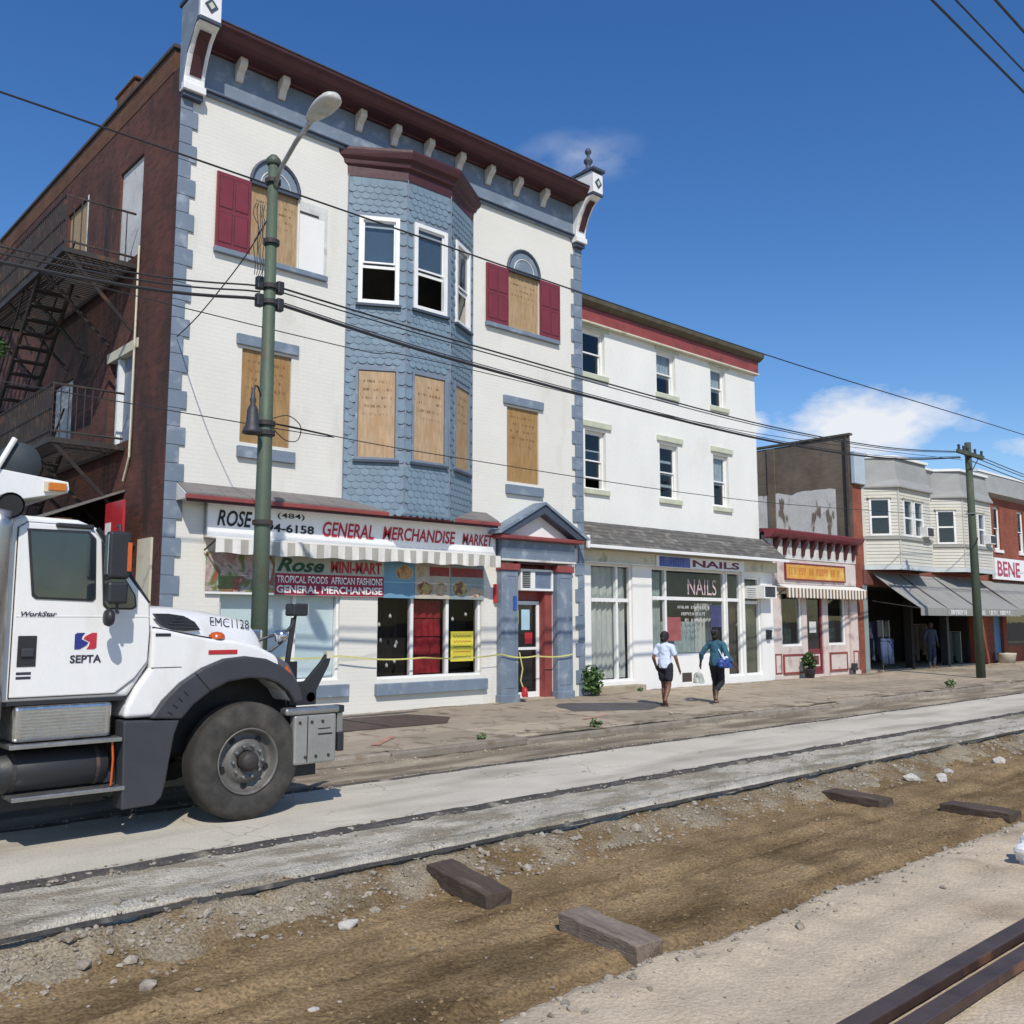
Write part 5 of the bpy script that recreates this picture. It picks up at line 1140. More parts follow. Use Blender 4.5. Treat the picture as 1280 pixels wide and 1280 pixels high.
# open shop front in deep shade
fr = box('shop_lintel', material('shop_fascia', (.16, .06, .05), .6, .2, 2), b4, 30.2, 39.95, F4-.06, F4-.002, 2.95, 3.45)
for a, b, m_ in ((29.76, 30.15, OBRICK), (30.155, 30.45, material('grey_green_post', (.24, .30, .29), .6, .1)), (33.6, 33.8, DARK), (36.6, 36.8, GREYP), (39.3, 39.94, OBRICK)): box('shop_pier', m_, b4, a, b, F4-.02, F4+.25, -.1, 2.945)
box('shop_floor', WALK, b4, 30.46, 39.3, F4-.01, F4+3, -.05, .04)
for (a, b, h, c) in ((31.0, 32.2, 1.7, (.03, .035, .06)), (34.2, 36.0, 1.6, (.05, .04, .03)), (37.2, 38.8, 1.3, (.04, .05, .05))): 
    rk = thing('clothes_rack', {31.0: 'rail of dark clothes in the open shop by the grey post', 34.2: 'rail of dark clothes in the middle of the open shop', 37.2: 'low rail of clothes behind the far wooden pole'}[a], 'clothes rack', ((a+b)/2, F4+.4, 0), 'clothes racks in the open shop')
    MB().tube([(a, F4+.4, 0), (a, F4+.4, h), (b, F4+.4, h), (b, F4+.4, 0)], .015, 6).build('rail', STEEL, rk)
    for k in range(6): curtain(rk, a+.08+(b-a)*k/6.5, a+.08+(b-a)*(k+.8)/6.5, h-.95-.2*(k % 3), h-.03, F4+.4, material('dark_cloth_%d_%d' % (int(a), k % 3), tuple(v*(1+.6*(k % 3)) for v in c), .9), 3, .03, 0, 'garment')
AWN = material('grey_canvas', (.27, .265, .245), .9, .08, 1.2, .06, 40, col2=(.20, .20, .18), c2scale=1.3, stretch=(1, .4, 1))
aw = thing('canvas_awning', 'large faded grey canvas awning shading the open shop below the bays', 'awning', (35, 14.5, 3))
YF = 13.90
xs_ = [30.72, 32.75, 35.4, 39.4]
for i in range(3):
    g = []
    for j in range(9):
        t_ = j/8; g.append([(x+.0, F4-.08+(YF-F4+.08)*t_, 3.36+(2.15-3.36)*t_-.05*math.sin(PI*t_)*(1+.3*math.sin(x*3))) for x in [xs_[i]+.012+(xs_[i+1]-xs_[i]-.024)*k/10 for k in range(11)]])
    MB().sheet(g).build('canvas', AWN, aw, recalc=False, solid=.01)
for i in range(3):
    x0, x1 = xs_[i]+.012, xs_[i+1]-.012
    MB().sheet([[(x0+(x1-x0)*k/20, YF-.008+.01*math.sin(k*1.9)*j, 2.15-.25*j) for k in range(21)] for j in range(2)]).build('valance', AWN, aw, recalc=False, solid=.008)
for x in xs_: MB().tube([(x, F4-.06, 2.4), (x, YF+.01, 2.14)], .018, 6).build('awning_arm', IRON, aw); 
for x in xs_[1:3]: MB().tube([(x, F4-.08, 3.37), (x, YF, 2.16)], .018, 6).build('seam_bar', GREYP, aw)
for (a, b) in ((33.0, 34.3), (34.9, 36.0), (36.3, 37.1), (37.3, 38.3)): scribble('valance_lettering', TRIM, aw, a, b, 1.94, 2.10, YF-.03, int((b-a)*8), .035, int(a*3))
# neighbouring brick house with the red lettered sign
b5 = thing('brick_house', 'orange red brick house with a white sign at the right edge', 'building', (46, F4, 0))
wall_mb(39.97, 53, -.2, 7.6, F4, [(41.8, 42.55, 4.75, 6.6), (44.5, 45.3, 4.75, 6.6), (41.2, 42.2, .1, 2.4), (42.6, 46, .7, 2.6)], .2).build('front_wall', OBRICK, b5, recalc=False); MB().box(39.98, 53, F4+.3, 24, 7.4, 7.5).build('roof', ROOFM, b5); MB().box(52.8, 53, F4+.21, 24, -.2, 7.4).box(40, 52.8, 23.8, 24, -.2, 7.4).build('rear_wall', OBRICK, b5); box('inside', DARK, b5, 40, 52.7, F4+2, F4+2.1, -.1, 7.2)
MB().prism([(F4-.003, 6.95), (F4-.35, 7.05), (F4-.16, 7.9), (F4+.3, 7.9), (F4+.3, 7.62), (F4-.003, 7.62)], 39.97, 53, 'x').build('mansard', MANS, b5); box('mansard_trim', TRIM, b5, 39.97, 53, F4-.2, F4+.3, 7.905, 7.99)
for x0 in (41.8, 44.5): w = sash(b5, x0, x0+.78, 4.75, 6.6, F4+.08, TRIM); box('sill', TRIM, w, x0-.05, x0+.85, F4-.06, F4+.1, 4.62, 4.745)
dr5 = box('blue_door', material('bright_blue_door', (.05, .20, .42), .5, .08), b5, 41.25, 42.15, F4+.12, F4+.17, .1, 2.4); box('door_handle', STEEL, dr5, 41.32, 41.36, F4+.06, F4+.12, 1.0, 1.1)
w = ring(MB(), 42.6, 46, .7, 2.6, F4+.03, F4+.12, .08).build('shop_window', GREYP, b5); box('pane', GLASSD, w, 42.68, 45.92, F4+.07, F4+.076, .78, 2.52)
sg = thing('shop_sign', 'white sign with large faded red capitals on the brick house', 'sign', (44, F4, 3.5)); box('board', SIGNW, sg, 40.9, 47.5, F4-.3, F4-.18, 3.45, 4.35); MB().box(40.9, 47.5, F4-.17, F4-.003, 3.5, 3.56).box(40.9, 47.5, F4-.17, F4-.003, 4.2, 4.26).build('bracket', IRON, sg); text('lettering', 'BENE', material('faded_red_lettering', (.42, .05, .10), .5), sg, 41.15, 43.6, 3.58, 4.22, F4-.303, .02)
aw = thing('canvas_awning', 'grey canvas awning on the brick house at the right edge', 'awning', (44, 14.5, 3)); MB().prism([(F4-.1, 3.36), (14.0, 2.2), (14.0, 2.17), (F4-.1, 3.32)], 39.6, 48, 'x').build('canvas', AWN, aw); MB().box(39.6, 48, 13.985, 13.998, 1.95, 2.17).build('valance', AWN, aw); MB().tube([(39.62, F4-.02, 2.4), (39.62, 14.02, 2.16)], .018, 6).build('awning_arm', IRON, aw)
pt = thing('planter', 'low pale stone planter on the pavement by the blue door', 'planter', (41.0, 15.1, 0)); MB().lathe([(0, 0), (.3, 0), (.36, .35), (.38, .42), (.30, .42), (.27, .3), (0, .3)], (41.0, 15.1, .0), n=20).build('bowl', CONC, pt, smooth=True); box('plinth', CONC, pt, 40.75, 41.25, 14.85, 15.35, -.01, .03)
# houses further along, out past the frame edge
b6 = thing('end_house', 'plain brick row house at the far end of the street', 'building', (58, F4, 0)); MB().box(53.05, 70, F4, 24, -.2, 8.2).build('wall', OBRICK, b6); MB().box(53.0, 70, F4-.2, 24.1, 8.2, 8.4).build('roof', ROOFM, b6)
# ------------------------------------------------------------------ poles, lamp, wires
PX, PY = 5.79, 11.3
sp = thing('street_light_pole', 'tall green steel pole with curved lamp arm in front of the corner building', 'street light', (PX, PY, 0))
MB().tube([(PX, PY, -.03), (PX, PY, 3), (PX, PY, 8.0)], [.115, .104, .068], 16).build('pole', POLEG, sp, smooth=True)
MB().lathe([(.125, 0), (.17, 0), (.17, .25), (.135, .32)], (PX, PY, -.01), n=16).build('pole_base', POLEG, sp, smooth=True)
MB().lathe([(0, .12), (.05, .10), (.10, .04), (.10, -.02), (.08, -.04)], (PX, PY, 8.0), n=14).build('pole_cap', POLEG, sp, smooth=True)
MB().tube([(PX, PY-.05, 7.62), (PX-.02, PY-.22, 7.80), (PX-.04, PY-.7, 8.02), (PX-.06, PY-1.15, 8.14)], .033, 8).build('lamp_arm', STEEL, sp, smooth=True)
hd = MB(); g = []
for k in range(13):                      # cobra head: flattened teardrop
    t_ = k/12; y = PY-1.08-.62*t_; w = .045+.105*math.sin(PI*min(1, t_*.62+.1))**1.2*(1 if t_ < .9 else 1-(t_-.9)*6); h = .035+.07*math.sin(PI*min(1, t_*.7+.08))*(1 if t_ < .9 else 1-(t_-.9)*5)
    g.append([(PX-.06+w*math.cos(a), y, 8.15+.05*t_+h*math.sin(a)*(1 if math.sin(a) > 0 else .55)) for a in [2*PI*i/16 for i in range(17)]])
hd.sheet(g); hd.f.append(tuple(range(16))); hd.f.append(tuple(12*17+i for i in range(15, -1, -1)))
lh = hd.build('lamp_head', material('lamp_grey', (.52, .52, .48), .45, .08), sp, smooth=True)
MB().lathe([(0, -.085), (.05, -.075), (.085, -.04), (.095, 0)], (PX-.06, PY-1.42, 8.145), n=16).build('lens', material('dusty_lens', (.45, .45, .40), .3), lh, smooth=True)
for z, r_ in ((7.72, .095), (6.85, .10), (6.22, .10), (6.0, .10), (4.33, .115), (4.2, .115), (3.0, .12)):
    MB().lathe([(r_, -.03), (r_+.014, -.03), (r_+.014, .03), (r_, .03)], (PX, PY, z), n=16).build('clamp_band', IRON, sp)
for z in (6.24, 6.0):
    for s in (-1, 1): MB().box(PX+s*.10, PX+s*.2, PY-.05, PY+.05, z-.09, z+.09).build('insulator_bracket', BLACKP, sp, bev=.02)
# old bell-shaped fitting hooked to the pole
bl = thing('bell_fitting', 'old green bell shaped lamp fitting hooked on the left of the green pole', 'lamp fitting', (5.55, 11.2, 4.1))
MB().lathe([(0, .62), (.02, .60), (.03, .48), (.045, .45), (.03, .40), (.07, .32), (.085, .12), (.12, .04), (.13, 0), (.115, 0), (0, .1)], (5.55, 11.2, 4.15), n=18).build('bell', GREYP, bl, smooth=True)
MB().tube([(5.55, 11.2, 4.72), (5.58, 11.21, 4.80), (5.64, 11.25, 4.80), (5.70, 11.28, 4.70)], .014, 6).build('hook', IRON, bl)
# tangle of old leads up the pole
tg = thing('cable_tangle', 'tangle of dark leads hanging beside the top of the green pole', 'cable', (5.65, 11.2, 6.4))
for k in range(5):
    pts = []
    for i in range(14):
        t_ = i/13; pts.append((PX-.16-.05*k*.6+.06*noise.noise((t_*4, k, 1)), PY-.1+.06*noise.noise((t_*4, k, 5)), 7.3-1.0*t_+.05*noise.noise((t_*6, k, 9))))
    MB().tube(pts, .006, 5).build('lead', WIRE, tg)
def smoothpath(pts, n=8):
    out = []; P = [Vector(p) for p in pts]
    for i in range(len(P)-1):
        p0 = P[max(i-1, 0)]; p1 = P[i]; p2 = P[i+1]; p3 = P[min(i+2, len(P)-1)]
        for k in range(n):
            t_ = k/n; out.append(.5*((2*p1)+(p2-p0)*t_+(2*p0-5*p1+4*p2-p3)*t_*t_+(3*p1-p0-3*p2+p3)*t_**3))
    return out+[P[-1]]
def wire(label, pts, r): return tag(MB().tube(smoothpath(pts), r, 6).build('overhead_wire', WIRE), label, 'wire', 'overhead wires')
RX, RY = 29.85, 11.76
wire('single straight wire running highest past the pole lamp', [(-25, 11.3, 7.8), (2.39, 11.3, 7.68), (17.5, 11.3, 7.64), (33, 11.5, 8.0), (60, 12, 8.6)], .013)
wire('upper cable of the bundle from the green pole to the far wooden pole', [(5.95, 11.3, 6.25), (9.53, 11.33, 6.14), (17.5, 11.45, 6.07), (24, 11.6, 6.35), (29.2, 11.7, 6.88)], .014)
wire('second thin cable twisted under the upper cable of the bundle', [(5.95, 11.3, 6.19), (9.53, 11.33, 6.08), (17.5, 11.45, 6.02), (24, 11.6, 6.31), (29.2, 11.7, 6.85)], .010)
wire('thick lower cable of the bundle from the green pole to the far wooden pole', [(5.95, 11.32, 6.02), (9.53, 11.35, 5.82), (17.5, 11.45, 5.73), (24, 11.6, 6.05), (29.2, 11.75, 6.70)], .024)
wire('thin lashed cable riding on the thick lower cable', [(5.95, 11.32, 6.06), (9.53, 11.35, 5.865), (17.5, 11.45, 5.775), (24, 11.6, 6.10), (29.2, 11.75, 6.74)], .008)
wire('uppermost of the three cables leading left from the green pole', [(-22, 11.3, 6.9), (-8, 11.3, 5.9), (2.49, 11.3, 5.88), (5.65, 11.3, 6.20)], .012)
wire('middle of the three cables leading left from the green pole', [(-22, 11.3, 6.8), (-8, 11.3, 5.8), (2.5, 11.3, 5.80), (5.65, 11.3, 6.12)], .012)
wire('thickest and lowest of the three cables leading left from the green pole', [(-22, 11.3, 6.7), (-8, 11.3, 5.65), (2.5, 11.3, 5.70), (5.65, 11.3, 6.02)], .022)
wire('thin wire just below the cable bundle', [(-22, 11.3, 6.3), (4.5, 11.3, 5.66), (8.56, 11.3, 5.72), (17.5, 11.4, 5.82), (29.2, 11.7, 6.62)], .007)
wire('low thin wire at the height of the bell fitting', [(-22, 11.3, 4.9), (4.57, 11.3, 4.31), (5.82, 11.2, 4.33), (8.57, 11.3, 4.26), (17.4, 11.4, 4.3), (29.6, 11.7, 4.9)], .007)
wire('slanting drop cable from the green pole to the quoined corner', [(5.72, 11.3, 7.15), (5.8, 12.2, 6.85), (5.9, 13.8, 6.5), (6.05, 15.05, 6.45)], .010)
wire('loose looped lead beside the boarded window on the green pole', [(5.9, 11.3, 4.42), (6.15, 11.35, 4.5), (6.34, 11.35, 4.38), (6.3, 11.35, 4.18), (6.1, 11.32, 4.15), (5.9, 11.3, 4.28)], .007)
for k, (y, z, r_) in enumerate(((2.04, 5.2, .008), (1.95, 5.2, .006), (1.80, 5.2, .008))):
    wire(('lowest', 'middle', 'topmost')[k]+' of the three wires across the top right corner', [(-15, y, z), (10, y, z-.02), (45, y, z)], r_)
up = thing('wooden_pole', 'dark green wooden utility pole with cross arm at the right', 'utility pole', (RX, RY, 0))
MB().tube([(RX, RY, -.02), (RX, RY, 3.5), (RX, RY, 7.25)], [.135, .12, .095], 14).build('pole', WOODP, up, smooth=True)
MB().box(RX-1.0, RX+.9, RY-.14, RY-.04, 6.80, 6.92).build('cross_arm', WOODP, up, bev=.01)
for x in (-.9, -.55, -.25, .3, .8): MB().lathe([(0, .16), (.035, .15), (.045, .10), (.03, .07), (.045, .04), (.03, 0)], (RX+x, RY-.09, 6.92), n=10).build('insulator', BLACKP, up, smooth=True)
for s in (-1, 1): MB().tube([(RX+s*.55, RY-.09, 6.82), (RX, RY-.09, 6.35)], .015, 6).build('arm_brace', IRON, up)
MB().tube([(RX, RY-.1, 4.15), (RX-.55, RY-.35, 4.2)], .02, 6).build('side_bracket', IRON, up)
box('pole_band', STEEL, up, RX-.13, RX+.13, RY-.13, RY+.13, 5.0, 5.03)
for k, (z0, z1) in enumerate(((6.95, 7.3), (6.85, 7.1), (6.7, 6.95))): wire(('upper', 'middle', 'lower')[k]+' cable leaving the wooden pole to the right', [(RX+.1, RY, z0), (40, RY+.1, z0-.25), (60, RY+.2, z1)], .014)

# ------------------------------------------------------------------ truck
tk = thing('dump_truck', 'white transit authority dump truck with plow hitch parked on the track slab', 'truck', (3.2, 9.4, -.12))
YN, YF_ = 8.22, 10.63; YC = (YN+YF_)/2
# cab shell
prof = [(1.86, 1.06), (1.86, 2.46), (1.92, 2.53), (2.1, 2.565), (2.55, 2.555), (2.70, 2.50), (2.78, 2.42), (3.17, 1.85), (3.20, 1.35), (3.02, 1.06)]
cab = MB().prism(prof, YN+.02, YF_-.02).build('cab', TRUCKW, tk, bev=.05, seg=4)
for y0, y1 in ((YN-.004, YN+.022), (YF_-.022, YF_+.004)):
    near = y0 < YC
    dpoly = [(2.085, 1.10), (2.085, 2.46), (2.15, 2.505), (2.62, 2.50), (2.71, 2.42), (3.16, 1.86), (3.175, 1.62), (3.165, 1.36), (3.06, 1.22), (2.90, 1.10)]
    dr_ = MB().prism(dpoly, y0, y1).build('door', TRUCKW, tk, bev=.012, seg=3)
    if not near: continue
    # dark seam around the door
    MB().tube([(x, YN+.012, z) for x, z in dpoly+[dpoly[0]]], .007, 5).build('door_seal', BLACKP, dr_)
    rub = [(2.145, 2.455), (2.625, 2.46), (2.685, 2.40), (2.705, 1.90), (2.68, 1.872), (2.235, 1.885), (2.205, 1.91)]
    rw = MB().prism(rub, YN-.016, YN-.003).build('window_rubber', BLACKP, dr_, bev=.006)
    cx_ = sum(p[0] for p in rub)/len(rub); cz_ = sum(p[1] for p in rub)/len(rub)
    SIDEGL = material('cab_side_glass', (.018, .030, .036), .05, .4, 2.0, spec=.9)
    MB().prism([(cx_+(x-cx_)*.93, cz_+(z-cz_)*.93) for x, z in rub], YN-.0195, YN-.0165).build('window_glass', SIDEGL, dr_)
    v = [(2.725, 2.40), (3.035, 1.93), (3.05, 1.83), (3.02, 1.805), (2.80, 1.805), (2.765, 1.84)]
    MB().prism(v, YN-.016, YN-.003).build('window_rubber', BLACKP, dr_, bev=.006); cx_ = sum(p[0] for p in v)/6; cz_ = sum(p[1] for p in v)/6
    MB().prism([(cx_+(x-cx_)*.88, cz_+(z-cz_)*.88) for x, z in v], YN-.0195, YN-.0165).build('vent_glass', SIDEGL, dr_)
    hn = MB().box(2.125, 2.265, YN-.012, YN-.003, 1.345, 1.59).build('handle_recess', BLACKP, dr_, bev=.004, seg=2); box('handle', GREYP, hn, 2.15, 2.245, YN-.03, YN-.013, 1.42, 1.49, bev=.012)
    MB().box(2.10, 3.17, YN-.008, YN-.0035, 1.742, 1.749).build('crease', TRUCKW, dr_)
    NAVY = material('logo_navy', (.025, .035, .22), .4); LRED = material('logo_red', (.50, .03, .05), .4); LET = material('dark_vinyl_lettering', (.035, .035, .05), .4)
    lx, lz = 2.555, 1.475; w_, h_ = .175, .135
    S = lambda u, v_: (lx+u*w_, lz+v_*h_)
    MB().prism([S(0, 0), S(.22, 0), S(.52, .22), S(.62, .40), S(.30, .62), S(.34, .80), S(.45, 1), S(.10, 1), S(0, .90)], YN-.009, YN-.0045).build('logo_left', NAVY, dr_)
    MB().prism([S(1, 1), S(.78, 1), S(.48, .80), S(.40, .64), S(.70, .42), S(.66, .22), S(.55, 0), S(.90, 0), S(1, .1)], YN-.009, YN-.0045).build('logo_right', LRED, dr_)
    text('lettering', 'SEPTA', LET, dr_, 2.525, 2.775, 1.362, 1.428, YN-.005, .03)
    text('badge', 'WorkStar', LET, dr_, 2.135, 2.405, 1.745, 1.785, YN-.0085, .02, .3)
    for k in range(2): MB().box(2.125, 2.235, YN-.006, YN-.0045, 1.28-.035*k, 1.302-.035*k).build('small_print', LET, dr_)
WS = material('windscreen_glass', (.02, .028, .03), .04, .2, 1, spec=.9)
d = Vector((3.17-2.78, 1.85-2.42)).normalized(); nrm = Vector((-d.y, d.x))
q0 = Vector((2.78, 2.42))+d*.06; q1 = Vector((3.17, 1.85))-d*.05
def off2(p, k): return (p.x+nrm.x*k, p.y+nrm.y*k)
MB().prism([off2(q0, -.01), off2(q1, -.01), off2(q1, .012), off2(q0, .012)], YN+.16, YF_-.16).build('windscreen', WS, tk, bev=.006)
MB().tube([(2.70, YN+.02, 2.49), (3.16, YN+.02, 1.86)], .022, 6).build('pillar_seal', BLACKP, tk)
box('roof_drip', BLACKP, tk, 2.36, 2.66, YN-.03, YN+.03, 2.475, 2.515, bev=.012)
for k in range(5): MB().box(2.45, 2.60, YN+.35+k*.42, YN+.47+k*.42, 2.555, 2.60).build('roof_marker', AMBER, tk, bev=.015)
# bonnet: lofted centre body
g = []
secs = [(3.14, 1.04, 1.865, .98), (3.35, 1.0, 1.868, .98), (3.7, .92, 1.85, .92), (4.0, .84, 1.81, .84), (4.25, .78, 1.765, .78), (4.40, .74, 1.72, .74), (4.50, .71, 1.60, .71), (4.55, .70, 1.35, .70), (4.56, .70, .95, .70)]
for (x, hw, zt, hb) in secs:
    row = []
    ztop = zt; zlow = 1.30 if x < 4.5 else min(1.3, zt-.05)
    for (u, v_) in ((1.0, 0), (1.0, .25), (.985, .5), (.95, .72), (.87, .88), (.72, .965), (.4, .995), (0, 1.0), (-.4, .995), (-.72, .965), (-.87, .88), (-.95, .72), (-.985, .5), (-1.0, .25), (-1.0, 0)):
        row.append((x, YC-u*hw, zlow+(ztop-zlow)*v_))
    g.append(row)
hood = MB().sheet(g).build('bonnet', TRUCKW, tk, smooth=True, recalc=True)
k_ = hood.modifiers.new('s', 'SUBSURF'); k_.levels = 2; k_.render_levels = 2
# wheel-arch fenders
ZW = .42; XW = 4.13
def arc(r_, a0, a1, n=16, c=(XW, ZW), sq=1.0): return [(c[0]+r_*math.cos(a0+(a1-a0)*i/n), c[1]+r_*math.sin(a0+(a1-a0)*i/n)*sq) for i in range(n+1)]
top = [(3.19, 1.30), (3.19, 1.66), (3.32, 1.645), (3.50, 1.60), (3.75, 1.555), (4.0, 1.53), (4.2, 1.48), (4.38, 1.39), (4.53, 1.26), (4.63, 1.09), (4.68, .93)]
inner = [(4.60, .93), (4.53, 1.04), (4.42, 1.13), (4.28, 1.18), (4.10, 1.195), (3.9, 1.17), (3.72, 1.09), (3.57, .98)]
for side, (y0, y1) in enumerate(((YN-.005, YN+.46), (YF_-.46, YF_+.005))):
    poly = top+inner+[(3.47, .88), (2.985, .88), (3.0, .98), (3.08, 1.14)]
    fd = MB().prism(poly, y0, y1).build('fender', TRUCKW, tk, bev=.045, seg=4)
    ya, yb = (y0-.05, y0+.06) if side == 0 else (y1-.06, y1+.05)
    fl = [(4.675, .935), (4.64, 1.07), (4.56, 1.19), (4.43, 1.285), (4.27, 1.355), (4.06, 1.385), (3.85, 1.365), (3.65, 1.29), (3.45, 1.165), (3.3, 1.02), (3.2, .87)]; fi_ = [(3.475, .85), (3.58, .97), (3.73, 1.075), (3.9, 1.155), (4.10, 1.18), (4.28, 1.165), (4.41, 1.115), (4.52, 1.03), (4.59, .925)]
    f2 = MB().prism(fl+fi_, ya, yb).build('wheel_arch_flare', GREYP, fd, bev=.02, seg=2)
    MB().box(3.62, 3.64, ya-.003, ya, 1.0, 1.0) 
    jx = [(3.73, 1.08), (3.58, 1.245)]
    MB().tube([(jx[0][0], ya-.001, jx[0][1]), (jx[1][0], ya-.001, jx[1][1])], .006, 5).build('flare_joint', BLK, f2)
    for k in range(4):
        a = R(134+k*4.5); MB().tube([(XW+.88*math.cos(a), ya-.002, ZW+.88*math.sin(a)), (XW+.93*math.cos(a), ya-.002, ZW+.93*math.sin(a))], .006, 5).build('clip', BLK, f2)
    sk = [(2.975, .865), (3.465, .845), (3.42, .72), (3.385, .5), (3.36, .32), (3.33, .20), (3.27, .14), (2.99, .13)]
    MB().prism(sk, ya+.02, yb+.12 if side == 0 else yb+.0).build('splash_skirt', GREYP, fd, bev=.015)
    if side == 0:
        hl = MB().prism([(4.40, 1.375), (4.52, 1.30), (4.63, 1.12), (4.60, 1.08), (4.50, 1.14), (4.42, 1.28)], y0-.012, y0+.05).build('headlight', material('headlight_smoke', (.10, .11, .13), .15, .1), fd, bev=.01)
        MB().prism([(4.50, 1.285), (4.60, 1.13), (4.585, 1.10), (4.50, 1.16), (4.47, 1.23)], y0-.016, y0-.011).build('indicator', ORANGE, hl)
        rf = MB().box(3.715, 3.995, y0-.006, y0-.001, 1.405, 1.445).build('side_reflector', RED, fd, bev=.003)
        mk = MB().lathe([(.075, 0), (.07, .035), (.045, .058), (0, .066)], (3.82, YN+.06, 1.545), n=16).build('side_marker', ORANGE, fd, smooth=True)
        box('engine_badge', BLACKP, fd, 3.225, 3.36, y0-.006, y0-.001, 1.575, 1.60)
        box('fender_seam', BLK, fd, 3.20, 3.47, y0-.002, y0+.0005, 1.298, 1.305)
        MB().tube([(3.2, y0+.012, 1.655), (3.5, y0+.012, 1.597), (3.75, y0+.012, 1.552)], .006, 5).build('fender_seam', BLACKP, fd)
# side vents on the bonnet (near and far)
vp = [(3.28, 1.775), (3.42, 1.775), (3.58, 1.755), (3.70, 1.70), (3.765, 1.625), (3.60, 1.615), (3.44, 1.63), (3.36, 1.68)]
for s in (-1, 1):
    ysid = lambda x: YC+s*(1.04-(x-3.14)*.235+.012) 
    n_ = len(vp); mb = MB().add([(x, ysid(x)-s*.0+s*.006, z) for x, z in vp]+[(x, ysid(x)-s*.05, z) for x, z in vp], [tuple(range(n_))]+[(i, (i+1) % n_, (i+1) % n_+n_, i+n_) for i in range(n_)])
    vo = mb.build('bonnet_vent', BLACKP, tk)
    for k in range(4): MB().tube([(3.40+k*.03, ysid(3.4)+s*.008, 1.655+k*.03), (3.72-k*.03, ysid(3.7)+s*.008, 1.645+k*.03)], .005, 4).build('vent_bar', GREYP, vo)
o = text('fleet_number', 'EMC1128', LET, tk, 0, .47, 0, .09, 0, 0)
o.location = Vector((3.90, YC-(1.04-(3.90-3.14)*.235)+.045, 1.66))-wloc(tk); o.data.transform(Matrix.Translation(wloc(tk))); o.rotation_euler = (R(-14), R(4), math.atan(.235)+.0)
# grille and nose
box('grille', CHROME, tk, 4.545, 4.585, YC-.58, YC+.58, .98, 1.62, bev=.02)
for k in range(7): box('grille_bar', BLACKP, tk, 4.586, 4.594, YC-.54, YC+.54, 1.03+k*.085, 1.075+k*.085)
# bumper with plow hitch
bp_ = MB().prism([(4.60, YN-.02), (5.06, YN-.02), (5.10, YN+.05), (5.10, YF_-.05), (5.06, YF_+.02), (4.60, YF_+.02), (4.60, YF_-.08), (4.95, YF_-.12), (4.95, YN+.12), (4.60, YN+.08)], .33, .80, 'z').build('bumper', material('worn_grey_bumper', (.36, .355, .33), .45, .12, 4, metal=.5), tk, bev=.02)
MB().box(4.50, 5.10, YN-.03, YN+.10, .803, .875).build('bumper_step', STEEL, bp_, bev=.025); MB().box(4.50, 5.10, YF_-.10, YF_+.03, .803, .875).build('bumper_step', STEEL, bp_, bev=.025)
box('bumper_panel_seam', BLK, bp_, 4.74, 4.75, YN-.0215, YN-.0195, .35, .79)
for a, b in ((.80, .87), (.42, .60)): MB().box(5.10, 5.17, YN+.0, YN+.14, a, b).build('hitch_stop', BLACKP, bp_, bev=.008)
MB().box(5.10, 5.165, YN+.02, YN+.12, .60, .80).build('hitch_pad', STEEL, bp_, bev=.008)
hp = [(4.66, .876), (4.96, .876), (4.965, 1.02), (5.10, 1.26), (5.13, 1.36), (5.08, 1.385), (5.02, 1.30), (4.84, 1.11), (4.66, 1.10)]
for y in (YN+.20, YF_-.26): 
    h_ = MB().prism(hp, y, y+.05).build('plow_hitch_plate', BLACKP, tk, bev=.006)
    MB().box(5.07, 5.135, y-.01, y+.06, 1.33, 1.40).build('hitch_tip', CREAMTRIM, h_)
MB().tube([(4.9, YN+.2, .95), (4.9, YF_-.2, .95)], .05, 10).build('hitch_bar', BLACKP, tk)
for k in range(6): MB().lathe([(0, -.012), (.014, -.011), (.017, 0)], (4.66+.065*k if k < 3 else 4.84+.07*(k-3), YN-.021, .40 if k % 2 else .73), axis='y', n=8).build('bumper_bolt', IRON, bp_)
box('bumper_slot', BLK, bp_, 4.86, 5.02, YN-.0225, YN-.0195, .60, .615); box('bumper_slot', BLK, bp_, 4.86, 5.0, YN-.0225, YN-.0195, .655, .665)
box('under_bumper', BLACKP, tk, 4.70, 5.0, YN+.25, YF_-.25, .18, .329)
# plow lights on brackets
for (y, lb) in ((YC-.62, 1),):
    pl_ = MB().box(4.84, 5.02, y-.09, y+.09, 1.76, 1.89).build('plow_light', BLACKP, tk, bev=.02); MB().box(5.021, 5.03, y-.075, y+.075, 1.775, 1.875).build('light_lens', CHROME, pl_)
    MB().tube([(4.92, y, 1.76), (4.86, y, 1.62), (4.62, y, 1.55), (4.50, y+.05, 1.5)], .016, 6).build('light_bracket', GREYP, pl_); MB().tube([(4.9, y, 1.74), (4.86, y+.06, 1.2), (4.9, y+.1, .95)], .028, 6).build('light_post', BLACKP, pl_)
cl_ = MB().lathe([(0, .05), (.05, .045), (.07, 0), (.06, -.05), (0, -.06)], (4.60, YN+.28, 1.56), axis='x', n=14).build('turn_lamp', CHROME, tk, smooth=True)
MB().tube([(4.60, YN+.28, 1.5), (4.5, YN+.3, 1.42), (4.42, YN+.34, 1.40)], .016, 6).build('lamp_bracket', GREYP, cl_); MB().tube([(4.60, YN+.28, 1.55), (4.72, YN+.30, 1.66), (4.74, YN+.30, 1.72)], .016, 6).build('lamp_bracket', BLACKP, cl_)
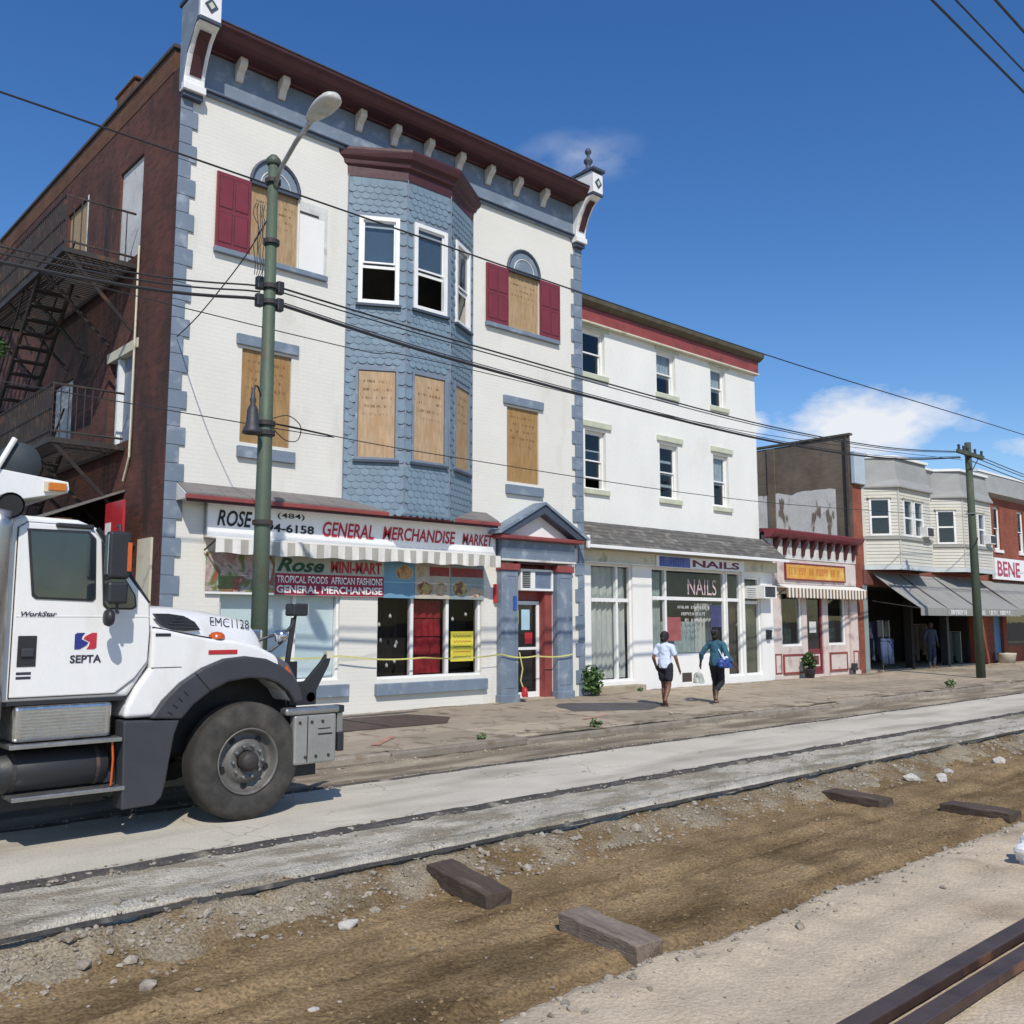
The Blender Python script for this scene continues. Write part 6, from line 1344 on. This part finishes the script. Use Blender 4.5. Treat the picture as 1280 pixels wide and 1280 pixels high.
# mirrors
def mirror(y, s):
    m_ = MB().box(2.70, 2.88, y-.05, y+.05, 2.055, 2.45).build('mirror', BLACKP, tk, bev=.025, seg=3)
    box('mirror_cap', BLACKP, m_, 2.705, 2.875, y-.05, y+.05, 1.845, 2.03, bev=.025); box('mirror_glass', CHROME, m_, 2.694, 2.699, y-.04, y+.04, 2.09, 2.42)
    MB().box(2.85, 2.884, y-.056, y-.0505, 2.12, 2.36).build('mirror_reflector', ORANGE, m_)
    MB().tube([(2.8, y, 2.44), (2.8, y, 2.50), (2.86, y+s*.25, 2.52)], .014, 6).build('mirror_arm', BLACKP, m_); MB().tube([(2.8, y, 1.85), (2.8, y, 1.79), (2.9, y+s*.25, 1.78)], .014, 6).build('mirror_arm', BLACKP, m_); MB().lathe([(0, -.04), (.06, -.03), (.075, .0), (.06, .03), (0, .04)], (2.74, y, 1.735), axis='x', n=14).build('convex_mirror', BLACKP, m_, smooth=True)
mirror(YN-.24, 1); mirror(YF_+.24, -1)
# steps, battery box, tank
sb = MB().box(2.13, 2.895, YN+.015, YN+.5, .745, 1.035).build('battery_box', CHROME, tk, bev=.035, seg=3)
for k in range(9): MB().box(2.19, 2.84, YN+.009, YN+.0145, .785+k*.026, .795+k*.026).build('tread_rib', STEEL, sb)
box('cab_sill', BLACKP, tk, 2.0, 3.0, YN+.03, YN+.7, 1.037, 1.065); box('step', STEEL, tk, 2.10, 2.97, YN-.04, YN+.3, .70, .735, bev=.006); box('lower_step', STEEL, tk, 2.14, 3.01, YN-.04, YN+.25, .295, .33, bev=.006)
MB().lathe([(0, 0), (.15, 0), (.165, .02), (.165, .83), (.15, .85), (0, .85)], (2.06, YN+.22, .50), axis='x', n=24).build('air_tank', BLACKP, tk, smooth=True)
for x in (2.16, 2.80): MB().lathe([(.166, 0), (.17, 0), (.17, .03), (.166, .03)], (x, YN+.22, .50), axis='x', n=24).build('tank_strap', IRON, tk)
MB().tube([(2.90, YN+.0, .72), (2.91, YN-.01, .55), (2.905, YN+.0, .34)], .01, 5).build('orange_cord', ORANGE, tk)
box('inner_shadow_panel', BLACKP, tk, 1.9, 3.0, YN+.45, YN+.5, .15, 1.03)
# chassis
for y in (YC-.45, YC+.37): box('chassis_rail', BLACKP, tk, -4.5, 4.9, y, y+.08, .45, .72)
box('engine', DARK, tk, 3.2, 4.5, YC-.4, YC+.4, .4, 1.35); box('front_axle', IRON, tk, XW-.07, XW+.07, YN+.3, YF_-.3, .30, .44)
box('wheel_arch_liner', BLK, tk, 3.3, 4.85, YN+.40, YN+.42, .5, 1.3); box('wheel_arch_liner', BLK, tk, 3.3, 4.85, YF_-.42, YF_-.40, .5, 1.3)
# wheels
def wheel(x, y, s, dual=False):
    r_ = .535; z = ZW-.005
    w = .30
    p = [(.30, .02), (.34, .0), (.42, -.012), (.48, 0), (.515, .02), (.532, .05), (.535, .09), (.535, w-.09), (.532, w-.05), (.515, w-.02), (.48, w), (.34, w), (.30, w-.02)]
    ty = MB().lathe([(a, s*h) for a, h in p], (x, y, z), axis='y', n=48).build('wheel', RUBBER, tk, smooth=True)
    for h in (.08, .13, .18, .22): MB().lathe([(.5355, s*h), (.5375, s*h), (.5375, s*(h+.02)), (.5355, s*(h+.02))], (x, y, z), axis='y', n=48).build('tread_rib', RUBBER, ty)
    RIM = material('worn_steel_rim', (.15, .145, .135), .6, .3, 6, metal=.3, col2=(.07, .06, .05), c2scale=6); 
    rim = MB().lathe([(.30, s*.02), (.305, s*.005), (.292, s*.0), (.28, s*.03), (.265, s*.09), (.25, s*.11), (.20, s*.085), (.175, s*.05), (.155, s*.045), (.10, s*.05), (.095, s*.055)], (x, y, z), axis='y', n=40).build('rim', RIM, ty, smooth=True)
    for k in range(10):
        a = 2*PI*k/10; MB().lathe([(0, -s*.03), (.014, -s*.028), (.016, s*.01)], (x+.145*math.cos(a), y+s*.04, z+.145*math.sin(a)), axis='y', n=6).build('wheel_nut', STEEL, ty)
    for k in range(5):
        a = 2*PI*(k+.5)/5+.3; MB().lathe([(0, 0), (.032, .0), (.03, s*.01), (0, s*.01)], (x+.222*math.cos(a), y+s*.088, z+.222*math.sin(a)), axis='y', n=12).build('hand_hole', BLK, ty)
    MB().lathe([(0, -s*.06), (.06, -s*.055), (.085, -s*.03), (.09, s*.05)], (x, y, z), axis='y', n=24).build('hub', IRON, ty, smooth=True)
    return ty
wheel(XW+.02, YN+.0, 1); wheel(XW+.02, YF_, -1)
for x in (-2.0, -3.4): wheel(x, YN+.0, 1); wheel(x, YF_, -1)
# exhaust stack, cab shield and dump body
st = MB().tube([(1.93, YN-.02, .95), (1.93, YN-.02, 2.45), (1.95, YN-.02, 2.58)], .10, 20).build('exhaust_stack', STEEL, tk, smooth=True)
MB().lathe([(.10, -.02), (.105, .0), (.105, .10), (.09, .10), (.085, .02), (0, .02)], (1.99, YN-.10, 2.62), axis='y', n=20).build('exhaust_outlet', BLACKP, st); MB().lathe([(0, .0), (.09, 0)], (1.99, YN-.105, 2.62), axis='y', n=20).build('exhaust_mouth', BLK, st)
db = MB().prism([(-5.0, .95), (1.72, .95), (1.72, 2.55), (1.62, 2.9), (-5.0, 2.6)], YN+.02, YF_-.02).build('dump_body', TRUCKW, tk, bev=.02)
for k in range(8): box('body_rib', TRUCKW, db, -4.7+k*.85, -4.6+k*.85, YN-.05, YN+.02, 1.0, 2.55, bev=.01)
sh = MB().prism([(1.60, 2.62), (1.95, 2.655), (2.44, 2.775), (2.46, 2.80), (2.45, 2.865), (1.95, 2.92), (1.60, 2.93)], YN+.03, YN+.06).build('cab_shield_side', TRUCKW, tk, bev=.006)
MB().prism([(1.60, 2.62), (1.95, 2.655), (2.44, 2.775), (1.95, 2.70), (1.60, 2.66)], YN+.061, YF_-.061).build('cab_shield_floor', CREAMTRIM, tk); MB().prism([(1.60, 2.62), (1.95, 2.655), (2.44, 2.775), (2.46, 2.80), (2.45, 2.865), (1.95, 2.92), (1.60, 2.93)], YF_-.06, YF_-.03).build('cab_shield_side', TRUCKW, tk)
MB().box(2.43, 2.46, YN+.06, YF_-.06, 2.78, 2.86).build('cab_shield_lip', TRUCKW, tk)
lt_ = MB().box(2.26, 2.43, YN+.0, YN+.03, 2.765, 2.855).build('warning_light_frame', CREAMTRIM, tk, bev=.006); MB().box(2.285, 2.425, YN-.012, YN+.0, 2.78, 2.845).build('warning_light', AMBER, lt_, bev=.01)
MB().lathe([(0, -.06), (.15, -.06), (.16, -.04), (.16, .04), (.15, .06), (0, .06)], (2.08, YN+.10, 3.0), axis='y', n=24).build('tarp_spool', material('dark_tarp', (.035, .045, .055), .7), tk, smooth=True); MB().tube([(1.80, YN+.02, 2.70), (2.02, YN+.02, 3.18)], .022, 8).build('tarp_bar', TRIM, tk)

# ------------------------------------------------------------------ people
SKIN = material('brown_skin', (.16, .075, .045), .55, .08, 6); SKIN2 = material('dark_brown_skin', (.085, .042, .028), .55, .08, 6); HAIR = material('black_hair', (.012, .009, .008), .6, .2, 20, .2, 60, .4, 80)
def capsule(mb, p, q, r1, r2, n=14, flat=1.0, fax=None):
    p, q = Vector(p), Vector(q); d = (q-p); L = d.length; d = d/L if L > 1e-6 else Vector((0, 0, 1)); L = max(L, 1e-4)
    ref = Vector((0, 1, 0)) if abs(d.y) < .9 else Vector((1, 0, 0)); a = (ref-d*ref.dot(d)).normalized(); b = d.cross(a)
    prof = [(r1*math.sin(PI/2*k/4), -r1*math.cos(PI/2*k/4)) for k in range(0, 5)]+[(r2*math.cos(PI/2*k/4), L+r2*math.sin(PI/2*k/4)) for k in range(0, 5)]
    vs = []; m_ = len(prof)
    for (r_, h) in prof:
        for k in range(n):
            t_ = 2*PI*k/n; vs.append(p+d*h+a*(max(r_, 1e-4)*math.cos(t_))+b*(max(r_, 1e-4)*math.sin(t_)*flat))
    fs = [(i*n+k, i*n+(k+1) % n, (i+1)*n+(k+1) % n, (i+1)*n+k) for i in range(m_-1) for k in range(n)]+[tuple(range(n-1, -1, -1)), tuple((m_-1)*n+k for k in range(n))]
    mb.add(vs, fs)
def remeshed(mb, name, mat, parent, vox, sm=4):
    o = mb.build(name, mat, parent, smooth=True)
    o.location = (0, 0, 0)
    k = o.modifiers.new('r', 'REMESH'); k.mode = 'VOXEL'; k.voxel_size = vox; k.use_smooth_shade = True
    k = o.modifiers.new('s', 'SMOOTH'); k.iterations = sm; k.factor = .5
    if name in ('shirt', 'trousers', 'shorts', 'hair'):
        tx = bpy.data.textures.get('folds') or bpy.data.textures.new('folds', 'CLOUDS'); tx.noise_scale = .09; tx.noise_depth = 2
        k = o.modifiers.new('d', 'DISPLACE'); k.texture = tx; k.strength = .035; k.mid_level = .45
    return o
def person(label, loc, rz, sc, pose, skin, top, bottom, shorts, shoes, long_sleeve=False, group='people on the pavement'):
    root = thing('person', label, 'person', (0, 0, 0), group)
    J = pose
    b = MB(); c = lambda *a, **k: capsule(b, *a, **k)
    # torso, neck, head (x forward, y left)
    c((0, 0, .93), (0.0, 0, 1.05), .135, .115, flat=.78); c((0, 0, 1.05), (.01, 0, 1.28), .115, .135, flat=.72); c((.0, .12, 1.33), (0, -.12, 1.33), .06, .06); c((0, 0, 1.33), (.015, 0, 1.45), .055, .048)
    c((.015, 0, 1.515), (.02, 0, 1.565), .085, .088); c((.045, 0, 1.475), (.06, 0, 1.49), .055, .05); c((.105, 0, 1.515), (.118, 0, 1.50), .012, .016)
    for s in (1, -1): c((.0, s*.085, 1.525), (.0, s*.088, 1.505), .014, .012)
    for s, k in ((1, 'l'), (-1, 'r')):
        hip = Vector((0, s*.085, .90)); kn = Vector(J['knee_'+k]); an = Vector(J['ank_'+k]); toe = Vector(J['toe_'+k])
        c(hip, kn, .088, .056); c(kn, kn.lerp(an, .4), .055, .056); c(kn.lerp(an, .4), an, .056, .036); c(an, toe, .038, .028)
        sh = Vector((0, s*.175, 1.32)); el = Vector(J['elb_'+k]); wr = Vector(J['wri_'+k]); c(sh, el, .052, .040); c(el, wr, .040, .027)
        d = (wr-el).normalized(); side = Vector((1, 0, 0))-d*d.x; side.normalize(); pal = wr+d*.065; c(wr+d*.01, pal, .027, .033, flat=.55)
        inw = d.cross(side).normalized()
        for f in range(4):
            bs = pal+side*(.024-.016*f)+d*.012; ln = (.036, .041, .038, .030)[f]; m1 = bs+d*ln+inw*.006*s; c(bs, m1, .009, .0085, n=8); c(m1, m1+d*ln*.7+inw*.016*s, .0085, .007, n=8)
        tb = wr+d*.03+side*.026; c(tb, tb+d*.03+side*.022, .011, .010, n=8); c(tb+d*.03+side*.022, tb+d*.058+side*.026, .010, .008, n=8)
    body = remeshed(b, 'body', skin, root, .0085, 3)
    h = MB(); capsule(h, (0, 0, 1.545), (-.005, 0, 1.58), .098, .100); capsule(h, (-.045, 0, 1.50), (-.03, 0, 1.56), .07, .08)
    if top[1]: capsule(h, (-.09, 0, 1.58), (-.12, 0, 1.60), .045, .055)
    remeshed(h, 'hair', HAIR, root, .012, 2)
    t_ = MB(); capsule(t_, (0, 0, .93), (0, 0, 1.06), .168, .145, flat=.84); capsule(t_, (0, 0, 1.06), (.01, 0, 1.28), .135, .15, flat=.78); capsule(t_, (0, .13, 1.33), (0, -.13, 1.33), .074, .074)
    for s, k in ((1, 'l'), (-1, 'r')):
        sh = Vector((0, s*.175, 1.32)); el = Vector(J['elb_'+k]); wr = Vector(J['wri_'+k]); capsule(t_, sh, sh.lerp(el, .95 if long_sleeve else .6), .066, .06)
        if long_sleeve: capsule(t_, el, el.lerp(wr, .45), .058, .05)
    sh_ = remeshed(t_, 'shirt', top[0], root, .013, 3)
    p = MB(); capsule(p, (0, 0, .88), (0, 0, 1.0), .15, .14, flat=.85)
    for s, k in ((1, 'l'), (-1, 'r')):
        hip = Vector((0, s*.085, .90)); kn = Vector(J['knee_'+k]); an = Vector(J['ank_'+k])
        if shorts: capsule(p, hip, hip.lerp(kn, .62), .105, .098)
        else: capsule(p, hip, kn, .10, .068); capsule(p, kn, kn.lerp(an, .4), .067, .066); capsule(p, kn.lerp(an, .4), kn.lerp(an, .88), .066, .05)
    remeshed(p, 'shorts' if shorts else 'trousers', bottom, root, .013, 3)
    for k in 'lr':
        q = MB(); an = Vector(J['ank_'+k]); toe = Vector(J['toe_'+k]); d = (toe-an); hz = Vector((0, 0, -.035))
        capsule(q, an+hz-d*.15, toe+Vector((0, 0, -.008)), .042, .036, flat=.8); remeshed(q, 'shoe', shoes, root, .01, 2)
    root.location = loc; root.rotation_euler = (0, 0, rz); root.scale = (sc, sc, sc); return root
poseA = dict(knee_l=(.10, .085, .47), ank_l=(.10, .08, .075), toe_l=(.24, .09, .035), knee_r=(.0, -.085, .46), ank_r=(-.22, -.09, .16), toe_r=(-.14, -.10, .045), elb_l=(-.09, .24, 1.08), wri_l=(.06, .25, .88), elb_r=(.0, -.27, 1.07), wri_r=(.10, -.30, .83))
poseB = dict(knee_l=(.10, .08, .47), ank_l=(.05, .07, .075), toe_l=(.19, .08, .035), knee_r=(.06, -.09, .47), ank_r=(-.26, -.09, .30), toe_r=(-.28, -.10, .16), elb_l=(-.05, .34, 1.10), wri_l=(.05, .42, .88), elb_r=(-.05, -.30, 1.06), wri_r=(.04, -.44, .85))
poseC = dict(knee_l=(.03, .09, .47), ank_l=(.0, .10, .075), toe_l=(.13, .13, .035), knee_r=(.03, -.09, .47), ank_r=(.0, -.10, .075), toe_r=(.13, -.13, .035), elb_l=(-.04, .25, 1.08), wri_l=(.06, .24, .86), elb_r=(-.04, -.25, 1.08), wri_r=(.06, -.24, .86))
SHOE = material('tan_shoe', (.28, .19, .11), .6); TEE = material('pale_blue_shirt', (.58, .66, .80), .85, .06, 5); DSH = material('dark_navy_shorts', (.018, .017, .028), .9); TEAL = material('teal_print_top', (.03, .11, .15), .85, .2, 9, col2=(.03, .07, .22), c2scale=6); LEG = material('black_leggings', (.012, .012, .018), .8)
person('person in pale blue shirt and dark shorts walking away past the nail shop', (15.25, 12.2, .0), R(14), .90, poseA, SKIN, (TEE, False), DSH, True, material('flat_sandal', (.16, .07, .04), .6))
person('person in teal top and black leggings walking away with arms out', (16.52, 11.85, .0), R(10), .925, poseB, SKIN2, (TEAL, True), LEG, False, SHOE, True)
person('person in dark clothes standing in the shade of the grey awning', (34.4, 15.25, .03), R(-120), 1.0, poseC, SKIN2, (material('dim_blue_jacket', (.05, .06, .10), .9), False), material('dim_jeans', (.03, .04, .075), .9), False, SHOE, True)
bg_ = crumple('shoulder_bag', 'blue and white shoulder bag on the hip of the walker in teal', 'bag', (16.46, 11.60, .80), .15, material('royal_blue_bag', (.03, .07, .28), .5, .1, 5), 21, 1.1)
MB().tube([(16.46, 11.62, .92), (16.47, 11.75, 1.12), (16.5, 11.84, 1.26)], .012, 6).build('strap', TEE, bg_); crumple_top = MB().tube([(16.36, 11.56, .93), (16.46, 11.55, .96), (16.56, 11.58, .93)], .035, 8).build('white_flap', TEE, bg_, smooth=True)
pb = crumple('carrier_bag', 'pale grey plastic carrier bag hanging from the left hand of the walker in teal', 'bag', (16.49, 12.30, .46), .115, material('pale_grey_plastic', (.40, .44, .41), .4, .2, 6), 40, 1.5); MB().tube([(16.45, 12.28, .60), (16.48, 12.29, .76), (16.53, 12.31, .60)], .01, 5).build('handle', TRIM, pb)
# jeans hung at the open shop front
JEAN = material('blue_denim', (.05, .075, .15), .9, .15, 6)
for k, x in enumerate((31.0, 31.45)):
    j = thing('hanging_jeans', ('left', 'right')[k]+' pair of blue jeans hung at the open shop front by the grey post', 'jeans', (x, 15.35, .3), 'jeans hung at the shop')
    for s in (-1, 1): MB().tube([(x+s*.07, 15.35, 1.02), (x+s*.085, 15.35, .65), (x+s*.09, 15.34, .25)], [.085, .075, .065], 10).build('leg', JEAN, j, smooth=True)
    MB().tube([(x-.13, 15.35, 1.05), (x+.13, 15.35, 1.05)], .08, 10).build('waist', JEAN, j, smooth=True); MB().tube([(x, 15.35, 1.1), (x, 15.36, 1.75)], .006, 5).build('hanger', STEEL, j)
    box('black_jacket', BLACKP, j, x-.2, x+.2, 15.40, 15.5, 1.15, 1.75, bev=.05)
# debris on the pavement edge
for k, (x, y, s, lb) in enumerate(((13.9, 11.0, .05, 'small dark lump of rubble on the kerb edge before the walkers'), (10.2, 10.9, .04, 'grey stone chip lying on the kerb near the doorway'), (19.2, 10.8, .05, 'brown stone lump on the kerb beyond the walkers'))):
    vs, fs = ROCKS[k]; tag(MB().add([(x+p[0]*s, y+p[1]*s, .01+s*.4+p[2]*s*.6) for p in vs], fs.tolist()).build('loose_stone', STONE, bev=.005), lb, 'stone')
for o in list(bpy.data.objects):
    if o.type == 'MESH' and 'bevel' in o.modifiers and len(o.data.polygons) > 4000: o.modifiers.remove(o.modifiers['bevel'])
